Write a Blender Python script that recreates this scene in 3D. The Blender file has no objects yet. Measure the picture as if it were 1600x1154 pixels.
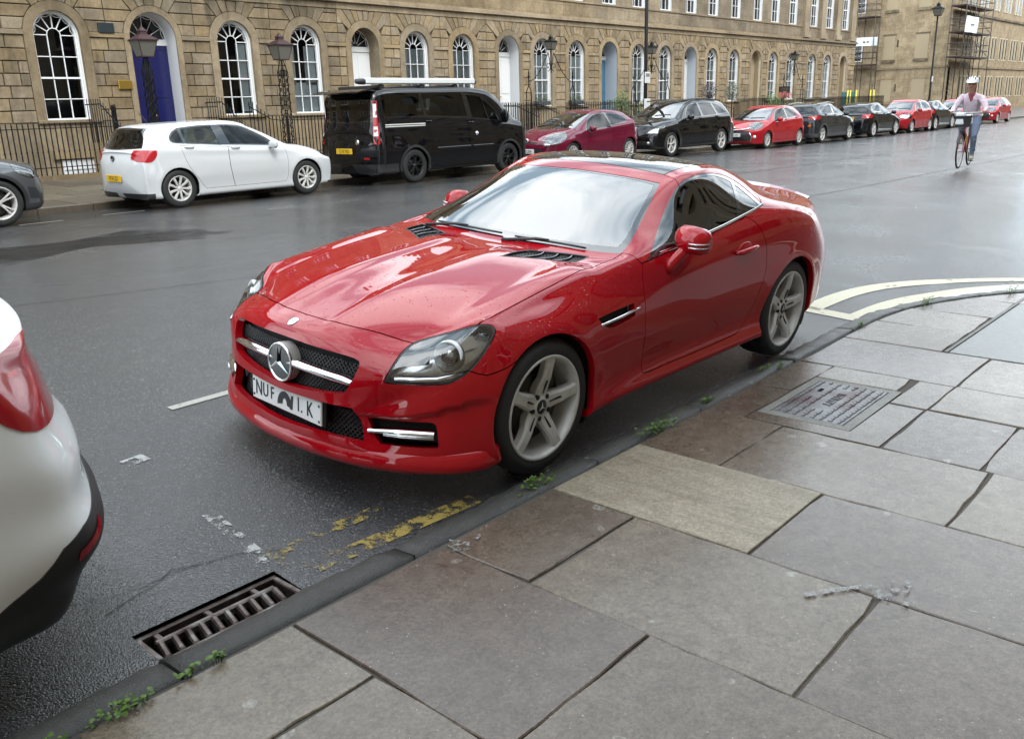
import bpy, bmesh, math, random
import numpy as np
from mathutils import Vector, Matrix, Euler
from mathutils.bvhtree import BVHTree

random.seed(7)
SC = bpy.context.scene
COL = SC.collection

# ------------------------------------------------------------------ camera, world, sun, exposure
def set_camera():
    yaw, pit, rol = 0.8366, 0.28995, -0.02831
    cy, sy, cp, sp = math.cos(yaw), math.sin(yaw), math.cos(pit), math.sin(pit)
    fw = Vector((sy * cp, cy * cp, -sp)); r = Vector((cy, -sy, 0)); u = r.cross(fw)
    c, s = math.cos(rol), math.sin(rol)
    r2 = c * r + s * u; u2 = -s * r + c * u
    m = Matrix(((r2.x, u2.x, -fw.x, 0), (r2.y, u2.y, -fw.y, 0), (r2.z, u2.z, -fw.z, 0), (0, 0, 0, 1)))
    m.translation = Vector((0, 0, 1.467))
    cd = bpy.data.cameras.new('camera'); cam = bpy.data.objects.new('camera', cd); COL.objects.link(cam)
    cam.matrix_world = m
    cd.sensor_width = 36; cd.lens = 36 * 1372.9 / 1600
    cd.clip_start = 0.05; cd.clip_end = 1500
    SC.camera = cam
set_camera()

SUN_EL, SUN_AZ = math.radians(52), math.radians(200)     # the veiled sun stands behind the camera, over the near terrace
def set_world():
    w = bpy.data.worlds.new('World'); SC.world = w; w.use_nodes = True
    nt = w.node_tree; N = nt.nodes; L = nt.links; N.clear()
    out = N.new('ShaderNodeOutputWorld'); bg = N.new('ShaderNodeBackground')
    sky = N.new('ShaderNodeTexSky'); sky.sky_type = 'NISHITA'; sky.sun_disc = False
    sky.sun_elevation = SUN_EL; sky.sun_rotation = SUN_AZ; sky.dust_density = 2.0
    tc = N.new('ShaderNodeTexCoord')
    sep = N.new('ShaderNodeSeparateXYZ'); L.new(tc.outputs['Generated'], sep.inputs[0])
    # cloud layer: direction projected on a plane overhead, noise in two octaves
    zc = N.new('ShaderNodeMath'); zc.operation = 'MAXIMUM'; zc.inputs[1].default_value = 0.12; L.new(sep.outputs['Z'], zc.inputs[0])
    dv = N.new('ShaderNodeVectorMath'); dv.operation = 'DIVIDE'; L.new(tc.outputs['Generated'], dv.inputs[0])
    cb = N.new('ShaderNodeCombineXYZ')
    for i in range(3): L.new(zc.outputs[0], cb.inputs[i])
    L.new(cb.outputs[0], dv.inputs[1])
    n1 = N.new('ShaderNodeTexNoise'); n1.inputs['Scale'].default_value = 1.5; n1.inputs['Detail'].default_value = 6; n1.inputs['Roughness'].default_value = .58
    n1.inputs['Distortion'].default_value = .4
    L.new(dv.outputs[0], n1.inputs['Vector'])
    rp = N.new('ShaderNodeValToRGB'); L.new(n1.outputs['Fac'], rp.inputs[0])
    e = rp.color_ramp.elements
    e[0].position = .38; e[0].color = (3.4, 4.5, 5.4, 1)
    e[1].position = .60; e[1].color = (13.2, 13.7, 14.0, 1)
    m = e.new(.48); m.color = (8.8, 9.8, 10.5, 1)
    mx = N.new('ShaderNodeMix'); mx.data_type = 'RGBA'; mx.inputs[0].default_value = .9
    L.new(sky.outputs[0], mx.inputs[6]); L.new(rp.outputs[0], mx.inputs[7])
    L.new(mx.outputs[2], bg.inputs[0]); bg.inputs[1].default_value = 0.12
    L.new(bg.outputs[0], out.inputs[0])
set_world()
sd = bpy.data.lights.new('sun', 'SUN'); sun = bpy.data.objects.new('sun', sd); COL.objects.link(sun)
sd.energy = 0.9; sd.angle = math.radians(20); sd.color = (1, .97, .92)
sun.rotation_euler = Euler((math.pi / 2 - SUN_EL, 0, 0)).to_matrix().to_euler()
# the sun's azimuth in the Sky Texture runs from +Y clockwise towards +X
sdir = Vector((math.sin(SUN_AZ) * math.cos(SUN_EL), math.cos(SUN_AZ) * math.cos(SUN_EL), math.sin(SUN_EL)))
sun.rotation_euler = (-sdir).to_track_quat('-Z', 'Y').to_euler()
SC.view_settings.view_transform = 'Standard'; SC.view_settings.look = 'None'
SC.view_settings.exposure = 1.5; SC.view_settings.gamma = 1
SC.view_settings.use_curve_mapping = False
try:
    SC.cycles.max_bounces = 8; SC.cycles.diffuse_bounces = 3; SC.cycles.glossy_bounces = 4; SC.cycles.transparent_max_bounces = 12
    SC.cycles.use_denoising = True; SC.cycles.sample_clamp_indirect = 6
except Exception: pass
# ------------------------------------------------------------------ small node and mesh library
def new_mat(name, base=(.5, .5, .5), rough=.5, metal=0, spec=.5, coat=0, coat_rough=.03, alpha=1, emit=None, est=1):
    m = bpy.data.materials.new(name); m.use_nodes = True
    b = m.node_tree.nodes['Principled BSDF']
    b.inputs['Base Color'].default_value = (*base, 1); b.inputs['Roughness'].default_value = rough
    b.inputs['Metallic'].default_value = metal; b.inputs['Specular IOR Level'].default_value = spec
    b.inputs['Coat Weight'].default_value = coat; b.inputs['Coat Roughness'].default_value = coat_rough
    if emit: b.inputs['Emission Color'].default_value = (*emit, 1); b.inputs['Emission Strength'].default_value = est
    return m
class NG:                                   # thin wrapper round a material's node tree
    def __init__(s, m): s.m = m; s.t = m.node_tree; s.b = s.t.nodes['Principled BSDF']; s.N = s.t.nodes; s.L = s.t.links
    def n(s, ty, **kw):
        x = s.N.new('ShaderNode' + ty)
        for k, v in kw.items():
            if hasattr(x, k): setattr(x, k, v)
        return x
    def l(s, a, b): s.L.new(a, b)
    def coord(s, which='Object', scale=None):
        t = s.n('TexCoord'); o = t.outputs[which]
        if scale is None: return o
        mp = s.n('Mapping'); mp.inputs['Scale'].default_value = scale; s.l(o, mp.inputs[0]); return mp.outputs[0]
    def pos(s, scale=None):
        g = s.n('NewGeometry'); o = g.outputs['Position']
        if scale is None: return o
        mp = s.n('Mapping'); mp.inputs['Scale'].default_value = scale; s.l(o, mp.inputs[0]); return mp.outputs[0]
    def noise(s, vec, scale, detail=4, rough=.55, dist=0):
        x = s.n('TexNoise'); x.inputs['Scale'].default_value = scale; x.inputs['Detail'].default_value = detail
        x.inputs['Roughness'].default_value = rough; x.inputs['Distortion'].default_value = dist
        if vec is not None: s.l(vec, x.inputs['Vector'])
        return x.outputs['Fac']
    def voro(s, vec, scale, feature='F1', out='Distance', rnd=1):
        x = s.n('TexVoronoi', feature=feature); x.inputs['Scale'].default_value = scale; x.inputs['Randomness'].default_value = rnd
        if vec is not None: s.l(vec, x.inputs['Vector'])
        return x.outputs[out]
    def ramp(s, fac, stops):
        x = s.n('ValToRGB'); e = x.color_ramp.elements
        def c4(c): return (c, c, c, 1) if not isinstance(c, (tuple, list)) else ((*c, 1) if len(c) == 3 else c)
        e[0].position, e[0].color = stops[0][0], c4(stops[0][1]); e[1].position, e[1].color = stops[-1][0], c4(stops[-1][1])
        for p, c in stops[1:-1]: k = e.new(p); k.color = c4(c)
        s.l(fac, x.inputs[0]); return x.outputs[0]
    def mix(s, fac, a, b, mode='MIX'):
        x = s.n('Mix', data_type='RGBA', blend_type=mode)
        for v, i in ((fac, 0), (a, 6), (b, 7)):
            if hasattr(v, 'is_linked') or hasattr(v, 'links'): s.l(v, x.inputs[i])
            else: x.inputs[i].default_value = v if i == 0 else ((*v, 1) if len(v) == 3 else v)
        return x.outputs[2]
    def math(s, op, a, b=0.0, c=None, clamp=False):
        x = s.n('Math', operation=op, use_clamp=clamp)
        for v, i in ((a, 0), (b, 1), (c, 2)):
            if v is None: continue
            if hasattr(v, 'links'): s.l(v, x.inputs[i])
            else: x.inputs[i].default_value = v
        return x.outputs[0]
    def bump(s, h, strength=.3, dist=.01, normal=None):
        x = s.n('Bump'); x.inputs['Strength'].default_value = strength; x.inputs['Distance'].default_value = dist
        s.l(h, x.inputs['Height'])
        if normal is not None: s.l(normal, x.inputs['Normal'])
        return x.outputs[0]
    def base(s, o): s.l(o, s.b.inputs['Base Color'])
    def rough(s, o): s.l(o, s.b.inputs['Roughness'])
    def normal(s, o): s.l(o, s.b.inputs['Normal'])
    def objrand(s): return s.n('ObjectInfo').outputs['Random']

def link(o, parent=None):
    COL.objects.link(o)
    if parent is not None: o.parent = parent
    return o
def tag(o, label=None, cat=None, group=None, kind=None):
    if label: o['label'] = label
    if cat: o['category'] = cat
    if group: o['group'] = group
    if kind: o['kind'] = kind
    return o
def empty(name, loc=(0, 0, 0), rz=0, parent=None, **kw):
    o = bpy.data.objects.new(name, None); o.location = loc; o.rotation_euler = (0, 0, rz); o.empty_display_size = .2
    link(o, parent); return tag(o, **kw)
def mobj(name, me, parent=None, loc=None, rot=None, **kw):
    o = bpy.data.objects.new(name, me); link(o, parent)
    if loc is not None: o.location = loc
    if rot is not None: o.rotation_euler = rot
    return tag(o, **kw)
def copy_tree(o, parent=None):
    c = o.copy(); COL.objects.link(c)
    if parent is not None: c.parent = parent
    for ch in list(o.children): copy_tree(ch, c)
    return c

class MB:                                   # collects shapes, then becomes one mesh
    def __init__(s): s.v = []; s.f = []; s.m = []; s.sm = []
    def add(s, vs, fs, mi=0, smooth=False):
        o = len(s.v); s.v += [tuple(x) for x in vs]; s.f += [tuple(i + o for i in f) for f in fs]
        s.m += [mi] * len(fs); s.sm += [smooth] * len(fs)
    def box(s, x0, x1, y0, y1, z0, z1, mi=0, mat=None):
        vs = [(x0, y0, z0), (x1, y0, z0), (x1, y1, z0), (x0, y1, z0), (x0, y0, z1), (x1, y0, z1), (x1, y1, z1), (x0, y1, z1)]
        if mat is not None: vs = [mat @ Vector(v) for v in vs]
        s.add(vs, [(3, 2, 1, 0), (4, 5, 6, 7), (0, 1, 5, 4), (1, 2, 6, 5), (2, 3, 7, 6), (3, 0, 4, 7)], mi)
    def bbox(s, x0, x1, y0, y1, z0, z1, b=.01, mi=0, mat=None, front=None):   # box with every edge chamfered
        X = (x0, x1); Y = (y0, y1); Z = (z0, z1); vs = []
        idx = {}
        for i in (0, 1):
            for j in (0, 1):
                for k in (0, 1):
                    si, sj, sk = (1 - 2 * i) * b, (1 - 2 * j) * b, (1 - 2 * k) * b
                    for a, p in enumerate(((X[i], Y[j] + sj, Z[k] + sk), (X[i] + si, Y[j], Z[k] + sk), (X[i] + si, Y[j] + sj, Z[k]))):
                        idx[i, j, k, a] = len(vs); vs.append(p)
        fs = []
        q = lambda *t: fs.append([idx[x] for x in t])
        for i in (0, 1): q(*[(i, j, k, 0) for j, k in ((0, 0), (1, 0), (1, 1), (0, 1))])
        for j in (0, 1): q(*[(i, j, k, 1) for i, k in ((0, 0), (1, 0), (1, 1), (0, 1))])
        for k in (0, 1): q(*[(i, j, k, 2) for i, j in ((0, 0), (1, 0), (1, 1), (0, 1))])
        for i in (0, 1):
            for j in (0, 1): q((i, j, 0, 0), (i, j, 1, 0), (i, j, 1, 1), (i, j, 0, 1))
        for i in (0, 1):
            for k in (0, 1): q((i, 0, k, 0), (i, 1, k, 0), (i, 1, k, 2), (i, 0, k, 2))
        for j in (0, 1):
            for k in (0, 1): q((0, j, k, 1), (1, j, k, 1), (1, j, k, 2), (0, j, k, 2))
        for i in (0, 1):
            for j in (0, 1):
                for k in (0, 1): q((i, j, k, 0), (i, j, k, 1), (i, j, k, 2))
        c = Vector(((x0 + x1) / 2, (y0 + y1) / 2, (z0 + z1) / 2)); out = []
        for f in fs:
            p = [Vector(vs[i]) for i in f]; n = (p[1] - p[0]).cross(p[2] - p[0])
            out.append(f if n.dot(p[0] - c) > 0 else f[::-1])
        if mat is not None: vs = [mat @ Vector(v) for v in vs]
        s.add(vs, out, mi)
    def tube(s, pts, r, n=8, mi=0, cap=True, smooth=True, closed=False):
        pts = [Vector(p) for p in pts]; m = len(pts); rr = r if isinstance(r, (list, tuple)) else [r] * m
        up = None; vs = []
        for i, p in enumerate(pts):
            if closed: d = pts[(i + 1) % m] - pts[i - 1]
            else: d = pts[min(i + 1, m - 1)] - pts[max(i - 1, 0)]
            d.normalize()
            if up is None: up = d.orthogonal().normalized()
            else: up = (up - d * up.dot(d)); up = up.normalized() if up.length > 1e-6 else d.orthogonal().normalized()
            w = d.cross(up)
            for k in range(n):
                a = 2 * math.pi * k / n; vs.append(p + (up * math.cos(a) + w * math.sin(a)) * rr[i])
        fs = [(i * n + k, i * n + (k + 1) % n, (i + 1) * n + (k + 1) % n, (i + 1) * n + k) for i in range(m - 1) for k in range(n)]
        if closed: fs += [((m - 1) * n + k, (m - 1) * n + (k + 1) % n, (k + 1) % n, k) for k in range(n)]
        s.add(vs, fs, mi, smooth)
        if cap and not closed: s.add(vs[:n], [tuple(range(n))[::-1]], mi); s.add(vs[-n:], [tuple(range(n))], mi)
    def lathe(s, prof, n=24, mi=0, axis='z', c=(0, 0, 0), smooth=True, a0=0, a1=2 * math.pi):
        full = abs(a1 - a0 - 2 * math.pi) < 1e-6; k = n if full else n + 1; vs = []
        for r, h in prof:
            for i in range(k):
                a = a0 + (a1 - a0) * i / n; x, y = r * math.cos(a), r * math.sin(a)
                p = (x, y, h) if axis == 'z' else ((x, h, y) if axis == 'y' else (h, x, y))
                vs.append((p[0] + c[0], p[1] + c[1], p[2] + c[2]))
        fs = []
        for j in range(len(prof) - 1):
            for i in range(n):
                i2 = (i + 1) % k; fs.append((j * k + i, j * k + i2, (j + 1) * k + i2, (j + 1) * k + i))
        s.add(vs, fs, mi, smooth)
    def prism(s, poly, h0, h1, axis='z', mi=0, smooth=False, mat=None):   # closed polygon swept between two heights
        n = len(poly)
        def P(a, b, h): return (a, b, h) if axis == 'z' else ((a, h, b) if axis == 'y' else (h, a, b))
        vs = [P(a, b, h0) for a, b in poly] + [P(a, b, h1) for a, b in poly]
        if mat is not None: vs = [mat @ Vector(v) for v in vs]
        s.add(vs, [tuple(range(n))[::-1], tuple(range(n, 2 * n))], mi)
        s.add(vs, [(i, (i + 1) % n, n + (i + 1) % n, n + i) for i in range(n)], mi, smooth)
    def grid(s, P, mi=0, smooth=True, closed_u=False):                  # P[i][j] points
        a, b = len(P), len(P[0]); vs = [p for r in P for p in r]; fs = []
        for i in range(a - 1):
            for j in range(b if closed_u else b - 1):
                j2 = (j + 1) % b; fs.append((i * b + j, i * b + j2, (i + 1) * b + j2, (i + 1) * b + j))
        s.add(vs, fs, mi, smooth)
    def ellipsoid(s, c, r, n=12, m=8, mi=0):
        vs = []
        for j in range(m + 1):
            t = math.pi * j / m
            for i in range(n):
                a = 2 * math.pi * i / n
                vs.append((c[0] + r[0] * math.sin(t) * math.cos(a), c[1] + r[1] * math.sin(t) * math.sin(a), c[2] + r[2] * math.cos(t)))
        s.add(vs, [(j * n + i, (j + 1) * n + i, (j + 1) * n + (i + 1) % n, j * n + (i + 1) % n) for j in range(m) for i in range(n)], mi, True)
    def mesh(s, name, mats, fix=True):
        me = bpy.data.meshes.new(name); me.from_pydata([tuple(v) for v in s.v], [], s.f)
        for m in (mats if isinstance(mats, (list, tuple)) else [mats]): me.materials.append(m)
        me.polygons.foreach_set('material_index', s.m); me.polygons.foreach_set('use_smooth', s.sm)
        if fix:
            bm = bmesh.new(); bm.from_mesh(me); bmesh.ops.remove_doubles(bm, verts=bm.verts, dist=1e-5); bmesh.ops.recalc_face_normals(bm, faces=bm.faces); bm.to_mesh(me); bm.free()
        me.update(); return me
    def obj(s, name, mats, parent=None, loc=None, rot=None, fix=True, **kw): return mobj(name, s.mesh(name, mats, fix), parent, loc, rot, **kw)

def text_mesh(txt, size, mat, ext=.0015, align='CENTER'):
    cu = bpy.data.curves.new('lettering', 'FONT'); cu.body = txt; cu.size = size; cu.extrude = ext
    cu.align_x = align; cu.align_y = 'CENTER'; cu.resolution_u = 2
    o = bpy.data.objects.new('lettering', cu); COL.objects.link(o)
    dg = bpy.context.evaluated_depsgraph_get(); me = bpy.data.meshes.new_from_object(o.evaluated_get(dg))
    bpy.data.objects.remove(o); bpy.data.curves.remove(cu)
    me.materials.clear(); me.materials.append(mat); return me
def smooth_poly(pts, closed=True, k=5):                                 # Catmull-Rom through the points; a point given as (x, y, 1) stays a corner
    n = len(pts); out = []
    rng = range(n if closed else n - 1)
    g = lambda i: pts[i % n] if closed else pts[max(0, min(n - 1, i))]
    for i in rng:
        p1, p2 = g(i), g(i + 1); c1, c2 = len(p1) > 2, len(p2) > 2
        p0 = p1 if c1 else g(i - 1); p3 = p2 if c2 else g(i + 2)
        for j in range(k):
            t = j / k
            if c1 and c2 and j: continue
            a = [.5 * ((2 * p1[d]) + (-p0[d] + p2[d]) * t + (2 * p0[d] - 5 * p1[d] + 4 * p2[d] - p3[d]) * t * t + (-p0[d] + 3 * p1[d] - 3 * p2[d] + p3[d]) * t ** 3) for d in (0, 1)]
            out.append(tuple(a))
    if not closed: out.append(tuple(pts[-1][:2]))
    return out
# ------------------------------------------------------------------ car bodies: a lofted cage, subdivided, then cut into its panels
AX = {'side': (0, 2), 'top': (0, 1), 'front': (1, 2)}
def inside(x, y, poly):
    r = False; n = len(poly); j = n - 1
    for i in range(n):
        xi, yi = poly[i]; xj, yj = poly[j]
        if (yi > y) != (yj > y) and x < (xj - xi) * (y - yi) / (yj - yi) + xi: r = not r
        j = i
    return r
def offset_poly(poly, d):                    # outward for d > 0
    n = len(poly); A = sum(poly[i][0] * poly[(i + 1) % n][1] - poly[(i + 1) % n][0] * poly[i][1] for i in range(n)); s = 1 if A > 0 else -1
    out = []
    for i in range(n):
        a, b, c = poly[i - 1], poly[i], poly[(i + 1) % n]
        n1 = Vector((b[1] - a[1], a[0] - b[0])); n2 = Vector((c[1] - b[1], b[0] - c[0]))
        n1 = n1.normalized() if n1.length > 1e-9 else n1; n2 = n2.normalized() if n2.length > 1e-9 else n2
        m = n1 + n2
        if m.length < 1e-6: m = n1
        m = m.normalized(); k = max(.5, m.dot(n1))
        out.append((b[0] + s * d * m.x / k, b[1] + s * d * m.y / k))
    return out
def strip_poly(path, w):
    L, R = [], []
    for i, p in enumerate(path):
        a, b = path[max(0, i - 1)], path[min(len(path) - 1, i + 1)]
        d = Vector((b[0] - a[0], b[1] - a[1])).normalized(); n = (-d.y * w / 2, d.x * w / 2)
        L.append((p[0] + n[0], p[1] + n[1])); R.append((p[0] - n[0], p[1] - n[1]))
    return L + R[::-1]
class Body:
    def __init__(s, rows, lv=2, crease=None, deform=None, fit=3):
        nc = len(rows[0]); K = 2 * nc - 2
        def ring(r): return [tuple(p) if 0 < i < nc - 1 else (p[0], 0, p[2]) for i, p in enumerate(r)] + [(p[0], -p[1], p[2]) for p in r[-2:0:-1]]
        V = np.array([p for r in rows for p in ring(r)], float); nr = len(rows); F = []
        for i in range(nr - 1):
            for k in range(K): F.append((i * K + k, i * K + (k + 1) % K, (i + 1) * K + (k + 1) % K, (i + 1) * K + k))
        for base, flip in ((0, True), ((nr - 1) * K, False)):
            ix = lambda k: base + (k % K)
            for sg in (1, -1):
                for i in range((nc - 1) // 2):
                    q = [ix(sg * i), ix(sg * (i + 1)), ix(sg * (nc - 2 - i)), ix(sg * (nc - 1 - i))]
                    q = list(dict.fromkeys(q)); F.append(tuple(q))
        me = bpy.data.meshes.new('cage'); me.from_pydata(V.tolist(), [], F)
        bm = bmesh.new(); bm.from_mesh(me); bmesh.ops.recalc_face_normals(bm, faces=bm.faces)
        if crease:
            cl = bm.edges.layers.float.new('crease_edge'); bm.edges.ensure_lookup_table()
            bm.verts.ensure_lookup_table()
            for (kind, idx, val, lo, hi) in crease:           # ('col', column, weight, first row, last row) / ('row', ...)
                for e in bm.edges:
                    a, b = e.verts[0].index, e.verts[1].index
                    ra, ka, rb, kb = a // K, a % K, b // K, b % K
                    ka = min(ka, K - ka); kb = min(kb, K - kb)
                    if kind == 'col' and ka == kb == idx and ra != rb and lo <= min(ra, rb) and max(ra, rb) <= hi: e[cl] = val
                    if kind == 'row' and ra == rb == idx and ka != kb and lo <= min(ka, kb) and max(ka, kb) <= hi: e[cl] = val
        bm.to_mesh(me); bm.free()
        ob = bpy.data.objects.new('cage', me); COL.objects.link(ob)
        md = ob.modifiers.new('s', 'SUBSURF'); md.levels = 1; n = len(V); T = V.copy(); P = V.copy()
        def ev():
            dg = bpy.context.evaluated_depsgraph_get(); dg.update(); return bpy.data.meshes.new_from_object(ob.evaluated_get(dg))
        for _ in range(fit):
            e = ev(); A = np.empty(len(e.vertices) * 3); e.vertices.foreach_get('co', A); A = A.reshape(-1, 3)[:n]; bpy.data.meshes.remove(e)
            P += (T - A) * .85; me.vertices.foreach_set('co', P.ravel()); me.update()
        md.levels = lv; e = ev(); bpy.data.objects.remove(ob); bpy.data.meshes.remove(me)
        A = np.empty(len(e.vertices) * 3); e.vertices.foreach_get('co', A); A = A.reshape(-1, 3)
        if deform is not None: A = deform(A); e.vertices.foreach_set('co', A.ravel()); e.update()
        e.polygons.foreach_set('use_smooth', [True] * len(e.polygons)); e.update()
        s.V = [Vector(v) for v in A]; s.F = [tuple(p.vertices) for p in e.polygons]; s.Nv = [Vector(v.vector) for v in e.vertex_normals]
        s.bvh = BVHTree.FromPolygons(s.V, s.F)
        bpy.data.meshes.remove(e)
        s.fv = {i: list(f) for i, f in enumerate(s.F)}; s.lab = dict.fromkeys(s.fv, 0); s.nf = len(s.F); s.oid = {i: i for i in s.fv}; s.kids = {i: [i] for i in s.fv}
        s.em = {}
        for i, f in s.fv.items():
            for k in range(len(f)):
                p, q = f[k - 1], f[k]; s.em.setdefault((p, q) if p < q else (q, p), []).append(i)
        mx = max(len(f) for f in s.F); s.FA = np.array([list(f) + [f[-1]] * (mx - len(f)) for f in s.F]); s.VA = A
        s.Vx = list(s.V); s.Nx = list(s.Nv)
    def center(s, f):
        c = Vector((0, 0, 0)); t = s.fv[f]
        for k in t: c += s.Vx[k]
        return c / len(t)
    def fnormal(s, f):
        n = Vector((0, 0, 0))
        for k in s.fv[f]: n += s.Nx[k]
        return n.normalized()
    def split_edge(s, p, q, t):
        k = len(s.Vx); s.Vx.append(s.Vx[p].lerp(s.Vx[q], t)); s.Nx.append(s.Nx[p].lerp(s.Nx[q], t).normalized())
        key = (p, q) if p < q else (q, p); fs = s.em.pop(key)
        for f in fs:
            vs = s.fv[f]; n = len(vs)
            for i in range(n):
                x, y = vs[i], vs[(i + 1) % n]
                if (x == p and y == q) or (x == q and y == p): vs.insert(i + 1, k); break
        for x in (p, q): s.em[(x, k) if x < k else (k, x)] = list(fs)
        return k
    def split_face(s, f, i, j):                     # along the chord between corners i < j of face f
        vs = s.fv[f]; n1 = vs[i:j + 1]; n2 = vs[j:] + vs[:i + 1]; g = s.nf; s.nf += 1
        for k in range(len(n2) - 1):
            p, q = n2[k], n2[k + 1]; L = s.em[(p, q) if p < q else (q, p)]; L[L.index(f)] = g
        s.fv[f] = n1; s.fv[g] = n2; s.lab[g] = s.lab[f]; s.oid[g] = s.oid[f]; s.kids[s.oid[f]].append(g)
        p, q = n1[0], n1[-1]; s.em[(p, q) if p < q else (q, p)] = [f, g]
        return g
    def cut(s, poly, axis='side', lab=None, within=None, cond=None, both=False):
        if both:                                             # axis: 'side', 'top', 'front' or two vectors spanning the plane of projection
            if axis == 'side': axis = ((1, 0, 0), (0, 0, 1))
            if isinstance(axis, str):
                s.cut(poly, axis, lab, within, cond); s.cut([(-a, b) for a, b in poly] if axis == 'front' else [(a, -b) for a, b in poly], axis, lab, within, cond); return
            m = tuple((e[0], -e[1], e[2]) for e in axis)
            s.cut(poly, axis, lab, within, (lambda c, n: c.y > .01 and (cond is None or cond(c, n))))
            s.cut(poly, m, lab, within, (lambda c, n: c.y < -.01 and (cond is None or cond(Vector((c.x, -c.y, c.z)), Vector((n.x, -n.y, n.z)))))); return
        if isinstance(axis, str):
            i, j = AX[axis]; E1 = Vector((0, 0, 0)); E2 = Vector((0, 0, 0)); E1[i] = 1; E2[j] = 1
        else: E1, E2 = Vector(axis[0]), Vector(axis[1])
        up = E1.cross(E2)
        xs = [p[0] for p in poly]; ys = [p[1] for p in poly]; x0, x1, y0, y1 = min(xs), max(xs), min(ys), max(ys)
        P1 = (s.VA @ np.array(E1))[s.FA]; P2 = (s.VA @ np.array(E2))[s.FA]
        ids = np.nonzero((P1.max(1) >= x0) & (P1.min(1) <= x1) & (P2.max(1) >= y0) & (P2.min(1) <= y1))[0]
        cache = {}
        def pr(v):
            r = cache.get(v)
            if r is None: c = s.Vx[v]; r = cache[v] = (c.dot(E1), c.dot(E2))
            return r
        cand = []
        for f in (f for i in ids.tolist() for f in s.kids[i]):
            if within is not None and s.lab[f] not in within: continue
            n = s.fnormal(f)
            if abs(n.dot(up)) < .02: continue
            if cond is not None and not cond(s.center(f), n): continue
            cand.append(f)
        n = len(poly)
        for k in range(n):
            p, q = poly[k], poly[(k + 1) % n]
            dx, dy = q[0] - p[0], q[1] - p[1]; Ls = math.hypot(dx, dy)
            if Ls < 1e-6: continue
            sx0, sx1, sy0, sy1 = min(p[0], q[0]) - 1e-4, max(p[0], q[0]) + 1e-4, min(p[1], q[1]) - 1e-4, max(p[1], q[1]) + 1e-4
            nx, ny = dy / Ls, -dx / Ls; new = []
            for f in cand:
                ds = []; a0 = b0 = 1e9; a1 = b1 = -1e9
                for v in s.fv[f]:
                    a, b = pr(v); ds.append((a - p[0]) * nx + (b - p[1]) * ny)
                    if a < a0: a0 = a
                    if a > a1: a1 = a
                    if b < b0: b0 = b
                    if b > b1: b1 = b
                if max(ds) < 1e-5 or min(ds) > -1e-5 or a1 < sx0 or a0 > sx1 or b1 < sy0 or b0 > sy1: continue
                vs = list(s.fv[f]); m = len(vs)
                for i in range(m):
                    d0, d1 = ds[i], ds[(i + 1) % m]
                    if (d0 > 1e-5 and d1 < -1e-5) or (d0 < -1e-5 and d1 > 1e-5): s.split_edge(vs[i], vs[(i + 1) % m], d0 / (d0 - d1))
                vs = s.fv[f]; on = []
                for i, v in enumerate(vs):
                    a, b = pr(v)
                    if abs((a - p[0]) * nx + (b - p[1]) * ny) <= 1.01e-5: on.append(i)
                if len(on) >= 2:
                    i, j = on[0], on[-1]
                    if j - i > 1 and (i + len(vs) - j) > 1: new.append(s.split_face(f, i, j))
            cand += new
        if lab is not None:
            for f in cand:
                c = s.center(f)
                if inside(c.dot(E1), c.dot(E2), poly): s.lab[f] = lab
    @staticmethod
    def frame(d):
        d = Vector(d).normalized(); e1 = Vector((0, 0, 1)).cross(d).normalized(); return (e1, d.cross(e1)), d
    def proj(s, pts, d, k=4, sm=True):                        # 3-D outline -> smooth polygon seen along d
        (e1, e2), d = s.frame(d); q = [((Vector(p[:3]).dot(e1), Vector(p[:3]).dot(e2)) + ((1,) if len(p) > 3 else ())) for p in pts]
        return (smooth_poly(q, True, k) if sm else [t[:2] for t in q]), (tuple(e1), tuple(e2))
    def flood(s, lab, new, seed):                             # relabel the connected faces of lab that hold the face nearest to seed
        seed = Vector(seed); st = [min((f for f in s.fv if s.lab[f] == lab), key=lambda f: (s.center(f) - seed).length)]; s.lab[st[0]] = new
        while st:
            vs = s.fv[st.pop()]
            for k in range(len(vs)):
                p, q = vs[k - 1], vs[k]
                for g in s.em[(p, q) if p < q else (q, p)]:
                    if s.lab[g] == lab: s.lab[g] = new; st.append(g)
    def seam(s, path, w=.005, axis='side', both=True, cond=None, lab=-1, within=None): s.cut(strip_poly(path, w), axis, lab, within, cond, both)
    def panel(s, poly, lab, w=.005, axis='side', both=True, cond=None, within=None, gap=-1):    # a region with a shut line all round
        s.cut(offset_poly(poly, w / 2), axis, gap, within, cond, both)
        s.cut(offset_poly(poly, -w / 2), axis, lab, [gap], cond, both)
    def normal_at(s, co):
        loc, no, fi, d = s.bvh.find_nearest(co)
        if fi is None: return Vector((0, 0, 1)), co
        f = s.F[fi]; pts = [s.V[k] for k in f]
        from mathutils.interpolate import poly_3d_calc
        w = poly_3d_calc(pts, loc); n = Vector((0, 0, 0))
        for a, k in zip(w, f): n += s.Nv[k] * a
        return n.normalized()
    def part(s, labs, off=0.0, rim=.012, side=0, extra=None, shift=None):       # a mesh of the faces with these labels, lifted by off, edges turned in by rim
        fs = [f for f, l in s.lab.items() if l in labs and (side == 0 or s.center(f).y * side > 0)]
        if extra: fs = [f for f in fs if extra(s.center(f), s.fnormal(f))]
        ix = {}; vs = []; ns = []; pf = []
        for f in fs:
            t = []
            for v in s.fv[f]:
                k = ix.get(v)
                if k is None:
                    n = s.Nx[v]; k = ix[v] = len(vs); vs.append(s.Vx[v] + n * off if shift is None else s.Vx[v] + n * off + Vector(shift)); ns.append(n)
                t.append(k)
            pf.append(tuple(t))
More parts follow.
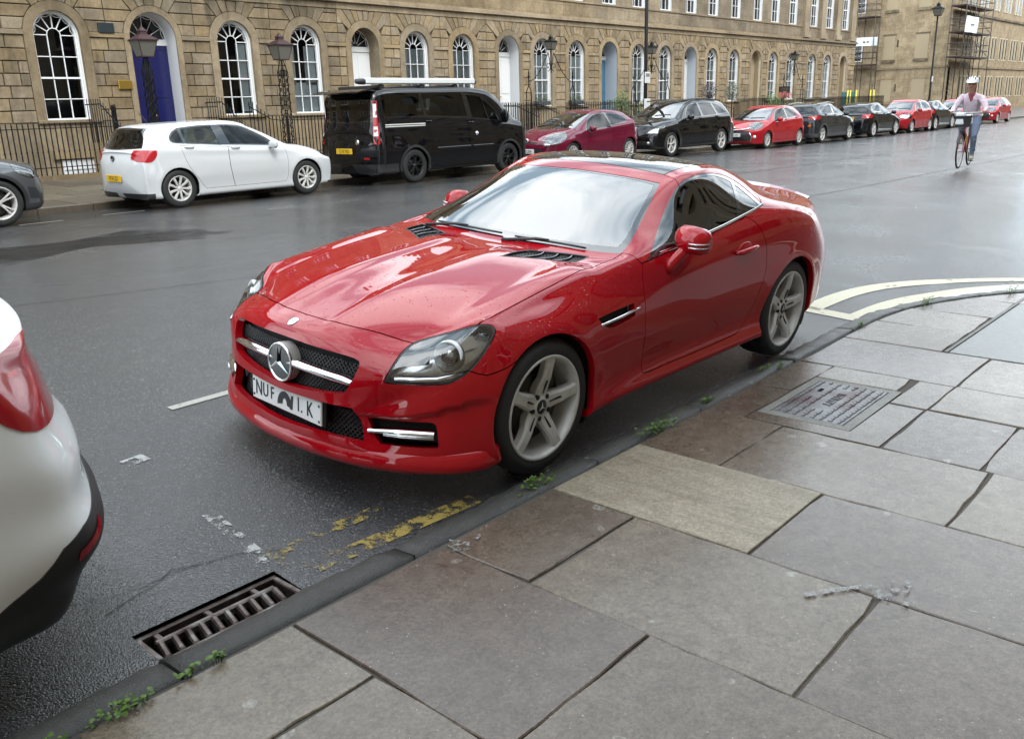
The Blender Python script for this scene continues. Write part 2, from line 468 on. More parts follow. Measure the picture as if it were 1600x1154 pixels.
        if rim:
            cnt = {}
            for f in pf:
                for a, b in zip(f, f[1:] + f[:1]): cnt[(a, b)] = cnt.get((a, b), 0) + 1
            bd = [(a, b) for (a, b) in cnt if (b, a) not in cnt]
            for a, b in bd:
                k = len(vs); d = (vs[b] - vs[a]); m = d.cross(ns[a] + ns[b]); m = m.normalized() if m.length > 1e-9 else ns[a]
                vs += [vs[a].copy(), vs[b].copy(), vs[b] - ns[b] * rim, vs[a] - ns[a] * rim]; ns += [m] * 4
                pf.append((k + 1, k, k + 3, k + 2))
        return vs, pf, ns
    def obj(s, name, labs, mat, parent, off=0.0, rim=.012, side=0, extra=None, shift=None, **kw):
        vs, pf, ns = s.part(labs, off, rim, side, extra, shift)
        if not pf: return None
        me = bpy.data.meshes.new(name); me.from_pydata([tuple(v) for v in vs], [], pf); me.materials.append(mat)
        me.polygons.foreach_set('use_smooth', [True] * len(me.polygons))
        me.normals_split_custom_set_from_vertices([tuple(n) for n in ns]); me.update()
        return mobj(name, me, parent, **kw)
    def drop(s, poly, axis='side', both=True, cond=None): s.cut(poly, axis, -2, None, cond, both)
    def ray(s, o, d):
        h = s.bvh.ray_cast(Vector(o), Vector(d)); return h
def circle(cx, cy, r, n=48, a0=0, a1=2 * math.pi): return [(cx + r * math.cos(a0 + (a1 - a0) * k / n), cy + r * math.sin(a0 + (a1 - a0) * k / n)) for k in range(n)]
# ------------------------------------------------------------------ the red roadster
def hero_rows():
    R = []
    # front rings, from the middle of the fascia outwards
    R.append([(.79,0,.40),(.785,.15,.395),(.772,.30,.39),(.762,.37,.385),(.755,.40,.38),(.750,.415,.372),(.748,.42,.36),(.75,.415,.35),(.754,.40,.342),(.76,.38,.335),(.768,.33,.33),(.78,.20,.325),(.80,0,.32)])
    R.append([(.785,0,.49),(.78,.18,.49),(.75,.38,.485),(.705,.50,.485),(.68,.55,.48),(.655,.585,.475),(.64,.605,.455),(.64,.615,.43),(.655,.605,.38),(.675,.58,.30),(.705,.54,.245),(.765,.40,.225),(.815,0,.22)])
    R.append([(.765,0,.575),(.76,.18,.575),(.72,.40,.572),(.66,.56,.575),(.61,.62,.58),(.555,.685,.585),(.52,.735,.565),(.52,.755,.51),(.54,.76,.42),(.56,.755,.29),(.60,.72,.19),(.70,.50,.17),(.79,0,.17)])
    R.append([(.735,0,.637),(.73,.17,.637),(.685,.40,.634),(.58,.565,.633),(.50,.64,.648),(.43,.73,.662),(.405,.79,.63),(.43,.812,.55),(.445,.83,.42),(.445,.835,.28),(.455,.82,.165),(.60,.58,.16),(.74,0,.16)])
    R.append([(.70,0,.676),(.695,.16,.676),(.625,.37,.672),(.486,.555,.666),(.378,.67,.706),(.30,.755,.733),(.29,.82,.69),(.345,.85,.575),(.36,.875,.42),(.35,.878,.28),(.33,.87,.16),(.50,.60,.15),(.62,0,.15)])
    R.append([(.58,0,.712),(.575,.165,.716),(.52,.38,.710),(.39,.62,.706),(.31,.715,.727),(.22,.785,.738),(.18,.848,.685),(.22,.885,.56),(.24,.897,.42),(.24,.89,.28),(.22,.875,.165),(.30,.60,.15),(.40,0,.15)])
    R.append([(.40,0,.758),(.40,.175,.764),(.35,.40,.757),(.27,.655,.742),(.18,.735,.752),(.07,.79,.757),(.03,.862,.70),(.03,.902,.60),(.03,.907,.45),(.03,.90,.28),(.03,.88,.165),(.05,.60,.15),(.1,0,.15)])
    R.append([(.15,0,.808),(.15,.18,.813),(.12,.40,.804),(.06,.67,.784),(.0,.737,.782),(-.10,.788,.777),(-.16,.862,.715),(-.18,.902,.61),(-.2,.907,.45),(-.2,.895,.28),(-.2,.88,.18),(-.2,.60,.15),(-.2,0,.15)])
    R.append([(-.15,0,.845),(-.15,.18,.848),(-.17,.42,.838),(-.22,.67,.831),(-.27,.737,.822),(-.33,.788,.812),(-.38,.85,.735),(-.4,.892,.62),(-.4,.893,.45),(-.4,.880,.29),(-.4,.874,.19),(-.4,.60,.17),(-.4,0,.17)])
    R.append([(-.44,0,.873),(-.44,.18,.874),(-.47,.45,.866),(-.56,.67,.862),(-.62,.737,.868),(-.62,.792,.852),(-.63,.845,.75),(-.63,.884,.62),(-.63,.880,.45),(-.63,.864,.29),(-.63,.870,.20),(-.63,.60,.17),(-.63,0,.17)])
    R.append([(-.64,0,.896),(-.645,.2,.896),(-.67,.48,.892),(-.745,.68,.890),(-.77,.737,.893),(-.80,.80,.872),(-.8,.848,.765),(-.8,.880,.62),(-.8,.874,.45),(-.8,.856,.30),(-.8,.870,.20),(-.8,.60,.17),(-.8,0,.17)])
    R.append([(-.98,0,1.060),(-.98,.2,1.056),(-1.0,.42,1.044),(-1.04,.60,1.022),(-1.07,.66,.998),(-1.03,.795,.902),(-1.0,.85,.79),(-1.0,.880,.63),(-1.0,.871,.45),(-1.0,.848,.30),(-1.0,.868,.20),(-1.0,.60,.17),(-1.,0,.17)])
    R.append([(-1.34,0,1.203),(-1.34,.2,1.198),(-1.35,.40,1.186),(-1.36,.545,1.165),(-1.37,.615,1.140),(-1.30,.79,.945),(-1.25,.855,.82),(-1.2,.882,.64),(-1.2,.871,.46),(-1.2,.848,.30),(-1.2,.868,.20),(-1.2,.60,.17),(-1.2,0,.17)])
    R.append([(-1.60,0,1.250),(-1.60,.2,1.246),(-1.60,.40,1.236),(-1.60,.555,1.216),(-1.60,.635,1.185),(-1.54,.79,.975),(-1.5,.86,.845),(-1.5,.885,.65),(-1.5,.872,.46),(-1.5,.848,.30),(-1.5,.868,.20),(-1.5,.60,.17),(-1.5,0,.17)])
    R.append([(-1.86,0,1.254),(-1.86,.2,1.250),(-1.86,.40,1.240),(-1.86,.555,1.218),(-1.86,.635,1.172),(-1.80,.79,1.000),(-1.8,.865,.875),(-1.8,.890,.67),(-1.8,.877,.47),(-1.8,.850,.30),(-1.8,.870,.20),(-1.8,.60,.17),(-1.8,0,.17)])
    R.append([(-2.12,0,1.222),(-2.12,.2,1.218),(-2.12,.40,1.207),(-2.11,.55,1.178),(-2.08,.65,1.115),(-2.02,.79,1.018),(-2.05,.872,.90),(-2.05,.895,.71),(-2.08,.888,.48),(-2.1,.86,.30),(-2.12,.875,.20),(-2.1,.60,.17),(-2.1,0,.17)])
    R.append([(-2.40,0,1.148),(-2.40,.2,1.144),(-2.40,.40,1.132),(-2.38,.55,1.090),(-2.33,.68,1.035),(-2.25,.785,1.012),(-2.25,.878,.93),(-2.25,.903,.73),(-2.25,.903,.48),(-2.28,.88,.30),(-2.28,.87,.20),(-2.28,.60,.17),(-2.3,0,.17)])
    R.append([(-2.72,0,1.020),(-2.72,.2,1.018),(-2.70,.40,1.010),(-2.66,.56,.998),(-2.58,.69,.990),(-2.48,.785,.985),(-2.48,.882,.915),(-2.48,.908,.72),(-2.48,.907,.48),(-2.48,.885,.30),(-2.48,.87,.20),(-2.48,.60,.17),(-2.5,0,.17)])
    R.append([(-2.98,0,.992),(-2.97,.2,.990),(-2.95,.40,.985),(-2.90,.58,.975),(-2.84,.69,.965),(-2.74,.78,.945),(-2.71,.86,.875),(-2.71,.900,.70),(-2.70,.903,.48),(-2.70,.885,.32),(-2.7,.86,.22),(-2.7,.60,.2),(-2.7,0,.2)])
    R.append([(-3.20,0,.980),(-3.19,.2,.978),(-3.17,.40,.970),(-3.10,.58,.952),(-3.03,.68,.935),(-2.94,.755,.905),(-2.91,.818,.825),(-2.92,.865,.68),(-2.92,.875,.48),(-2.90,.865,.34),(-2.88,.84,.24),(-2.9,.60,.22),(-2.95,0,.22)])
    R.append([(-3.265,0,.955),(-3.255,.2,.952),(-3.23,.40,.942),(-3.17,.58,.918),(-3.12,.66,.893),(-3.07,.72,.855),(-3.06,.765,.775),(-3.09,.81,.65),(-3.07,.825,.48),(-3.05,.82,.34),(-3.03,.80,.25),(-3.1,.60,.23),(-3.15,0,.23)])
    R.append([(-3.25,0,.86),(-3.245,.2,.86),(-3.225,.40,.85),(-3.18,.56,.83),(-3.15,.61,.81),(-3.12,.66,.77),(-3.13,.69,.71),(-3.17,.73,.62),(-3.16,.75,.48),(-3.14,.74,.36),(-3.12,.70,.28),(-3.2,.50,.26),(-3.22,0,.26)])
    R.append([(-3.26,0,.66),(-3.255,.15,.66),(-3.24,.3,.65),(-3.22,.42,.64),(-3.21,.46,.63),(-3.2,.49,.61),(-3.2,.50,.58),(-3.21,.49,.55),(-3.215,.47,.53),(-3.22,.44,.51),(-3.23,.35,.50),(-3.25,.2,.49),(-3.26,0,.49)])
    return R
def sstep(x, a, b):
    t = np.clip((x - a) / (b - a), 0, 1); return t * t * (3 - 2 * t)
def hero_deform(A):
    u, v, z = A[:, 0], A[:, 1], A[:, 2]; av = np.abs(v); sg = np.sign(v)
    # bonnet: a recessed centre, a step up at the crease and another towards the wings
    on = sstep(u, -.52, -.40) * (1 - sstep(u, .60, .74)) * sstep(z, .60, .64) * (1 - sstep(av, .74, .80))
    A[:, 2] += on * (.007 * sstep(av, .152, .195) + .010 * sstep(av, .57, .67))
    # flared arches
    for cx in (0, -2.43):
        r = np.hypot(u - cx, z - .318)
        A[:, 1] += sg * .004 * np.exp(-((r - .36) / .035) ** 2) * sstep(av, .70, .78) * (z < .75)
    # soft hollow along the doors under a line that rises to the rear
    ln2 = .70 + .05 * sstep(-u, .4, 2.2); on = sstep(-u, .45, 1.1) * (1 - sstep(-u, 1.7, 2.3)) * (av > .75)
    A[:, 1] -= sg * on * .008 * np.exp(-((z - ln2 + .10) / .12) ** 2)
    # bumper crease that runs round above the fog intakes, hollow beneath
    zc = .378 + .07 * sstep(av, .62, .88)
    on = sstep(u, .30, .42) * sstep(av, .42, .56) * (z < zc) * (z > .2)
    A[:, 0] -= on * .012 * np.exp(-((zc - z) / .10) ** 2); A[:, 1] -= sg * on * .012 * np.exp(-((zc - z) / .10) ** 2)
    return A
def hero_matrix():
    cy, sy, cr, sr, c2, s2 = math.cos(-.00057), math.sin(-.00057), math.cos(-.06993), math.sin(-.06993), math.cos(.00011), math.sin(.00011)
    B = Matrix(((-1, 0, 0), (0, -1, 0), (0, 0, 1))); Rz = Matrix(((cy, -sy, 0), (sy, cy, 0), (0, 0, 1)))
    Rx = Matrix(((1, 0, 0), (0, cr, -sr), (0, sr, cr)))
    m = (B @ Rz @ Rx).to_4x4(); m.translation = Vector((2.8531, 3.2776, -.0812)); return m
# ------------------------------------------------------------------ materials shared by the vehicles
def paint(name, col, flake=.15, drops=True, rough=.35, coat=1.0, drop_scale=78):
    m = new_mat(name, col, rough, coat=coat, coat_rough=.02); g = NG(m)
    g.b.inputs['Metallic'].default_value = flake; g.b.inputs['Specular IOR Level'].default_value = 0.0
    if drops:                                # rain beads standing on the lacquer
        v = g.coord('Object')
        def beads(sc, lo, hi):
            d = g.voro(v, sc); rn = g.voro(v, sc, out='Color')
            sz = g.n('SeparateColor'); g.l(rn, sz.inputs[0]); r = g.math('MAXIMUM', g.math('MULTIPLY_ADD', sz.outputs[0], hi - lo, lo), .0001)
            return g.math('POWER', g.math('MAXIMUM', g.math('SUBTRACT', 1.0, g.math('DIVIDE', d, r)), 0.0), .6)
        ge = g.n('NewGeometry'); sp = g.n('SeparateXYZ'); g.l(ge.outputs['Normal'], sp.inputs[0])
        upw = g.math('MULTIPLY_ADD', g.math('MAXIMUM', sp.outputs[2], 0.0), .8, .2)
        h = g.math('MULTIPLY', g.math('ADD', g.math('MULTIPLY', beads(drop_scale, -1.1, .36), 1), beads(drop_scale * 2.1, -.8, .32)), upw)
        nb = g.bump(h, .6, .004)
        g.l(nb, g.b.inputs['Coat Normal'])
    return m
def glass_mat(name, tint=(.55, .62, .58), refl=1.0, ior=1.5, drops=False):
    m = bpy.data.materials.new(name); m.use_nodes = True; t = m.node_tree; t.nodes.remove(t.nodes['Principled BSDF'])
    N = t.nodes; L = t.links; out = N['Material Output']
    tr = N.new('ShaderNodeBsdfTransparent'); tr.inputs[0].default_value = (*tint, 1)
    gl = N.new('ShaderNodeBsdfGlossy'); gl.inputs['Roughness'].default_value = .01; gl.inputs[0].default_value = (refl, refl, refl, 1)
    fr = N.new('ShaderNodeFresnel'); fr.inputs[0].default_value = ior
    mx = N.new('ShaderNodeMixShader'); L.new(fr.outputs[0], mx.inputs[0]); L.new(tr.outputs[0], mx.inputs[1]); L.new(gl.outputs[0], mx.inputs[2])
    if drops:
        tc = N.new('ShaderNodeTexCoord'); vo = N.new('ShaderNodeTexVoronoi'); vo.inputs['Scale'].default_value = 120; L.new(tc.outputs['Object'], vo.inputs['Vector'])
        rp = N.new('ShaderNodeValToRGB'); rp.color_ramp.elements[0].color = (1, 1, 1, 1); rp.color_ramp.elements[1].color = (0, 0, 0, 1); rp.color_ramp.elements[1].position = .25
        bp = N.new('ShaderNodeBump'); bp.inputs['Strength'].default_value = .12; bp.inputs['Distance'].default_value = .002
        L.new(vo.outputs['Distance'], rp.inputs[0]); L.new(rp.outputs[0], bp.inputs['Height']); L.new(bp.outputs[0], gl.inputs['Normal']); L.new(bp.outputs[0], fr.inputs['Normal'])
    L.new(mx.outputs[0], out.inputs[0]); return m
M = {}
M['red'] = paint('red lacquer', (.33, .003, .008), 0, rough=.55)
M['black_gloss'] = new_mat('black gloss', (.006, .006, .007), .08, coat=1)
M['black_roof'] = paint('black glass roof', (.012, .012, .013), 0, drop_scale=60)
M['black_plastic'] = new_mat('black plastic', (.018, .018, .019), .5)
M['grey_plastic'] = new_mat('grey plastic', (.05, .052, .055), .5)
M['rubber'] = new_mat('tyre rubber', (.014, .014, .014), .62)
g = NG(M['rubber']); g.normal(g.bump(g.noise(g.coord('Object'), 60), .25, .004))
M['chrome'] = new_mat('chrome', (.82, .83, .84), .07, metal=1)
M['silver'] = new_mat('silver alloy', (.40, .39, .375), .38, metal=.15)
g = NG(M['silver']); g.base(g.ramp(g.noise(g.coord('Object'), 9), [(.3, (.42, .41, .39)), (.7, (.56, .55, .53))]))
M['alloy_dark'] = new_mat('dark alloy', (.03, .03, .032), .3, metal=.6)
M['iron'] = new_mat('brake iron', (.028, .026, .024), .5, metal=.5)
M['glass'] = glass_mat('car glass', (.36, .42, .39), ior=1.38)
M['glass_hero'] = glass_mat('roadster side glass', (.34, .40, .36), ior=1.85); M['glass_screen'] = glass_mat('screen glass', (.42, .50, .47), ior=2.6)
M['glass_dark'] = glass_mat('privacy glass', (.10, .11, .11), ior=1.6)
M['lens'] = glass_mat('clear lens', (.86, .88, .88), ior=2.1)
M['interior'] = new_mat('cabin trim', (.015, .015, .016), .7)
M['seat'] = new_mat('seat leather', (.05, .05, .05), .5)
M['seat_pale'] = new_mat('grey seat cloth', (.22, .23, .23), .8)
M['red_lens'] = new_mat('red lens', (.30, .004, .008), .18, coat=.35)
M['amber_lens'] = new_mat('amber lens', (.5, .12, .01), .15, coat=1)
M['plate_white'] = new_mat('white plate', (.72, .73, .72), .3, coat=.3)
M['plate_yellow'] = new_mat('yellow plate', (.62, .38, .015), .3, coat=.3)
M['plate_ink'] = new_mat('plate lettering', (.008, .008, .01), .4)
M['reflector'] = new_mat('lamp reflector', (.75, .76, .78), .18, metal=1)
M['lamp_white'] = new_mat('pale lamp moulding', (.7, .72, .72), .25)
M['lamp_grey'] = new_mat('lamp housing', (.60, .61, .62), .22, metal=.75)
M['underbody'] = new_mat('underbody', (.008, .008, .008), .8)
# ------------------------------------------------------------------ wheels: axis along y, outer face at y = 0, hub at the origin
def spoke(mb, ang, st, mi=0, bev=.3):
    P = []
    for r, hw, yf, dep, da in st:
        a = ang + da; c, s = math.cos(a), math.sin(a); row = []
        for w, y in ((-hw, yf - dep), (-hw, yf - dep * .25), (-hw * (1 - bev), yf), (hw * (1 - bev), yf), (hw, yf - dep * .25), (hw, yf - dep)):
            row.append((r * c - w * s, y, r * s + w * c))
        P.append(row)
    mb.grid(P, mi, smooth=False)
def wheel_meshes(R, rr, w, style, rim_mat, detail=1):
    n = 48 if detail else 28
    t = MB(); prof = [(rr - .006, -.016), (rr + .003, -.004), (rr + .016, .0), ((R + rr) / 2, .003), (R - .022, -.004), (R - .006, -.02), (R, -.04)]
    for y in (-.3, -.5, -.7): prof += [(R, w * y + .008), (R - .008, w * y + .006), (R - .008, w * y - .006), (R, w * y - .008)]
    prof += [(R, -w + .04), (R - .006, -w + .02), (R - .022, -w + .004), (rr, -w)]
    t.lathe(prof, n, axis='y'); tyre = t.mesh('tyre', M['rubber'])
    m = MB(); m.lathe([(rr - .004, -.016), (rr + .005, -.005), (rr + .002, .001), (rr - .008, 0), (rr - .014, -.008), (rr - .022, -.03), (rr - .034, -w * .5), (rr - .03, -w * .92)], n, axis='y')
    q = rr / .2425
    if style == 'star5':
        for k in range(5):
            a = math.radians(99 + 72 * k)
            spoke(m, a, [(.03, .036, -.03, .05, 0), (.065, .041, -.030, .05, 0), (.10, .038, -.024, .045, 0), (.135, .033, -.013, .04, 0), (.185, .0295, -.007, .038, 0), (rr - .006, .034, -.005, .036, 0)], 0, .34)
            m.tube([(.06 * math.cos(a), -.031, .06 * math.sin(a)), (.125 * math.cos(a), -.0165, .125 * math.sin(a))], [.0035, .006], 6, 1)
        m.lathe([(.001, -.026), (.034, -.026), (.05, -.030), (.06, -.045), (.06, -.07)], 30, axis='y')
        for k in range(5):
            a = math.radians(99 + 36 + 72 * k); c = (.056 * math.cos(a), 0, .056 * math.sin(a))
            m.lathe([(.0, -.027), (.0115, -.027), (.0115, -.05)], 12, 1, axis='y', c=c)
    else:
        kind, cnt, a0 = style
        for k in range(cnt):
            a = a0 + 2 * math.pi * k / cnt
            if kind == 'twist': spoke(m, a, [(.035 * q, .015, -.02, .03, 0), (.09 * q, .017, -.012, .03, .16), (.16 * q, .018, -.006, .03, .22), (rr - .006, .028, -.004, .03, .18)])
            elif kind == 'double':
                for sg in (1, -1): spoke(m, a, [(.035 * q, .014, -.022, .03, sg * .10), (.11 * q, .012, -.012, .03, sg * .13), (rr - .006, .012, -.005, .03, sg * .17)])
            elif kind == 'vee':
                for sg in (1, -1): spoke(m, a, [(.03 * q, .016, -.022, .03, sg * .02), (.10 * q, .012, -.012, .03, sg * .09), (rr - .006, .011, -.005, .03, sg * .24)])
            elif kind == 'plain': spoke(m, a, [(.03 * q, .026, -.02, .035, 0), (.12 * q, .021, -.012, .03, 0), (rr - .006, .024, -.005, .03, 0)])
            elif kind == 'multi': spoke(m, a, [(.03 * q, .012, -.02, .03, 0), (.12 * q, .010, -.012, .03, .03), (rr - .006, .014, -.005, .03, .05)])
        m.lathe([(.001, -.012), (.03, -.014), (.042, -.024), (.048, -.05)], 20, axis='y')
    rim = m.mesh('rim', [rim_mat, M['underbody']], fix=False)
    d = MB(); d.lathe([(.04, -.075), (rr * .68, -.075), (rr * .68, -.1), (.04, -.1)], n, axis='y'); d.lathe([(.001, -w * .8), (rr - .02, -w * .8)], n, axis='y')
    disc = d.mesh('brake_disc', M['iron'])
    return dict(tyre=tyre, rim=rim, brake_disc=disc)
def put_wheel(ms, parent, pos, side, steer=0.0, extra=None):
    e = empty('wheel', pos, 0 if side > 0 else math.pi, parent)
    if steer: e.rotation_euler[2] += steer
    for k, me in ms.items(): mobj(k, me, e)
    if extra:
        for k, me in extra.items(): mobj(k, me, e)
    return e
def mesh_lines(polys, mb, pts_fn, r=.0035):
    pass
def clip_seg(p, q, poly, n=60):                       # pieces of the segment p-q that lie inside the polygon
    out = []; cur = []
    for k in range(n + 1):
        t = k / n; a = (p[0] + (q[0] - p[0]) * t, p[1] + (q[1] - p[1]) * t)
        if inside(a[0], a[1], poly): cur.append(a)
        else:
            if len(cur) > 1: out.append(cur)
            cur = []
    if len(cur) > 1: out.append(cur)
    return out
def build_hero():
    root = empty('roadster'); root.matrix_world = hero_matrix()
    tag(root, 'shiny red two-seat roadster with black glass roof parked by the near kerb', 'car')
    B = Body(hero_rows(), 3, deform=hero_deform); red = M['red']
    P = lambda pts, d, **k: B.proj(pts, d, **k)
    # ---- openings and shut lines
    for cx in (0, -2.43): B.drop(circle(cx, .318, .347, 44), 'side', cond=lambda c, n: abs(c.y) > .55 and c.z < .75)
    win = smooth_poly([(-.840, .855, 1), (-.957, .911), (-1.043, .953), (-1.159, 1.015), (-1.284, 1.087), (-1.40, 1.150), (-1.48, 1.180), (-1.562, 1.197), (-1.661, 1.203), (-1.767, 1.199), (-1.875, 1.183), (-1.971, 1.154), (-2.05, 1.112), (-2.085, 1.06), (-2.088, 1.015, 1), (-1.969, .993), (-1.775, .966), (-1.595, .942), (-1.376, .916), (-1.095, .884)], True, 3)
    gl = smooth_poly([(-.985, .890, 1), (-1.06, .955), (-1.188, 1.026), (-1.315, 1.099), (-1.414, 1.148), (-1.498, 1.173), (-1.593, 1.189), (-1.693, 1.191), (-1.799, 1.182), (-1.912, 1.150), (-1.985, 1.108), (-2.028, 1.05), (-2.04, 1.013, 1), (-1.979, .999), (-1.783, .972), (-1.601, .948), (-1.382, .922), (-1.102, .89)], True, 3)
    door = smooth_poly([(-.80, .848, 1), (-.769, .765), (-.766, .637), (-.785, .432), (-.80, .30), (-.83, .278), (-1.0, .274), (-1.7, .276), (-1.86, .30), (-1.962, .41), (-2.002, .531), (-2.037, .643), (-2.01, .782), (-1.967, .865), (-1.916, .925), (-1.84, .968, 1), (-1.595, .936), (-1.376, .910), (-1.095, .878), (-.954, .864)], True, 3)
    B.panel(door, 13, .005, 'side')
    B.cut(win, 'side', 6, [0, 13, -1], None, True); B.cut(gl, 'side', 5, [6], None, True)
    B.seam([(-1.955, 1.145), (-1.775, .965)], .028, 'side', lab=6, within=[5])
    half = [(.508, .565), (.568, .415), (.610, .299), (.632, .172), (.635, 0)]
    bon = smooth_poly([(.508, .570, 1)] + half[1:], False, 4) + smooth_poly([(a, -b) for a, b in half[::-1]][0:4] + [(.508, -.570, 1)], False, 4)[1:]
    gap = [(.459, .606), (.408, .676), (.343, .736), (.31, .752), (.195, .750), (.076, .748), (-.214, .742), (-.543, .725), (-.752, .722)]
    rear = [(-.735, .68), (-.70, .60), (-.655, .45), (-.617, .23), (-.612, 0)]
    bon = bon + smooth_poly([(a, -b) for a, b in gap], False, 3) + smooth_poly([(a, -b) for a, b in rear], False, 3) + smooth_poly(rear[::-1], False, 3)[1:] + smooth_poly(gap[::-1], False, 3)
    up = lambda c, n: n.z > .15 and c.z > .6
    B.panel(bon, 1, .006, 'top', False, up)
    # windscreen, its black surround, roof panel
    ws_o = smooth_poly([(-.752, -.715, 1), (-.70, -.60), (-.655, -.45), (-.620, -.23), (-.616, 0), (-.620, .23), (-.655, .45), (-.70, .60), (-.752, .715, 1), (-.851, .697), (-1.009, .645), (-1.189, .588), (-1.354, .535, 1), (-1.330, .376), (-1.316, .224), (-1.313, 0), (-1.316, -.224), (-1.330, -.376), (-1.354, -.535, 1), (-1.189, -.588), (-1.009, -.645), (-.851, -.697)], True, 3)
    ws_i = smooth_poly([(-.79, -.665, 1), (-.752, -.58), (-.71, -.44), (-.685, -.23), (-.68, 0), (-.685, .23), (-.71, .44), (-.752, .58), (-.79, .665, 1), (-.87, .655), (-1.02, .608), (-1.19, .555), (-1.325, .513, 1), (-1.312, .376), (-1.298, .224), (-1.295, 0), (-1.298, -.224), (-1.312, -.376), (-1.325, -.513, 1), (-1.19, -.555), (-1.02, -.608), (-.87, -.655)], True, 3)
    B.cut(ws_o, 'top', 3, [0, -1], lambda c, n: n.z > .1 and c.z > .8); B.cut(ws_i, 'top', 2, [3])
    rp = smooth_poly([(-1.447, .497, 1), (-1.434, .30), (-1.430, 0), (-1.434, -.30), (-1.447, -.497, 1), (-1.60, -.50), (-1.86, -.495), (-2.10, -.48), (-2.20, -.46, 1), (-2.21, 0), (-2.20, .46, 1), (-2.10, .48), (-1.86, .495), (-1.60, .50)], True, 3)
    B.panel(rp, 4, .006, 'top', False, lambda c, n: n.z > .3 and c.z > 1.05)
    B.seam([(-1.447, .49), (-1.440, .54), (-1.425, .60), (-1.41, .64)], .005, 'top', cond=lambda c, n: c.z > 1.1)
    rg = smooth_poly([(-2.32, .46, 1), (-2.30, 0), (-2.32, -.46, 1), (-2.48, -.50), (-2.63, -.50, 1), (-2.645, 0), (-2.63, .50, 1), (-2.48, .50)], True, 3)
    B.panel(rg, 15, .008, 'top', False, lambda c, n: n.z > .2 and c.z > .95)
    B.seam([(-.757, .722), (-.765, .77), (-.775, .80), (-.80, .822)], .005, 'top', cond=lambda c, n: c.z > .8 and n.z > .1)
    B.seam([(-2.09, 1.02), (-2.14, 1.045), (-2.2, 1.09), (-2.3, 1.16)], .005, 'side', cond=lambda c, n: c.z > 1.0)
    tl = [(-2.74, .60), (-2.80, .69), (-3.0, .67), (-3.2, .58), (-3.24, 0)]
    B.seam([(-2.66, .60), (-2.80, .655), (-3.0, .65), (-3.16, .60), (-3.25, .5)], .005, 'top', cond=lambda c, n: n.z > .3 and c.z > .9)
    # headlamp
    hl3 = [(.667, .569, .534, 1), (.662, .573, .548), (.63, .579, .596), (.57, .574, .642), (.508, .573, .666), (.459, .606, .685), (.408, .679, .714), (.343, .736, .738), (.305, .762, .743), (.27, .782, .737), (.261, .799, .724), (.277, .812, .705), (.315, .82, .671), (.377, .819, .616), (.424, .807, .577), (.467, .788, .551), (.504, .763, .535), (.555, .708, .529), (.61, .642, .529), (.653, .588, .530)]
    poly, ax = P(hl3, (.62, .58, .52), k=3); cnd = lambda c, n: c.x > .15 and c.y > .3 and c.z > .45
    B.cut(offset_poly(poly, .004), ax, -1, [0, 1, -1], cnd, True); B.cut(offset_poly(poly, 0), ax, 70, [-1], cnd, True); B.cut(offset_poly(poly, -.007), ax, 7, [70], cnd, True)
    # nose openings
    F = (1, 0, .05)
    gr = [(.70, -.39, .610, 1), (.74, -.207, .617), (.75, 0, .620), (.74, .207, .617), (.70, .39, .610), (.69, .445, .598, 1), (.70, .452, .58), (.72, .44, .53), (.745, .405, .457, 1), (.77, .281, .438), (.785, .106, .421), (.787, 0, .419), (.785, -.106, .421), (.77, -.281, .438), (.745, -.405, .457, 1), (.72, -.44, .53), (.70, -.452, .58), (.69, -.445, .598, 1)]
    gpoly, gax = P(gr, F, k=3); fc = lambda c, n: c.x > .45
    B.cut(gpoly, gax, 8, [0], fc)
    it = [(.77, -.44, .402, 1), (.785, -.295, .398), (.79, -.15, .391), (.79, 0, .388), (.79, .15, .391), (.785, .295, .398), (.74, .44, .402, 1), (.725, .475, .34), (.724, .492, .262, 1), (.78, .28, .258), (.80, .0, .250), (.78, -.28, .258), (.724, -.492, .262, 1), (.725, -.475, .34)]
    ipoly, iax = P(it, F, k=3); B.cut(ipoly, iax, 9, [0], fc)
    fg3 = [(.706, .50, .366, 1), (.647, .621, .367), (.58, .735, .371, 1), (.556, .754, .355), (.552, .766, .262, 1), (.632, .665, .262), (.69, .56, .262, 1), (.70, .53, .30)]
    fpoly, fax = P(fg3, (.75, .6, .1), k=3); B.cut(fpoly, fax, 10, [0], lambda c, n: c.x > .45 and c.y > .3, True)
    # side vent, bonnet vents
    vt = smooth_poly([(-.358, .663, 1), (-.478, .672), (-.667, .679, 1), (-.672, .617, 1), (-.591, .608), (-.481, .600), (-.42, .611), (-.375, .643)], True, 3)
    B.cut(vt, 'side', 11, [0], lambda c, n: abs(c.y) > .7, True)
    bv = smooth_poly([(-.334, .302, 1), (-.45, .300), (-.525, .306, 1), (-.585, .46), (-.628, .598, 1), (-.56, .606), (-.50, .592, 1), (-.42, .45)], True, 3)
    B.cut(offset_poly(bv, .008), 'top', 71, [1], up, True); B.cut(bv, 'top', 12, [71], up, True)
    # bumper shut line, tail lamp, filler flap
    B.seam([(.46, .575), (.42, .580), (.39, .566), (.356, .556), (.311, .563), (.25, .577), (.19, .60)], .005, 'side', cond=lambda c, n: c.y > .5)
    B.cut([(.27, -.1), (.275, -.1), (.275, .30), (.27, .30)], 'side', -1, [0])
    tlp = smooth_poly([(-2.70, .905, 1), (-2.80, .925), (-2.95, .915), (-3.06, .86), (-3.10, .79, 1), (-3.0, .78), (-2.86, .80), (-2.76, .83)], True, 3)
    B.cut(tlp, 'side', 16, [0], lambda c, n: abs(c.y) > .45, True)
    B.flood(0, 14, (.82, 0, .22)); B.flood(0, 14, (.76, 0, .65))
    # ---- panels
    B.obj('body', [0], red, root, rim=.02)
    B.obj('bonnet', [1], red, root)
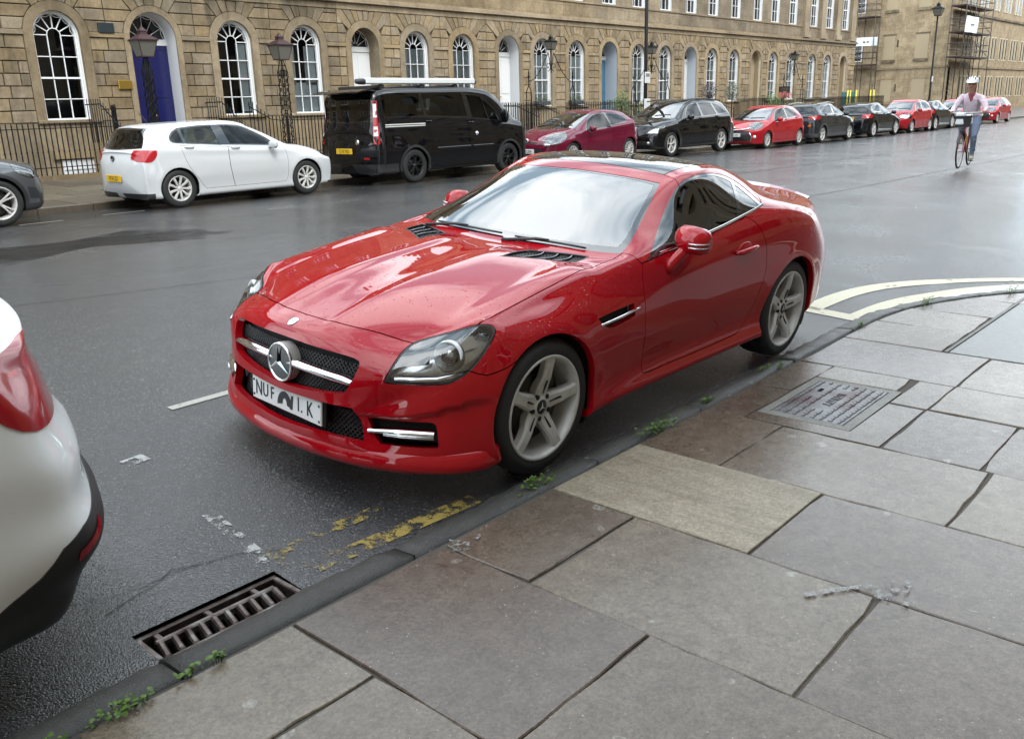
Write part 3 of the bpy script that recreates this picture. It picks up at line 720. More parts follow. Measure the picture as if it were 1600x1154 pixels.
    bump = B.obj('front_bumper', [14], red, root, rim=.035)
    door_l = B.obj('door', [13], red, root, side=1); door_r = B.obj('door', [13], red, root, side=-1)
    B.obj('windscreen', [2], M['glass_screen'], root, off=-.003, rim=0)
    B.obj('screen_surround', [3], M['black_gloss'], root, off=-.002)
    B.obj('roof_panel', [4], M['black_roof'], root, off=0)
    for sd in (1, -1):
        w = B.obj('side_window', [5], M['glass_hero'], root, off=-.004, rim=0, side=sd)
        B.obj('window_frame', [6], M['black_gloss'], w, off=-.002, side=sd)
        B.obj('tail_lamp', [16], M['red_lens'], root, side=sd)
    B.obj('rear_window', [15], M['glass_dark'], root, off=-.003)
    # cabin lining so that no red shows through the glass
    B.obj('cabin_lining', [0, 4, 6, 13], M['interior'], root, off=-.035, rim=0, extra=lambda c, n: c.z > .62 and -2.3 < c.x < -.85)
    m = MB(); m.box(-2.2, -.95, -.72, .72, .22, .24)
    m.grid([[(-.72, v, .82 - .0 * abs(v)), (-.9, v, .885 - .04 * abs(v)), (-1.06, v, .86 - .03 * abs(v)), (-1.15, v, .70)] for v in np.linspace(-.68, .68, 9)])
    m.box(-2.25, -2.1, -.7, .7, .25, .92)
    m.obj('cabin_floor', M['interior'], root)
    for v in (.36, -.36):
        m = MB(); m.ellipsoid((-1.55, v, .42), (.27, .25, .10), 16, 10)
        m.grid([[(-1.78 - .17 * t + .06 * math.cos(a) - .02 * math.sin(t * 3), v + .24 * math.sin(a) * (1 - .22 * t), .45 + .52 * t) for a in np.linspace(-1.5, 1.5, 9)] for t in np.linspace(0, 1, 8)])
        m.grid([[(-1.78 - .17 * t - .09 * math.cos(a), v + .24 * math.sin(a) * (1 - .22 * t), .45 + .52 * t) for a in np.linspace(-1.5, 1.5, 9)] for t in np.linspace(0, 1, 8)])
        m.ellipsoid((-1.93, v, 1.03), (.05, .13, .10), 14, 10)
        m.obj('seat', M['seat_pale'], root)
    m = MB(); m.tube([(-1.19 + .07 * math.sin(t), -.36 + .18 * math.cos(t), .80 + .165 * math.sin(t)) for t in np.linspace(0, 2 * math.pi, 25)[:-1]], .016, 8, closed=True); m.tube([(-1.05, -.36, .76), (-1.19, -.36, .80)], .03, 8)
    m.obj('steering_wheel', M['interior'], root)
    m = MB(); m.bbox(-1.27, -1.25, -.11, .11, 1.055, 1.115, .008); m.obj('rear_view_mirror', M['grey_plastic'], root)
    # ---- wheel housings and floor
    m = MB()
    for cx in (0, -2.43):
        for sg in (1, -1):
            m.lathe([(.36, sg * .86), (.365, sg * .58), (.02, sg * .56)], 30, axis='y', c=(cx, 0, .318), a0=-.5, a1=math.pi + .5)
    m.box(-3.1, .5, -.56, .56, .17, .2); m.box(-1.95, -.45, -.8, .8, .19, .22)
    m.obj('wheel_housing', M['underbody'], root, fix=False)
    # ---- wheels
    wm = wheel_meshes(.318, .2425, .225, 'star5', M['silver'])
    cal = MB(); cal.bbox(-.12, -.02, -.105, -.05, .06, .165, .012); calm = cal.mesh('brake_caliper', M['iron'])
    cp = MB(); cp.lathe([(.001, -.0225), (.030, -.0225), (.034, -.026)], 24, axis='y')
    for k in range(3):
        a = math.radians(90 + 120 * k); cp.prism([(.004 * math.cos(a + math.pi / 3), .004 * math.sin(a + math.pi / 3)), (.024 * math.cos(a), .024 * math.sin(a)), (.004 * math.cos(a - math.pi / 3), .004 * math.sin(a - math.pi / 3))], -.0225, -.020, 'y', 1)
    cap = cp.mesh('hub_cap', [M['alloy_dark'], M['silver']], fix=False)
    for cx in (0, -2.43):
        for sg in (1, -1): put_wheel(wm, root, (cx, sg * .882, .318), sg, extra=dict(brake_caliper=calm, hub_cap=cap))
    # ---- headlamps
    for sd in (1, -1):
        h = B.obj('headlight', [7], M['lens'], root, off=0, rim=.0, side=sd)
        B.obj('headlight_seal', [70], M['black_plastic'], h, off=.001, side=sd)
        B.obj('lamp_housing', [7, 70], M['lamp_grey'], h, off=-.07, rim=0, side=sd)
        m = MB(); F0 = Vector((.452, .716 * sd, .628)); d = Vector((.90, .30 * sd, .16)).normalized(); u = d.cross(Vector((0, 0, 1))).normalized(); w = u.cross(d)
        def rg_(r, t, n=28): return [F0 + d * t + (u * math.cos(2 * math.pi * k / n) + w * math.sin(2 * math.pi * k / n)) * r for k in range(n)]
        m.grid([rg_(r, t) for r, t in ((.066, -.03), (.066, -.002), (.061, .004), (.056, .0), (.046, -.012), (.042, -.02))], 0, True, True)
        m.grid([rg_(r, t) for r, t in ((.042, -.02), (.040, -.006), (.037, -.004))], 1, True, True)
        m.grid([rg_(r, t) for r, t in ((.037, -.004), (.034, .004), (.024, .011), (.010, .015), (.001, .016))], 2, True, True)
        m.obj('projector_lamp', [M['lamp_white'], M['black_gloss'], M['reflector']], h, fix=False)
        m = MB()
        m.grid([[(.385 - .01 * t, sd * (.735 - .03 * t), .635 + .045 * t), (.325, sd * (.765 - .03 * t), .655 + .04 * t)] for t in (0, .5, 1)], 0)
        m.grid([[(.60 - .10 * t, sd * (.605 + .055 * t), .585 + .02 * t + .045 * t * s) for t in np.linspace(0, 1, 6)] for s in (-.35, .1, .55)], 0)
        m.obj('reflector_strip', M['reflector'], h, fix=False)
        m = MB(); m.tube([Vector((.655, .60, .548)) * 1 if 0 else Vector((.64, sd * .60, .546)), Vector((.585, sd * .67, .546)), Vector((.53, sd * .735, .55)), Vector((.47, sd * .775, .564))], .011, 6)
        m.obj('indicator_strip', M['reflector'], h)
    # ---- grille: mesh, star, blade
    def surf(v, z, back=0.0):
        hit = B.bvh.ray_cast(Vector((2, v, z)), Vector((-1, 0, 0))); return Vector((hit[0].x - back, v, z))
    def mesh_panel(poly, ax, name, step, back, r):
        e2 = Vector(ax[1]); pz = [(p[0], p[1] / e2.z) for p in poly]; m = MB(); sgn = Vector(ax[0]).y
        pz = [(a * sgn, b) for a, b in pz]
        X = [p[0] for p in pz]; Y = [p[1] for p in pz]; H = max(Y) - min(Y); c0 = min(X) - H
        n = int((max(X) - min(X) + 2 * H) / step)
        for k in range(n):
            for sg in (1, -1):
                x = c0 + k * step + (0 if sg > 0 else H); a = (x, min(Y)); b = (x + sg * H * 1.0, max(Y))
                if sg < 0: a = (x + 0, min(Y)); b = (x - H, max(Y))
                for pc in clip_seg(a, b, pz, 40):
                    m.tube([surf(q[0], q[1], back) for q in (pc[0], pc[len(pc) // 2], pc[-1])], r, 4, cap=False, smooth=False)
        return m
    grl = B.obj('grille', [8], M['underbody'], root, shift=(-.08, 0, 0), rim=.0)
    mesh_panel(gpoly, gax, 'grille', .021, .05, .003).obj('grille_mesh', M['black_plastic'], grl)
    itk = B.obj('lower_intake', [9], M['underbody'], root, shift=(-.11, 0, 0), rim=0)
    mesh_panel(ipoly, iax, 'intake', .024, .075, .0036).obj('grille_mesh', M['black_plastic'], itk)
    for sd in (1, -1):
        m = MB(); pts = []
        for v in np.linspace(.05, .425, 9):
            p = surf(sd * v, .515 - .012 * (v / .4) ** 2); pts.append((p.x - .012, p.y, p.z))
        rows = []
        for i, p in enumerate(pts):
            k = 1 if i < len(pts) - 1 else .55
            rows.append([(p[0] - .03, p[1], p[2] - .018 * k), (p[0] + .0, p[1], p[2] - .017 * k), (p[0] + .012, p[1], p[2] + .0), (p[0] + .006, p[1], p[2] + .017 * k), (p[0] - .03, p[1], p[2] + .019 * k)])
        m.grid(rows); m.add(rows[-1], [(0, 1, 2, 3, 4)]); m.obj('chrome_blade', M['chrome'], grl, fix=False)
    m = MB(); S = Vector((.782, 0, .507)); n = Vector((1, 0, .06)).normalized(); a_ = Vector((0, 1, 0)); b_ = n.cross(a_)
    def ring(r, t, k=40): return [S + n * t + (a_ * math.cos(2 * math.pi * i / k) + b_ * math.sin(2 * math.pi * i / k)) * r for i in range(k)]
    m.grid([ring(r, t) for r, t in ((.086, -.06), (.088, -.01))], 2, True, True)
    m.grid([ring(r, t) for r, t in ((.088, -.01), (.0895, -.004), (.087, .001), (.080, .001), (.077, -.003))], 0, True, True)
    m.grid([ring(r, t) for r, t in ((.077, -.003), (.04, .0), (.001, .001))], 1, True, True)
    for k in range(3):
        a = math.pi / 2 + 2 * math.pi * k / 3; f = lambda r, an, t: S + n * t + (a_ * math.cos(an) - b_ * math.sin(an)) * r * (1 if 1 else 1)
        f = lambda r, an, t: S + n * t + a_ * (r * math.cos(an)) + Vector((0, 0, 1)) * (r * math.sin(an))
        tip = f(.079, a, .004); l = f(.0135, a + math.pi / 3, .003); r_ = f(.0135, a - math.pi / 3, .003); top = f(0, 0, .013)
        m.add([tip, l, top, r_], [(0, 2, 1), (0, 3, 2)], 0)
    m.obj('star_emblem', [M['chrome'], M['black_gloss'], M['silver']], grl, fix=False)
    # bonnet roundel
    p = surf(0, .676); m = MB(); nn = B.normal_at(p); t1 = Vector((0, 1, 0)); t2 = nn.cross(t1)
    m.grid([[p + nn * h + (t1 * math.cos(2 * math.pi * i / 24) + t2 * math.sin(2 * math.pi * i / 24)) * r for i in range(24)] for r, h in ((.027, -.002), (.027, .003), (.023, .005), (.012, .006), (.0005, .0065))], 0, True, True)
    m.obj('roundel', M['chrome'], root)
    # ---- number plate (its lettering is smudged in the photograph)
    pe = empty('number_plate', (.768, .004, .272), 0, root); pe.rotation_euler = (0, math.radians(-3), 0)
    m = MB(); m.bbox(-.012, .0, -.26, .26, 0, .111, .004); m.obj('plate', M['plate_white'], pe)
    m = MB(); m.bbox(-.03, -.013, -.27, .27, -.004, .113, .004); m.obj('plate_holder', M['black_plastic'], pe)
    lr = (math.pi / 2, 0, math.pi / 2)
    for tx, y, s in (('N', -.205, .098), ('U', -.152, .092), ('F', -.10, .085), ('1.', .105, .095), ('K', .18, .10)):
        o = mobj('letter', text_mesh(tx, s, M['plate_ink'], .0012), pe, (.0012, y, .056), lr); o.scale = (.72, 1, 1)
    m = MB(); th = np.linspace(0, math.pi, 12); arch = [(-.005 + .055 * math.cos(t), .022 + .07 * math.sin(t)) for t in th]
    inn = [(-.005 + .018 * math.cos(t), .030 + .03 * math.sin(t)) for t in th[::-1]]
    m.prism([(a, b) for a, b in arch] + inn, .0005, .002, 'x'); m.prism([(.035, .02), (.052, .02), (.06, .085), (.045, .085)], .0005, .0021, 'x')
    m.obj('smudged_letter', M['plate_ink'], pe)
    m = MB()
    for y, z in ((-.245, .02), (-.245, .09), (.245, .02), (.245, .09)): m.lathe([(.001, .003), (.006, .002), (.006, 0)], 10, axis='x', c=(0, y, z))
    m.obj('plate_screw', M['black_plastic'], pe)
    # ---- fog intakes with chrome blades
    for sd in (1, -1):
        fi = B.obj('fog_intake', [10], M['underbody'], root, shift=(-.06, -.03 * sd, 0), rim=0, side=sd)
        pts = [Vector((x + o, sd * v, z)) for x, v, z, o in ((.706, .505, .311, .004), (.672, .575, .3185, .010), (.637, .64, .318, .012), (.60, .69, .317, .012), (.556, .750, .316, .008))]
        rows = []
        for i, p in enumerate(pts):
            h = (.009, .010, .0165, .017, .016)[i]; o = Vector((.8, .6 * sd, 0))
            rows.append([p - o * .03 - Vector((0, 0, h)), p - Vector((0, 0, h * .9)), p + o * .006 - Vector((0, 0, h * .2)), p + o * .004 + Vector((0, 0, h * .8)), p - o * .03 + Vector((0, 0, h))])
        m = MB(); m.grid(rows); m.add(rows[0], [(0, 1, 2, 3, 4)]); m.add(rows[-1], [(0, 1, 2, 3, 4)]); m.obj('chrome_blade', M['chrome'], fi, fix=False)
        m = MB(); q = [p + Vector((.8, .6 * sd, 0)) * .0075 - Vector((0, 0, .006)) for p in pts[1:]]
        for dz in (-.005, .001): m.tube([x + Vector((0, 0, dz)) for x in q], .0032, 6)
        m.obj('daytime_lamp', M['lamp_grey'], fi)
    # ---- front lip
    path = [(.30, .873), (.40, .868), (.50, .815), (.585, .735), (.66, .635), (.735, .48), (.785, .28), (.808, .08)]
    path = smooth_poly(path, False, 4); full = path + [(a, -b) for a, b in path[::-1]]; rows = []
    for i, (a, b) in enumerate(full):
        p0, p1 = full[max(0, i - 1)], full[min(len(full) - 1, i + 1)]; d = Vector((p1[0] - p0[0], p1[1] - p0[1])).normalized(); nx, ny = -d.y, d.x
        if nx * a + ny * b < 0: nx, ny = -nx, -ny
        t = abs(b) / .87; lift = .006 * t; o = .014
        rows.append([(a - nx * .05, b - ny * .05, .150), (a + nx * (o - .004), b + ny * (o - .004), .152), (a + nx * o, b + ny * o, .170), (a + nx * (o - .001), b + ny * (o - .001), .185), (a + nx * .001, b + ny * .001, .222 + lift), (a - nx * .012, b - ny * .012, .23 + lift), (a - nx * .05, b - ny * .05, .23 + lift)])
    m = MB(); m.grid(rows); m.add(rows[0], [tuple(range(7))]); m.add(rows[-1], [tuple(range(7))]); m.obj('front_lip', red, bump)
    # ---- side vents with fin, bonnet vents
    for sd in (1, -1):
        v = B.obj('side_vent', [11], M['underbody'], root, shift=(0, -.045 * sd, 0), rim=0, side=sd)
        m = MB(); m.tube([(-.375, sd * .889, .629), (-.45, sd * .8895, .6325), (-.56, sd * .884, .638), (-.68, sd * .874, .645), (-.757, sd * .868, .650)], [.006, .0085, .009, .007, .002], 6); m.obj('chrome_fin', M['chrome'], v)
        b = B.obj('bonnet_vent', [71], M['black_plastic'], root, off=.001, side=sd)
        B.obj('vent_mesh', [12], M['underbody'], b, off=-.022, rim=0, side=sd)
        m = MB()
        for t in (.27, .52, .76):
            a = Vector((-.334 + (-.50 + .334) * t - .0, .302 + .29 * t)); c = Vector((-.525 + (-.628 + .525) * t, .306 + .292 * t)); pts = []
            for k in range(5):
                q = a.lerp(c, k / 4); q = Vector((q.x, q.y + .018 * math.sin(k / 4 * math.pi))); hit = B.bvh.ray_cast(Vector((q.x, sd * q.y, 2)), Vector((0, 0, -1))); pts.append(hit[0] - Vector((0, 0, .004)))
            m.tube(pts, .0055, 6)
        for k in range(20):
            t = k / 19; a = Vector((-.334 - .166 * t, .302 + .29 * t)); c = Vector((-.525 - .103 * t, .306 + .292 * t)); pts = []
            for j in range(4):
                q = a.lerp(c, j / 3); hit = B.bvh.ray_cast(Vector((q.x, sd * q.y, 2)), Vector((0, 0, -1))); pts.append(hit[0] - Vector((0, 0, .012)))
            m.tube(pts, .0022, 4, cap=False)
        for k in range(9):
            s_ = k / 8; pts = []
            for j in range(6):
                t = j / 5; a = Vector((-.334 - .166 * t, .302 + .29 * t)); c = Vector((-.525 - .103 * t, .306 + .292 * t)); q = a.lerp(c, s_)
                hit = B.bvh.ray_cast(Vector((q.x, sd * q.y, 2)), Vector((0, 0, -1))); pts.append(hit[0] - Vector((0, 0, .012)))
            m.tube(pts, .0022, 4, cap=False)
        m.obj('vent_fin', M['black_gloss'], b)
        # chrome waist strip
        pts = []; nrm = []
        for u, z in ((-.962, .875), (-1.095, .887), (-1.376, .919), (-1.595, .945), (-1.775, .969), (-1.969, .996), (-2.083, 1.012)):
            hit = B.bvh.ray_cast(Vector((u, sd * 2, z)), Vector((0, -sd, 0))); pts.append(hit[0] + Vector((0, sd * .003, 0)))
        m = MB(); m.grid([[p + Vector((0, 0, -.008)), p + Vector((0, sd * .004, -.006)), p + Vector((0, sd * .003, .005)), p + Vector((0, -sd * .002, .008))] for p in pts]); m.obj('chrome_waist_strip', M['chrome'], door_l if sd > 0 else door_r, fix=False)
        # door handle
        dr = door_l if sd > 0 else door_r
        m = MB(); m.ellipsoid((-1.775, sd * .874, .797), (.085, .012, .042), 20, 10); m.obj('handle_recess', M['red'], dr)
        m = MB(); m.tube([(-1.655, sd * .880, .788), (-1.68, sd * .897, .790), (-1.77, sd * .906, .797), (-1.86, sd * .900, .803), (-1.89, sd * .884, .804)], [.011, .015, .0165, .0165, .013], 10); m.obj('handle', M['red'], dr)
        # mirror
        mr = MB(); C0 = Vector((-1.11, sd * .905, .935)) if sd > 0 else Vector((-1.21, -.885, .915)); rows = []
        for t, sx, sz, oz in ((-1, .02, .02, 0), (-.93, .035, .045, 0), (-.6, .052, .068, 0), (0, .060, .075, .0), (.5, .058, .070, 0), (.85, .045, .055, 0), (1, .02, .03, 0)):
            rows.append([C0 + Vector((-.02 * abs(t) + sx * (1.25 * math.cos(a) if math.cos(a) > 0 else .75 * math.cos(a)), sd * .098 * t, sz * math.sin(a) + oz - .006 * t)) for a in np.linspace(0, 2 * math.pi, 19)[:-1]])
        mr.grid(rows, 0, True, True); mr.add(rows[0], [tuple(range(18))]); mr.add(rows[-1], [tuple(range(18))])
        mo = mr.obj('door_mirror', M['red'], root)
        m = MB(); o_ = C0 - Vector((-1.11, sd * .905, .935)); m.tube([Vector(q) + o_ for q in ((-1.0, sd * .83, .785), (-1.02, sd * .85, .82), (-1.075, sd * .872, .87), (-1.105, sd * .885, .90))], [.034, .032, .030, .034], 12); m.obj('mirror_stalk', M['red'], mo)
        m = MB()
        for dz in (-.006, -.026): m.tube([C0 + Vector((.0715, sd * .02, dz)), C0 + Vector((.066, sd * .06, dz)), C0 + Vector((.044, sd * .088, dz)), C0 + Vector((.0, sd * .098, dz))], .0042, 6)
        m.obj('mirror_indicator', M['lamp_grey'], mo)
        m = MB(); m.prism([(C0.y + sd * a, C0.z + b) for a, b in smooth_poly([(-.085, -.045), (-.085, .04), (0, .06), (.075, .04), (.075, -.045), (0, -.06)], True, 3)], C0.x - .052, C0.x - .048, 'x'); m.obj('mirror_glass', M['chrome'], mo)
    # ---- wipers
    for y0, y1, z in ((.12, .55, 0), (-.50, .02, 0)):
        m = MB(); pts = []
        for t in np.linspace(0, 1, 7):
            v = y0 + (y1 - y0) * t; u = -.632 - .008 * t - .15 * v * v
            hit = B.bvh.ray_cast(Vector((u, v, 2)), Vector((0, 0, -1))); pts.append(hit[0] + Vector((.004, 0, .009)))
        m.tube(pts, [.005, .006, .0065, .0065, .006, .006, .005], 6)
        m.tube([pts[0] + Vector((.05, -.05, -.02)), pts[2] + Vector((.01, 0, .006)), pts[3] + Vector((0, 0, .006))], [.009, .008, .006], 6)
        m.obj('wiper', M['black_plastic'], root)
    m = MB()
    for v in (.33, -.33): m.lathe([(.001, .01), (.008, .008), (.011, 0)], 10, c=(-.50, v, .874))
    m.obj('washer_jet', M['black_plastic'], root)
    m = MB(); m.bbox(-3.275, -3.262, -.26, .26, .52, .63, .004); m.obj('rear_number_plate', M['plate_yellow'], root)
    m = MB(); m.grid([[(-3.10 - .12 * t, v, .962 + .03 * t - .06 * (abs(v) / .6) ** 3) for t in (0, .5, 1)] + [(-3.20, v, .965 - .06 * (abs(v) / .6) ** 3)] for v in np.linspace(-.6, .6, 13)]); m.obj('boot_spoiler', red, root)
    return root, B
# ------------------------------------------------------------------ the other vehicles: one cage driven by their side view
def car_rows(p):
    W, wr, zs = p['W'], p['wr'], p['zs']; uf, ur = p['uf'], p['ur']
    (uc, zc), (ut, zt), (up, H), (ue, ze), (uh, zh) = p['cowl'], p['wtop'], p['roof'], p['rend'], p['hatch']
    zf, zr = p['zf'], p.get('zr', p['hatch'][1] - .05); zb0, zb1 = p['zb']; span = uc - uh
    zbf = lambda u: zb0 + (zb1 - zb0) * min(1, max(0, (uc - u) / max(span, .1))); zm = p.get('zm', .62); R = []
    def st(u_t, u_s, z_t, ve, z_e, vw, zw, vb, zb, vm, w=1.0):
        um = lambda k: u_t + (u_s - u_t) * k
        return [(u_t, 0, z_t), (um(.03), .35 * ve, z_t - .10 * (z_t - z_e)), (um(.2), .72 * ve, z_t - .45 * (z_t - z_e)), (um(.5), ve, z_e), (um(.7), vw, zw), (um(1), vb, zb), (um(1), vb + .72 * (vm - vb), zb - .32 * (zb - zm)), (um(1), vm, zm), (um(1), vm - .004, .46), (um(1), vm - .025, zs + .10), (um(1), vm - .05, zs), (um(1), vm * .6, zs), (um(1), 0, zs)]
    bonnet = lambda t: zf + (zc - zf) * (1 - (1 - t) ** 1.7)
    N = []
    N.append(st(uf - .16, uf - p['pd'], zf, W * .55, zf - .02, W * .72, zf - .035, W * .85, zf - .075, W * .92))
    for t in (.25, .6):
        u = (uf - .16) + (uc - uf + .16) * t; z = bonnet(t); us = (uf - p['pd']) + (uc - .1 - uf + p['pd']) * t
        N.append(st(u, us, z, W * .66, z - .02, W * .80, z - .04, W * .90, z - .085, W * (.97 if t < .5 else 1)))
    N.append(st(uc + .06, uc - .02, zc - .012, W * .70, zc - .03, W * .815, zc - .045, W * .90, min(zc - .075, zbf(uc)), W))
    N.append(st(uc - .04, uc - .14, zc + .02, W * .70, zc + .0, W * .815, zc - .02, W * .905, min(zc - .06, zbf(uc - .14)), W))
    um, zmid = (uc + ut) / 2, (zc + zt) / 2 + .015
    N.append(st(um, um - .06, zmid, W * .60 + .06, zmid - .035, (W * .815 + wr) / 2 + .02, zmid - .075, W * .92, zbf(um), W))
    N.append(st(ut, ut - .04, zt, wr - .10, zt - .025, wr, zt - .085, W * .925, zbf(ut), W))
    N.append(st((ut + up) / 2, (ut + up) / 2, zt + (H - zt) * .8, wr - .09, zt + (H - zt) * .8 - .025, wr + .01, zt + (H - zt) * .8 - .09, W * .925, zbf((ut + up) / 2), W))
    N.append(st(up, up, H, wr - .08, H - .025, wr + .015, H - .09, W * .925, zbf(up), W))
    N.append(st((up + ue) / 2, (up + ue) / 2 + .03, H - (H - ze) * .32, wr - .085, H - (H - ze) * .32 - .025, wr + .005, H - (H - ze) * .32 - .09, W * .92, zbf((up + ue) / 2), W))
    N.append(st(ue, ue + .10, ze, wr - .10, ze - .025, wr - .01, ze - .085, W * .91, zbf(ue), W * .995))
    N.append(st(ue * .45 + uh * .55, ue * .5 + uh * .5 + .12, ze * .45 + zh * .55 + .02, wr - .085, ze * .45 + zh * .55, wr + .03, ze * .5 + zh * .5 - .02, W * .89, zbf(uh) - .01, W * .98))
    N.append(st(uh, uh + .14, zh, wr - .04, zh - .01, W * .80, zh - .02, W * .865, min(zh - .04, zbf(uh)), W * .955))
    us = ur + p['rd']
    N.append(st(ur + .05, us, zr, W * .66, zr - .02, W * .76, zr - .04, W * .83, zr - .09, W * .93))
    def rings(base, uo, plan, sg):
        zc_ = (base[0][2] + base[-1][2]) / 2; out = []; b0 = base
        for kv, kz, push in ((.93, .93, .05), (.72, .66, .02), (.45, .25, .0)):
            r = []
            for (u, v, z) in b0:
                vv = v * kv; zz = zc_ + (z - zc_) * kz; tl = max(0, (zz - .55)) * p.get('lean', .25) if sg > 0 else max(0, zz - .75) * .1
                low = max(0, .36 - zz) * .25
                r.append((uo - sg * (plan * .75 * (vv / W) ** 2.4 + push + tl + low), vv, zz))
            out.append(r)
        return out
    fr = rings(N[0], uf, p['pd'], 1)
    rr = rings(N[-1], ur, p['rd'], -1)
    return fr[::-1] + N + rr
def hull(pts):
    pts = sorted(set((round(a, 4), round(b, 4)) for a, b in pts)); cr = lambda o, a, b: (a[0] - o[0]) * (b[1] - o[1]) - (a[1] - o[1]) * (b[0] - o[0])
    def half(ps):
        h = []
        for q in ps:
            while len(h) > 1 and cr(h[-2], h[-1], q) <= 0: h.pop()
            h.append(q)
        return h[:-1]
    return half(pts) + half(pts[::-1])
def dlo(*pts, k=3): return smooth_poly(list(pts), True, k)
def build_car(p):
    root = empty(p['name']); tag(root, p['label'], 'van' if 'van' in p['name'] else 'car', 'vehicles parked along the far kerb' if not p.get('solo') else None)
    pm = p['paint']; wb = p['wb']; rt = p['tyre']; W = p['W']
    def dfm(A):
        u, v, z = A[:, 0], A[:, 1], A[:, 2]; av = np.abs(v); sg = np.sign(v)
        for cx in (0, -wb):
            r = np.hypot(u - cx, z - rt); A[:, 1] += sg * .018 * np.exp(-((r - rt * 1.17) / .05) ** 2) * sstep(av, W * .8, W * .9) * (z < rt * 2.4)
        for (z0, z1, dep, w) in p.get('lines', [(.60, .72, .012, .05)]):
            ln = z0 + (z1 - z0) * np.clip(-u / wb, 0, 1); on = sstep(-u, .2, .5) * (1 - sstep(-u, wb - .35, wb - .05)) * (av > W * .85)
            A[:, 1] -= sg * on * dep * np.exp(-((z - ln) / w) ** 2)
        if 'deform' in p: A = p['deform'](A)
        return A
    B = Body(car_rows(p), p.get('lv', 2), deform=dfm, fit=2)
    side = lambda c, n: abs(c.y) > W * .5
    ar = p.get('arch', rt * 1.09)
    for cx in (0, -wb): B.drop(circle(cx, rt, ar, 32), 'side', cond=lambda c, n: abs(c.y) > W * .6 and c.z < rt * 2.5)
    if 'clad' in p:
        for poly in p['clad']: B.cut(poly, 'side', 21, [0], p.get('cladcond'), True)
        if p.get('archclad'):
            for cx in (0, -wb): B.cut(circle(cx, rt, ar + .05, 32), 'side', 21, [0], lambda c, n: abs(c.y) > W * .6 and c.z < rt * 2.6, True)
    DL = []
    for k, d in enumerate(p.get('doors', [])): B.panel(d, 130 + k, .006, 'side', True, side, [0]); DL.append(130 + k)
    for wa, wb_ in zip(p['win'], p['win'][1:]):
        B.cut(hull(offset_poly(wa, .018) + offset_poly(wb_, .018)), 'side', 6, [0, -1] + DL, lambda c, n: abs(c.y) > .4, True)
    for k, w in enumerate(p['win']):
        B.cut(offset_poly(w, .022), 'side', 6, [0, -1] + DL, lambda c, n: abs(c.y) > .4, True)
    for k, w in enumerate(p['win']):
        B.cut(w, 'side', 51 if k in p.get('dark_win', ()) else 5, [6], lambda c, n: abs(c.y) > .4, True)
    (uc, zc), (ut, zt), (ue, ze), (uh, zh) = p['cowl'], p['wtop'], p['rend'], p['hatch']; wr = p['wr']
    ws = [(-W * .78, zc + .01), (0, zc - .01), (W * .78, zc + .01), (wr - .05, zt - .06), (0, zt - .025), (-wr + .05, zt - .06)]
    wsp = smooth_poly([(a, b, 1) if i in (0, 2, 3, 5) else (a, b) for i, (a, b) in enumerate(ws)], True, 4)
    B.cut(offset_poly(wsp, .02), 'front', 6, [0, 6], lambda c, n: n.x > .12 and c.x > ut - .2 and c.x < uc + .3); B.cut(wsp, 'front', 2, [6], lambda c, n: n.x > .12 and c.x > ut - .2 and c.x < uc + .3)
    rw = p.get('rwin') or [(-W * .74, zh + .02), (0, zh + .0), (W * .74, zh + .02), (wr - .08, ze - .07), (0, ze - .05), (-wr + .08, ze - .07)]
    rwp = smooth_poly([(a, b, 1) if i in (0, 2, 3, 5) else (a, b) for i, (a, b) in enumerate(rw)], True, 4)
    rc_ = lambda c, n: n.x < -.15 and c.x < ue + .25
    B.cut(offset_poly(rwp, .025), 'front', 6, [0], rc_); B.cut(rwp, 'front', 15, [6], rc_)
    for nm, poly in p.get('front_cut', []): B.cut(poly, 'front', nm, [0, 21], lambda c, n: n.x > .1 and c.x > .25)
    for nm, poly in p.get('rear_cut', []): B.cut(poly, 'front', nm, [0, 21], lambda c, n: n.x < -.1 and c.x < -wb - .2)
    if 'head' in p:
        B.cut(offset_poly(p['head'], .008), 'side', 6, [0], lambda c, n: abs(c.y) > W * .42, True); B.cut(p['head'], 'side', 7, [6], lambda c, n: abs(c.y) > W * .42 and c.x > 0, True)
    if 'tail' in p: B.cut(p['tail'], 'side', 16, [0], lambda c, n: abs(c.y) > W * p.get('tail_in', .6), True)
    for lb, poly in p.get('side_cut', []): B.cut(poly, 'side', lb, [0, 21] + DL, side, True)
    for s_ in p.get('seams', []): B.seam(s_, .006, 'side', True, side)
    B.obj('body', [0, -1] if 0 else [0], pm, root, rim=.02)
    B.obj('underside_lining', [0, 21, -1] + DL, M['underbody'], root, off=-.03, rim=0, extra=lambda c, n: c.z < p['zb'][0] - .05)
    for sd in (1, -1):
        i = 0
        for k, d in enumerate(p.get('doors', [])):
            xs = [q[0] for q in d]; x0, x1 = min(xs), max(xs)
            do = B.obj('door', [130 + k], pm, root, side=sd)
            if do and not p.get('nohandle'):
                hx = x0 + (.16 if not p.get('van') else .1) ; hz = p['handle_z'] + (p['zb'][1] - p['zb'][0]) * (-hx / wb)
                hit = B.bvh.ray_cast(Vector((hx, sd * 3, hz)), Vector((0, -sd, 0)))
                if hit[0] is not None:
                    y = hit[0].y; m = MB(); m.tube([(hx - .09, y, hz + .004), (hx - .06, y + sd * .03, hz + .002), (hx + .05, y + sd * .03, hz), (hx + .08, y, hz)], .013, 6); m.obj('handle', p.get('handle_mat', pm), do)
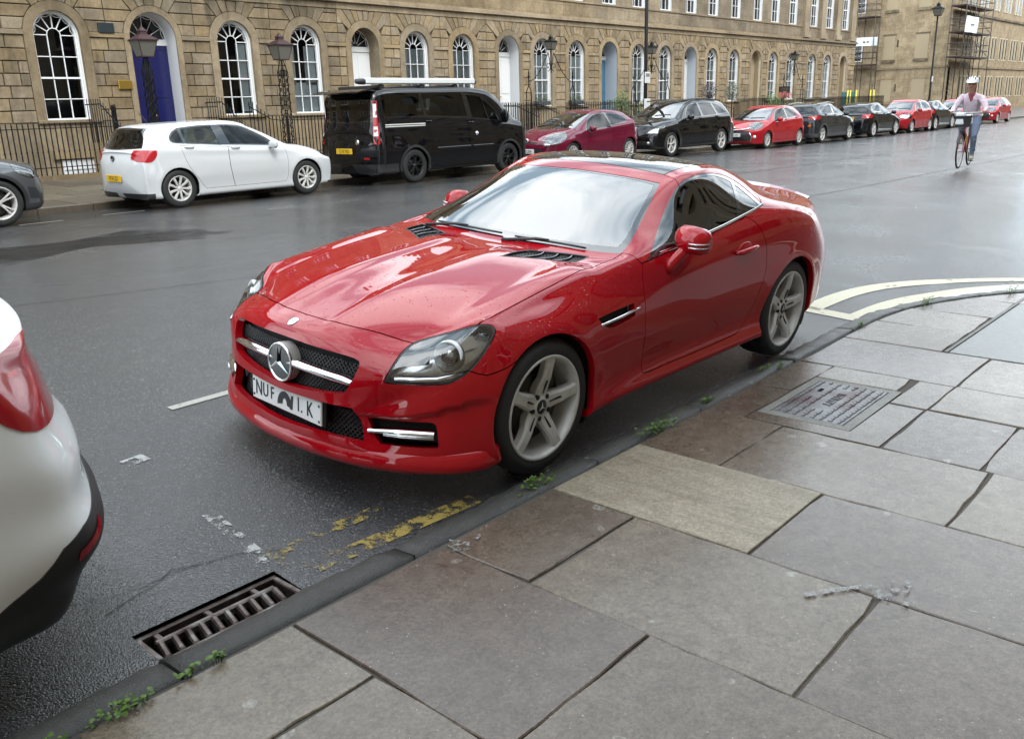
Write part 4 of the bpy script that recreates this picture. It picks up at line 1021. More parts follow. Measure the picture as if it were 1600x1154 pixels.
        for lb, mt, nm in ((5, M['glass'], 'side_window'), (51, M['glass_dark'], 'side_window')):
            for k, w in enumerate(p['win']):
                if (k in p.get('dark_win', ())) != (lb == 51): continue
                xs = [q[0] for q in w]; x0, x1 = min(xs), max(xs)
                B.obj(nm, [lb], mt, root, off=-.006, rim=0, side=sd, extra=lambda c, n: x0 - .003 <= c.x <= x1 + .003)
        if 'head' in p:
            h = B.obj('headlight', [7], p.get('head_mat', M['lens']), root, off=.001, rim=0, side=sd)
            if h and 'head_mat' not in p:
                B.obj('lamp_housing', [7], M['reflector'], h, off=-.035, rim=0, side=sd)
        if 'tail' in p: B.obj('tail_lamp', [16], M['red_lens'], root, off=.004, side=sd)
        for lb, nm, mt in p.get('side_parts', []): B.obj(nm, [lb], mt, root, off=.003, side=sd)
    B.obj('window_surround', [6], M['black_gloss'], root, off=-.002)
    B.obj('windscreen', [2], M['glass_screen'], root, off=-.004, rim=0); B.obj('rear_window', [15], p.get('rear_glass', M['glass_dark']), root, off=-.005, rim=0)
    if 'clad' in p:
        for sd in (1, -1):
            for fb in (1, -1): B.obj('cladding', [21], M['grey_plastic'] if not p.get('cladmat') else p['cladmat'], root, off=.004, rim=.02, side=sd, extra=lambda c, n: (c.x + wb / 2) * fb > 0)
    for lb, nm, mt, off in p.get('parts', []): B.obj(nm, [lb], mt, root, off=off, rim=.012)
    # cabin
    zf_ = rt + .15; m = MB(); m.box(uh + .1, uc - .1, -W * .85, W * .85, p['zs'] + .02, p['zs'] + .06)
    m.grid([[(uc + .05, v, zc - .10), (uc - .25, v, zc - .04), (uc - .42, v, zc - .08), (uc - .5, v, zc - .35)] for v in (-W * .8, -W * .3, W * .3, W * .8)])
    m.obj('cabin_floor', M['interior'], root)
    for ux in ([ut - .35] if p.get('van') or p.get('two') else [ut - .35, ut - 1.2]):
        for v in (.38, -.38):
            m = MB(); zt_ = p['zb'][0]; m.bbox(ux - .25, ux + .25, v - .24, v + .24, zt_ - .52, zt_ - .36, .05)
            m.bbox(-.06, .06, v - .24, v + .24, 0, .58, .05, mat=Matrix.Translation((ux - .28, 0, zt_ - .42)) @ Matrix.Rotation(-.25, 4, 'Y'))
            m.bbox(ux - .50, ux - .40, v - .12, v + .12, zt_ + .17, zt_ + .36, .04); m.obj('seat', p.get('seatm', M['seat']), root)
    m = MB(); c0 = Vector((ut - .02 + (uc - ut) * .35, p.get('wheel_side', -1) * .37, zc - .06)); m.tube([c0 + Vector((.07 * math.sin(t), .18 * math.cos(t), .17 * math.sin(t))) for t in np.linspace(0, 2 * math.pi, 19)[:-1]], .014, 6, closed=True); m.obj('steering_wheel', M['interior'], root)
    m = MB(); m.box(ur_(p), uf_(p), -W * .62, W * .62, p['zs'] + .0, p['zs'] + .03)
    for cx in (0, -wb):
        for sg in (1, -1): m.lathe([(ar + .01, sg * W * .9), (ar + .01, sg * W * .62), (.02, sg * W * .6)], 20, axis='y', c=(cx, 0, rt), a0=-.4, a1=math.pi + .4)
    m.obj('underbody', M['underbody'], root, fix=False)
    wm = wheel_meshes(rt, p['rim'], .2, p['style'], p.get('rim_mat', M['silver']), 0)
    for cx in (0, -wb):
        for sg in (1, -1): put_wheel(wm, root, (cx, sg * (W - .025), rt), sg, p.get('steer', 0) if cx == 0 else 0)
    # lamps that wrap a rear corner
    for nm, mt, z0, z1, a0, a1, lift in p.get('corner_lamps', []):
        for sd in (1, -1):
            rows = []
            for z in np.linspace(z0, z1, 6):
                r_ = []
                for a in np.linspace(math.radians(a0), math.radians(a1), 5):
                    d = Vector((-math.cos(a), sd * math.sin(a), 0)); o = Vector((p['ur'] + .35, sd * (W - .35), z)); h = B.bvh.ray_cast(o + d * 2, -d)
                    r_.append((h[0] if h[0] is not None else o + d * .35) + d * lift)
                rows.append(r_)
            m = MB(); m.grid(rows); m.obj(nm, mt, root, fix=False)
    # mirrors
    for sd in (1, -1):
        ux, zx = p['mirror']; y = W * .93; m = MB(); C0 = Vector((ux, sd * (W + .085), zx)); rows = []
        for t, sx, sz in ((-1, .02, .03), (-.9, .05, .055), (-.4, .065, .075), (.3, .065, .075), (.85, .045, .055), (1, .02, .03)):
            rows.append([C0 + Vector((sx * (1.1 * math.cos(a) if math.cos(a) > 0 else .7 * math.cos(a)) - .03 * abs(t), sd * .10 * t, sz * math.sin(a))) * 1.0 for a in np.linspace(0, 2 * math.pi, 13)[:-1]])
        if p.get('van'): rows = [[C0 + Vector(((q - C0).x, (q - C0).y, (q - C0).z * 2.0 + .06)) for q in r] for r in rows]
        m.grid(rows, 0, True, True); m.add(rows[0], [tuple(range(12))]); m.add(rows[-1], [tuple(range(12))]); m.tube([(ux + .02, sd * (W - .09), zx - .05), (ux, sd * (W + .02), zx - .03)], .028, 6, 1)
        m.obj('door_mirror', [p.get('mirror_mat', pm), M['black_plastic']], root)
    # plates
    def plate(u, z, txt, mt, front, tilt=0):
        e = empty('number_plate', (u, 0, z), 0 if front else math.pi, root); m = MB(); m.bbox(-.012, 0, -.26, .26, -.056, .056, .004); m.obj('plate', mt, e)
        mobj('plate_lettering', text_mesh(txt, .098, M['plate_ink'], .001), e, (.001, 0, -.002), (math.pi / 2, 0, math.pi / 2)).scale = (.78, 1, 1)
    if 'fplate' in p: plate(*p['fplate'][:2], p['fplate'][2], M['plate_white'], True)
    if 'rplate' in p: plate(*p['rplate'][:2], p['rplate'][2], M['plate_yellow'], False)
    # wipers
    m = MB()
    for y0, y1 in ((.05, .55), (-.55, -.05)):
        pts = []
        for t in (0, .5, 1):
            hit = B.bvh.ray_cast(Vector((uc - .12 - .08 * t - .06 * (y0 + (y1 - y0) * t) ** 2, y0 + (y1 - y0) * t, 3)), Vector((0, 0, -1)))
            if hit[0] is not None: pts.append(hit[0] + Vector((0, 0, .008)))
        if len(pts) > 1: m.tube(pts, .008, 5)
    m.obj('wiper', M['black_plastic'], root)
    if 'extra' in p: p['extra'](root, B, p)
    return root, B
def ur_(p): return p['ur'] + .25
def uf_(p): return p['uf'] - .3
def place(root, x, y, z, face):                    # face = +1: nose towards +X; hub of the front axle at x; y is the wheel face seen from the street
    root.location = (x, y, z); root.rotation_euler = (0, 0, 0 if face > 0 else math.pi)
PT = {}
PT['near_white'] = paint('bright white paint', (.78, .79, .78), 0, True, .4)
PT['white'] = paint('white paint', (.48, .49, .495), 0, False, .4)
PT['black'] = paint('black paint', (.004, .004, .005), 0, False, .3)
PT['burgundy'] = paint('burgundy paint', (.10, .004, .020), .0, False, .4)
PT['charcoal'] = paint('charcoal paint', (.018, .02, .024), .2, False, .35)
PT['scarlet'] = paint('scarlet paint', (.30, .008, .014), 0, False, .4)
PT['slate'] = paint('slate grey paint', (.09, .095, .10), .5, False, .35)
M['white_plastic'] = new_mat('pale grey awning case', (.62, .64, .63), .4)
M['bright_strip'] = new_mat('satin strip', (.55, .54, .5), .35, metal=.6)
def gz(x): return float(np.interp(x, [-30, 14, 18, 24, 31, 42, 90], [0, 0, -.02, -.06, -.15, -.17, -.18]))
def q_(u0, z0, u1, z1): return [(u0, z0), (u1, z0), (u1, z1), (u0, z1)]
def badge(root, u, z, r, mat):
    m = MB(); m.lathe([(.001, .004), (r * .7, .006), (r, .002), (r, -.02)], 20, axis='x', c=(u, 0, z)); m.obj('badge', mat, root)
def hatch_doors(f0, b, r0, z0, zt0, zt1, wb, rt, four=True):
    d1 = smooth_poly([(f0, zt0, 1), (f0 + .06, zt0 - .15), (f0 + .04, z0 + .12), (f0 - .02, z0, 1), (b + .02, z0, 1), (b - .04, z0 + .35), (b - .02, zt0 + (zt1 - zt0) * .45, 1)], True, 3)
    if not four: return [d1]
    d2 = smooth_poly([(b - .026, zt0 + (zt1 - zt0) * .45, 1), (b - .046, z0 + .35), (b + .014, z0, 1), (r0 + .36, z0, 1), (r0 + .24, z0 + .16), (r0 + .08, z0 + .40), (r0, zt1, 1)], True, 3)
    return [d1, d2]
def build_vehicles():
    # --- white hatchback, tail to the left
    def ex(root, B, p):
        badge(root, -3.22, .83, .045, M['black_gloss'])
        for sd in (1, -1):
            m = MB(); m.box(-3.135, -3.115, sd * .44, sd * .64, .435, .46); m.obj('rear_reflector', M['red_lens'], root)
        m = MB(); m.tube([(-2.55, 0, 1.395), (-2.66, 0, 1.53)], .008, 5); m.obj('aerial', M['black_plastic'], root)
    p = dict(name='white_hatchback', label='white five-door hatchback, tail towards the near left, yellow rear plate, beside the blue door', paint=PT['white'], wb=2.55, tyre=.315, rim=.205, W=.875, wr=.60, zs=.17, uf=.84, ur=-3.24, pd=.30, rd=.15,
             cowl=(-.22, .955), wtop=(-1.02, 1.33), roof=(-1.6, 1.40), rend=(-2.88, 1.335), hatch=(-3.14, .985), zf=.74, zr=.93, zb=(.89, 1.03), zm=.60,
             lines=[(.74, .86, .014, .045)], handle_z=.845, mirror=(-.72, .945), style=('twist', 9, .2), rim_mat=M['silver'],
             win=[dlo((-.64, .945, 1), (-.70, 1.03), (-1.0, 1.20), (-1.22, 1.275), (-1.56, 1.295, 1), (-1.50, .995, 1), (-1.0, .965)), dlo((-1.70, 1.00, 1), (-1.74, 1.295, 1), (-2.0, 1.29), (-2.30, 1.265, 1), (-2.30, 1.045, 1)), dlo((-2.36, 1.05, 1), (-2.36, 1.255, 1), (-2.47, 1.20), (-2.545, 1.12), (-2.53, 1.07))],
             doors=hatch_doors(-.46, -1.54, -2.44, .28, .90, 1.0, 2.55, .315), head=dlo((.74, .69, 1), (.60, .75), (.40, .79), (.44, .71), (.60, .66)), tail=dlo((-3.32, .92, 1), (-3.10, .955), (-2.86, .945, 1), (-2.88, .86), (-2.98, .765), (-3.14, .775, 1), (-3.20, .86)),
             clad=[q_(-3.6, .10, -2.98, .265), q_(.5, .1, 1, .22)], cladmat=M['black_plastic'], cladcond=None, rplate=(-3.262, .505, 'VF24 LZU'), fplate=(.85, .45, 'VF24 LZU'), extra=ex)
    r, B = build_car(p); place(r, 10.0, 14.05 + .85, gz(9), 1)
    # --- black panel van
    def ex(root, B, p):
        m = MB(); c = [(-4.08, .0)]; y = -.62
        m.bbox(-3.88, -.78, y - .09, y + .09, 1.98, 2.095, .02); m.obj('awning_case', M['white_plastic'], root)
        m = MB(); m.lathe([(.005, -4.10), (.045, -4.08), (.06, -3.98), (.062, -3.88)], 14, axis='x', c=(0, y, 2.03)); m.lathe([(.062, -.78), (.05, -.70), (.005, -.68)], 14, axis='x', c=(0, y, 2.03)); m.obj('awning_end', M['black_plastic'], root, fix=False)
        for x in (-3.45, -2.35, -1.35):
            m = MB(); m.bbox(x - .06, x + .06, y - .05, .70, 1.90, 1.965, .01); m.bbox(x - .03, x + .03, y - .03, y + .03, 1.955, 1.985, .005); m.obj('roof_bar', M['black_plastic'], root)
        m = MB(); m.grid([[(-4.16, v, 1.83), (-3.95, v, 1.875), (-3.68, v, 1.905)] for v in (-.74, -.4, 0, .4, .74)]); m.grid([[(-4.16, v, 1.80), (-3.95, v, 1.845), (-3.68, v, 1.875)] for v in (-.74, -.4, 0, .4, .74)]); m.obj('rear_spoiler', PT['black'], root, fix=False)
        for sd in (1, -1):
            pts = []
            for u in np.linspace(-3.68, -2.58, 6):
                h = B.bvh.ray_cast(Vector((u, sd * 3, 1.165)), Vector((0, -sd, 0))); pts.append(h[0])
            for dz in (-.02, .018):
                m = MB(); m.grid([[q + Vector((0, 0, dz - .016)), q + Vector((0, sd * .012, dz - .012)), q + Vector((0, sd * .012, dz + .010)), q + Vector((0, 0, dz + .014))] for q in pts]); m.obj('door_rail', M['bright_strip'], root)
            m = MB(); y = B.bvh.ray_cast(Vector((-1.05, sd * 3, .93)), Vector((0, -sd, 0)))[0].y; m.lathe([(.001, y + sd * .012), (.04, y + sd * .008), (.045, y)], 16, axis='y', c=(-1.05, 0, .93)); m.obj('fuel_cap', M['chrome'], root)
            m = MB()
            for u0, u1 in ((-1.28, -2.3), (-.55, -1.2)):
                q = [B.bvh.ray_cast(Vector((u, sd * 3, .66)), Vector((0, -sd, 0)))[0] for u in np.linspace(u0, u1, 4)]
                m.grid([[t + Vector((0, 0, -.03)), t + Vector((0, sd * .012, -.02)), t + Vector((0, sd * .012, .02)), t + Vector((0, 0, .03))] for t in q])
            m.obj('side_moulding', PT['black'], root)
            m = MB(); m.box(-4.015, -3.995, sd * .62, sd * .78, .52, .56); m.obj('rear_reflector', M['red_lens'], root)
        m = MB(); m.lathe([(.001, -.012), (.05, -.010), (.055, 0)], 16, axis='x', c=(-4.02, -.45, .86)); m.obj('badge', M['chrome'], root)
    p = dict(name='black_panel_van', van=True, label='black panel van with a silver awning case on roof bars, tail towards the near left', paint=PT['black'], wb=2.933, tyre=.345, rim=.225, W=.985, wr=.80, zs=.22, uf=1.0, ur=-3.99, pd=.40, rd=.10,
             cowl=(.55, 1.20), wtop=(-.28, 1.80), roof=(-1.4, 1.92), rend=(-3.78, 1.88), hatch=(-3.95, 1.15), zf=.98, zr=1.05, zb=(1.17, 1.30), zm=.75, lean=.3,
             lines=[(.95, 1.02, .015, .06)], handle_z=1.12, mirror=(-.20, 1.22), style=('vee', 5, .3), rim_mat=M['alloy_dark'],
             win=[dlo((-.62, 1.235, 1), (-1.12, 1.275, 1), (-1.20, 1.75, 1), (-.82, 1.72), (-.74, 1.66)), dlo((-.30, 1.20, 1), (-.58, 1.225, 1), (-.72, 1.66, 1), (-.50, 1.53), (-.33, 1.38)), dlo((-1.27, 1.30, 1), (-2.48, 1.34, 1), (-2.55, 1.80, 1), (-1.36, 1.80, 1)), dlo((-2.56, 1.34, 1), (-3.62, 1.345, 1), (-3.66, 1.80, 1), (-2.60, 1.80, 1))],
             dark_win=(2, 3), doors=[dlo((-.42, 1.16, 1), (-.36, .95), (-.42, .72), (-.52, .28, 1), (-1.28, .28, 1), (-1.29, .8), (-1.25, 1.25, 1)), dlo((-1.30, 1.27, 1), (-1.315, .28, 1), (-2.36, .28, 1), (-2.45, .75), (-2.56, 1.32, 1))],
             head=dlo((.98, .80, 1), (.80, .98), (.55, 1.08), (.60, .92), (.82, .76)), corner_lamps=[('tail_lamp', M['red_lens'], .82, 1.66, 34, 58, .006), ('reversing_lamp', M['lamp_white'], 1.34, 1.60, 37, 53, .011), ('reversing_lamp', M['lamp_white'], .98, 1.16, 37, 53, .011)], rear_glass=M['glass_dark'],
             rwin=[(-.76, 1.28), (0, 1.26), (.76, 1.28), (.72, 1.76), (0, 1.79), (-.72, 1.76)], clad=[q_(-4.3, .15, -3.4, .42), q_(.5, .15, 1.2, .5)], cladmat=M['black_plastic'], archclad=True, rplate=(-4.025, .68, 'CE18 YRD'), fplate=(1.01, .50, 'CE18 YRD'), extra=ex)
    r, B = build_car(p)
    place(r, 15.67, 14.05 + .96, gz(14), 1)
    # --- burgundy three-door hatch, nose to the left
    def ex(root, B, p): badge(root, .845, .66, .05, M['chrome'])
    gr = [(-.5, .52), (.5, .52), (.42, .64), (-.42, .64)]
    p = dict(name='burgundy_hatchback', two=True, label='burgundy three-door hatchback, nose to the left, parked between the black van and the black SUV', paint=PT['burgundy'], wb=2.489, tyre=.30, rim=.20, W=.86, wr=.575, zs=.17, uf=.86, ur=-3.12, pd=.36, rd=.20,
             cowl=(-.12, .94), wtop=(-1.12, 1.30), roof=(-1.75, 1.375), rend=(-2.75, 1.28), hatch=(-3.0, .95), zf=.66, zr=.88, zb=(.85, 1.06), zm=.58, lines=[(.62, .80, .02, .06)], handle_z=.80, mirror=(-.66, .90), style=('multi', 12, .1),
             win=[dlo((-.60, .865, 1), (-.78, 1.05), (-1.07, 1.19), (-1.35, 1.245), (-1.60, 1.255, 1), (-1.64, .955, 1), (-1.1, .90)), dlo((-1.70, .965, 1), (-1.67, 1.255, 1), (-2.05, 1.235), (-2.30, 1.19), (-2.45, 1.12, 1), (-2.36, 1.04))],
             doors=hatch_doors(-.42, -1.70, -2.4, .27, .86, 1.06, 2.489, .3, False), head=dlo((.80, .55, 1), (.60, .70), (.34, .80), (.12, .84, 1), (.22, .72), (.50, .59)), tail=dlo((-3.1, .82, 1), (-2.92, 1.02), (-2.72, 1.16, 1), (-2.72, 1.0), (-2.84, .82, 1)),
             front_cut=[(30, [(-.52, .30), (.52, .30), (.44, .47), (-.44, .47)]), (30, [(-.34, .585), (.34, .585), (.30, .62), (-.30, .62)])], parts=[(30, 'grille', M['black_plastic'], -.012)], fplate=(.875, .40, 'YR62 CZW'), rplate=(-3.14, .6, 'YR62 CZW'), extra=ex)
    r, B = build_car(p); place(r, 18.12, 14.05 + .835, gz(18), -1)
    # --- black SUV
    def ex(root, B, p):
        badge(root, .83, .92, .035, M['chrome'])
        for sd in (1, -1):
            m = MB(); y0 = sd * .13
            for k in range(9): m.bbox(.845, .865, y0 - .1 + k * .025 - .005, y0 - .1 + k * .025 + .005, .66, .86, .002)
            m.tube([(.858, y0 - .115, .65), (.852, y0 - .115, .87), (.852, y0 + .115, .87), (.858, y0 + .115, .65)], .011, 6, closed=True); m.obj('kidney_grille', M['chrome'], root)
            pts = [(-1.0, sd * .60, 1.565), (-1.6, sd * .62, 1.61), (-2.4, sd * .62, 1.61), (-3.0, sd * .60, 1.57)]; m = MB(); m.tube(pts, .018, 6)
            m.obj('roof_rail', M['black_plastic'], root)
        m = MB()
        for sd in (1, -1): m.lathe([(.001, .01), (.04, .006), (.045, -.02)], 12, axis='x', c=(.80, sd * .62, .42))
        m.obj('fog_lamp', M['lamp_grey'], root)
    p = dict(name='black_suv', label='black SUV with roof rails and twin upright grilles, nose to the left', paint=PT['black'], wb=2.933, tyre=.36, rim=.24, W=.95, wr=.66, zs=.24, uf=.86, ur=-3.95, pd=.26, rd=.18,
             cowl=(-.30, 1.10), wtop=(-1.15, 1.50), roof=(-1.9, 1.615), rend=(-3.45, 1.53), hatch=(-3.78, 1.08), zf=.92, zr=1.0, zb=(1.06, 1.16), zm=.70, lines=[(.92, 1.0, .015, .05)], handle_z=1.0, mirror=(-.82, 1.10), style=('double', 5, .3),
             win=[dlo((-.82, 1.075, 1), (-1.06, 1.28), (-1.30, 1.43), (-1.70, 1.49, 1), (-1.72, 1.11, 1)), dlo((-1.84, 1.115, 1), (-1.81, 1.495, 1), (-2.55, 1.48, 1), (-2.66, 1.14, 1)), dlo((-2.76, 1.15, 1), (-2.66, 1.475, 1), (-3.02, 1.42), (-3.28, 1.28), (-3.34, 1.19, 1))],
             doors=hatch_doors(-.56, -1.77, -2.78, .36, 1.05, 1.12, 2.933, .36), head=dlo((.76, .70, 1), (.62, .84), (.30, .90, 1), (.30, .80), (.50, .70)), tail=dlo((-3.95, .98, 1), (-3.82, 1.06), (-3.5, 1.03, 1), (-3.56, .86), (-3.9, .84, 1)),
             clad=[q_(-4.3, .1, 1.2, .30)], cladmat=M['black_plastic'], front_cut=[(30, [(-.62, .34), (.62, .34), (.55, .50), (-.55, .50)])], parts=[(30, 'lower_grille', M['black_plastic'], -.01)], fplate=(.885, .55, 'KX12 YBD'), rplate=(-3.97, .75, 'KX12 YBD'), extra=ex)
    r, B = build_car(p); place(r, 22.78, 14.05 + .925, gz(24), -1)
    # --- scarlet five-door hatch
    def ex(root, B, p):
        badge(root, .86, .70, .05, M['chrome'])
        m = MB(); m.tube([(.60, -.62, .74), (.80, -.35, .67), (.865, 0, .645), (.80, .35, .67), (.60, .62, .74)], .014, 6); m.obj('bonnet_strip', M['chrome'], root)
        m = MB()
        for sd in (1, -1): m.tube([(.80, sd * .54, .56), (.74, sd * .60, .42), (.76, sd * .58, .27)], .014, 6)
        m.obj('grille_surround', M['chrome'], root)
        for sd in (1, -1):
            m = MB(); m.lathe([(.001, .01), (.045, .008), (.055, -.03)], 14, axis='x', c=(.70, sd * .68, .42)); m.obj('fog_lamp', M['lamp_white'], root)
    p = dict(name='red_hatchback', label='scarlet five-door hatchback with a wide black grille, nose to the left behind the black SUV', paint=PT['scarlet'], wb=2.51, tyre=.295, rim=.195, W=.85, wr=.59, zs=.17, uf=.86, ur=-3.10, pd=.32, rd=.16,
             cowl=(-.10, .95), wtop=(-1.0, 1.32), roof=(-1.7, 1.42), rend=(-2.72, 1.32), hatch=(-2.98, .98), zf=.70, zr=.9, zb=(.90, 1.02), zm=.60, lines=[(.70, .84, .016, .05)], handle_z=.87, mirror=(-.62, .95), style=('multi', 10, 0),
             win=[dlo((-.56, .925, 1), (-.80, 1.12), (-1.08, 1.26), (-1.48, 1.305, 1), (-1.50, .975, 1)), dlo((-1.58, .98, 1), (-1.56, 1.305, 1), (-2.0, 1.29), (-2.26, 1.24, 1), (-2.36, 1.03, 1))],
             doors=hatch_doors(-.42, -1.53, -2.42, .27, .91, 1.02, 2.51, .295), head=dlo((.70, .66, 1), (.48, .80), (.14, .88, 1), (.30, .74), (.55, .65)), tail=dlo((-3.05, .96, 1), (-2.70, 1.0, 1), (-2.66, .86), (-2.84, .74), (-3.0, .74, 1)),
             front_cut=[(30, [(-.56, .28), (.56, .28), (.60, .42), (.52, .60), (.2, .63), (-.2, .63), (-.52, .60), (-.60, .42)])], parts=[(30, 'grille', M['black_plastic'], -.012)], fplate=(.885, .48, 'WV16 UFD'), rplate=(-3.12, .62, 'WV16 UFD'), extra=ex)
    r, B = build_car(p); place(r, 28.89, 14.05 + .825, gz(30), -1); red_h = r
    # --- charcoal crossover, tail towards us
    suv = dict(name='charcoal_crossover', label='charcoal crossover with grey cladding, tail to the left, behind the scarlet hatchback', paint=PT['charcoal'], wb=2.6, tyre=.32, rim=.215, W=.89, wr=.62, zs=.2, uf=.80, ur=-3.36, pd=.28, rd=.16,
             cowl=(-.22, 1.02), wtop=(-1.02, 1.38), roof=(-1.7, 1.47), rend=(-2.85, 1.40), hatch=(-3.20, 1.05), zf=.84, zr=.98, zb=(.97, 1.09), zm=.64, lines=[(.80, .9, .016, .05)], handle_z=.93, mirror=(-.72, 1.02), style=('plain', 5, .3),
             win=[dlo((-.70, .995, 1), (-.98, 1.22), (-1.2, 1.335), (-1.54, 1.365, 1), (-1.56, 1.04, 1)), dlo((-1.66, 1.045, 1), (-1.64, 1.365, 1), (-2.2, 1.335), (-2.52, 1.28), (-2.68, 1.12, 1))],
             doors=hatch_doors(-.5, -1.6, -2.5, .32, .97, 1.08, 2.6, .32), head=dlo((.70, .62, 1), (.52, .76), (.3, .78, 1), (.4, .64)), tail=dlo((-3.4, .95, 1), (-3.1, 1.0), (-2.85, .98, 1), (-2.9, .88), (-3.2, .86, 1)),
             clad=[q_(-3.6, .1, 1.1, .36)], archclad=True, rplate=(-3.39, .80, 'HN68 OVT'), fplate=(.82, .5, 'HN68 OVT'),
             extra=lambda root, B, p: [MBr(root, sd) for sd in (1, -1)])
    def MBr(root, sd):
        m = MB(); m.bbox(-3.30, -3.26, sd * .60 - .09, sd * .60 + .09, .60, .68, .01); m.obj('bumper_lamp', M['amber_lens'], root)
        m = MB(); m.tube([(-1.1, sd * .57, 1.44), (-1.7, sd * .59, 1.48), (-2.6, sd * .57, 1.42)], .014, 6); m.obj('roof_rail', M['silver'], root)
    r, B = build_car(suv); place(r, 36.05, 14.05 + .865, gz(35), 1)
    # --- black hatchback, tail towards us
    p = dict(name='black_hatchback', label='black five-door hatchback with a bright sill strip, tail to the left', paint=PT['black'], wb=2.63, tyre=.325, rim=.225, W=.89, wr=.60, zs=.18, uf=.86, ur=-3.30, pd=.32, rd=.16,
             cowl=(-.25, .96), wtop=(-1.10, 1.33), roof=(-1.75, 1.41), rend=(-2.85, 1.30), hatch=(-3.15, .98), zf=.76, zr=.92, zb=(.92, 1.04), zm=.62, lines=[(.72, .86, .018, .05)], handle_z=.87, mirror=(-.72, .97), style=('double', 5, 0),
             win=[dlo((-.70, .945, 1), (-1.0, 1.16), (-1.25, 1.28), (-1.56, 1.31, 1), (-1.58, .99, 1)), dlo((-1.66, .995, 1), (-1.64, 1.31, 1), (-2.2, 1.27), (-2.5, 1.20), (-2.64, 1.06, 1))],
             doors=hatch_doors(-.5, -1.61, -2.5, .28, .92, 1.03, 2.63, .325), head=dlo((.72, .64, 1), (.55, .74), (.3, .78, 1), (.4, .66)), tail=dlo((-3.35, .88, 1), (-3.1, .94), (-2.85, .92, 1), (-2.9, .80), (-3.2, .78, 1)),
             side_cut=[(40, dlo((-.55, .25, 1), (-2.1, .25, 1), (-2.1, .34, 1), (-1.2, .31), (-.6, .30)))], side_parts=[(40, 'sill_strip', M['chrome'])], rplate=(-3.32, .78, 'WR71 KBP'), fplate=(.88, .5, 'WR71 KBP'))
    r, B = build_car(p); place(r, 41.3, 14.05 + .865, gz(40), 1); blk = r
    # --- small red city car
    p = dict(name='red_city_car', label='small tall red city car with round headlights, nose to the left', paint=PT['scarlet'], wb=2.494, tyre=.295, rim=.20, W=.83, wr=.60, zs=.18, uf=.52, ur=-2.98, pd=.24, rd=.14,
             cowl=(-.06, 1.0), wtop=(-.82, 1.37), roof=(-1.4, 1.47), rend=(-2.62, 1.38), hatch=(-2.86, 1.0), zf=.86, zr=.92, zb=(.96, 1.03), zm=.62, lines=[(.72, .8, .016, .05)], handle_z=.9, mirror=(-.5, .99), style=('plain', 5, 0),
             win=[dlo((-.46, .975, 1), (-.66, 1.14), (-.92, 1.30), (-1.30, 1.36, 1), (-1.32, 1.01, 1)), dlo((-1.40, 1.015, 1), (-1.38, 1.36, 1), (-2.0, 1.34), (-2.3, 1.28), (-2.42, 1.05, 1))],
             doors=hatch_doors(-.36, -1.36, -2.34, .27, .95, 1.02, 2.494, .295), head=dlo((.45, .72), (.34, .84), (.16, .82), (.16, .68), (.32, .62)), tail=dlo((-3.0, .9, 1), (-2.7, .96, 1), (-2.7, .72, 1), (-2.98, .7, 1)),
             front_cut=[(30, [(-.42, .26), (.42, .26), (.42, .40), (-.42, .40)]), (30, [(-.36, .60), (.36, .60), (.36, .70), (-.36, .70)])], parts=[(30, 'grille', M['black_plastic'], -.012)], fplate=(.545, .5, 'WX15 ZPO'))
    r, B = build_car(p); place(r, 43.42, 14.05 + .81, gz(43), -1)
    # --- copies of kinds that repeat further on
    c = copy_tree(blk); c['label'] = 'black hatchback with a sloping bonnet to the right, just left of the cyclist'; place(c, 49.4, 14.05 + .865, gz(48), 1)
    c = copy_tree(red_h); c['label'] = 'red hatchback largely hidden by the cyclist, only roof and screen showing'; place(c, 51.4, 14.05 + .825, gz(52), -1)
    c = copy_tree(red_h); c['label'] = 'red hatchback last in the row, standing clear right of the cyclist'; place(c, 57.9, 14.05 + .825, gz(57), -1)
    # --- grey car at the left edge
    p = dict(name='grey_crossover', label='grey crossover cut off by the left edge, only nose and front wheel in view', paint=PT['slate'], wb=2.7, tyre=.335, rim=.235, W=.90, wr=.63, zs=.2, uf=.84, ur=-3.5, pd=.34, rd=.16,
             cowl=(-.30, 1.02), wtop=(-1.15, 1.40), roof=(-1.8, 1.50), rend=(-2.95, 1.42), hatch=(-3.3, 1.05), zf=.86, zr=.98, zb=(.98, 1.1), zm=.64, handle_z=.95, mirror=(-.8, 1.03), style=('double', 5, .1),
             win=[dlo((-.78, 1.005, 1), (-1.1, 1.24), (-1.35, 1.36), (-1.7, 1.39, 1), (-1.72, 1.05, 1)), dlo((-1.8, 1.055, 1), (-1.78, 1.39, 1), (-2.4, 1.36), (-2.7, 1.3), (-2.85, 1.14, 1))],
             doors=hatch_doors(-.56, -1.75, -2.6, .32, .98, 1.09, 2.7, .335), head=dlo((.68, .66, 1), (.50, .80), (.26, .87, 1), (.30, .76), (.50, .66)), tail=dlo((-3.5, .95, 1), (-3.2, 1.0), (-2.95, .98, 1), (-3.0, .88), (-3.3, .86, 1)),
             clad=[q_(-3.8, .1, 1.1, .30)], archclad=True, cladmat=M['black_plastic'], side_cut=[(40, dlo((.62, .36, 1), (.44, .37, 1), (.42, .54, 1), (.56, .52, 1)))], side_parts=[(40, 'air_intake', M['black_plastic'])])
    r, B = build_car(p); place(r, 4.66, 14.05 + .875, gz(4), 1)
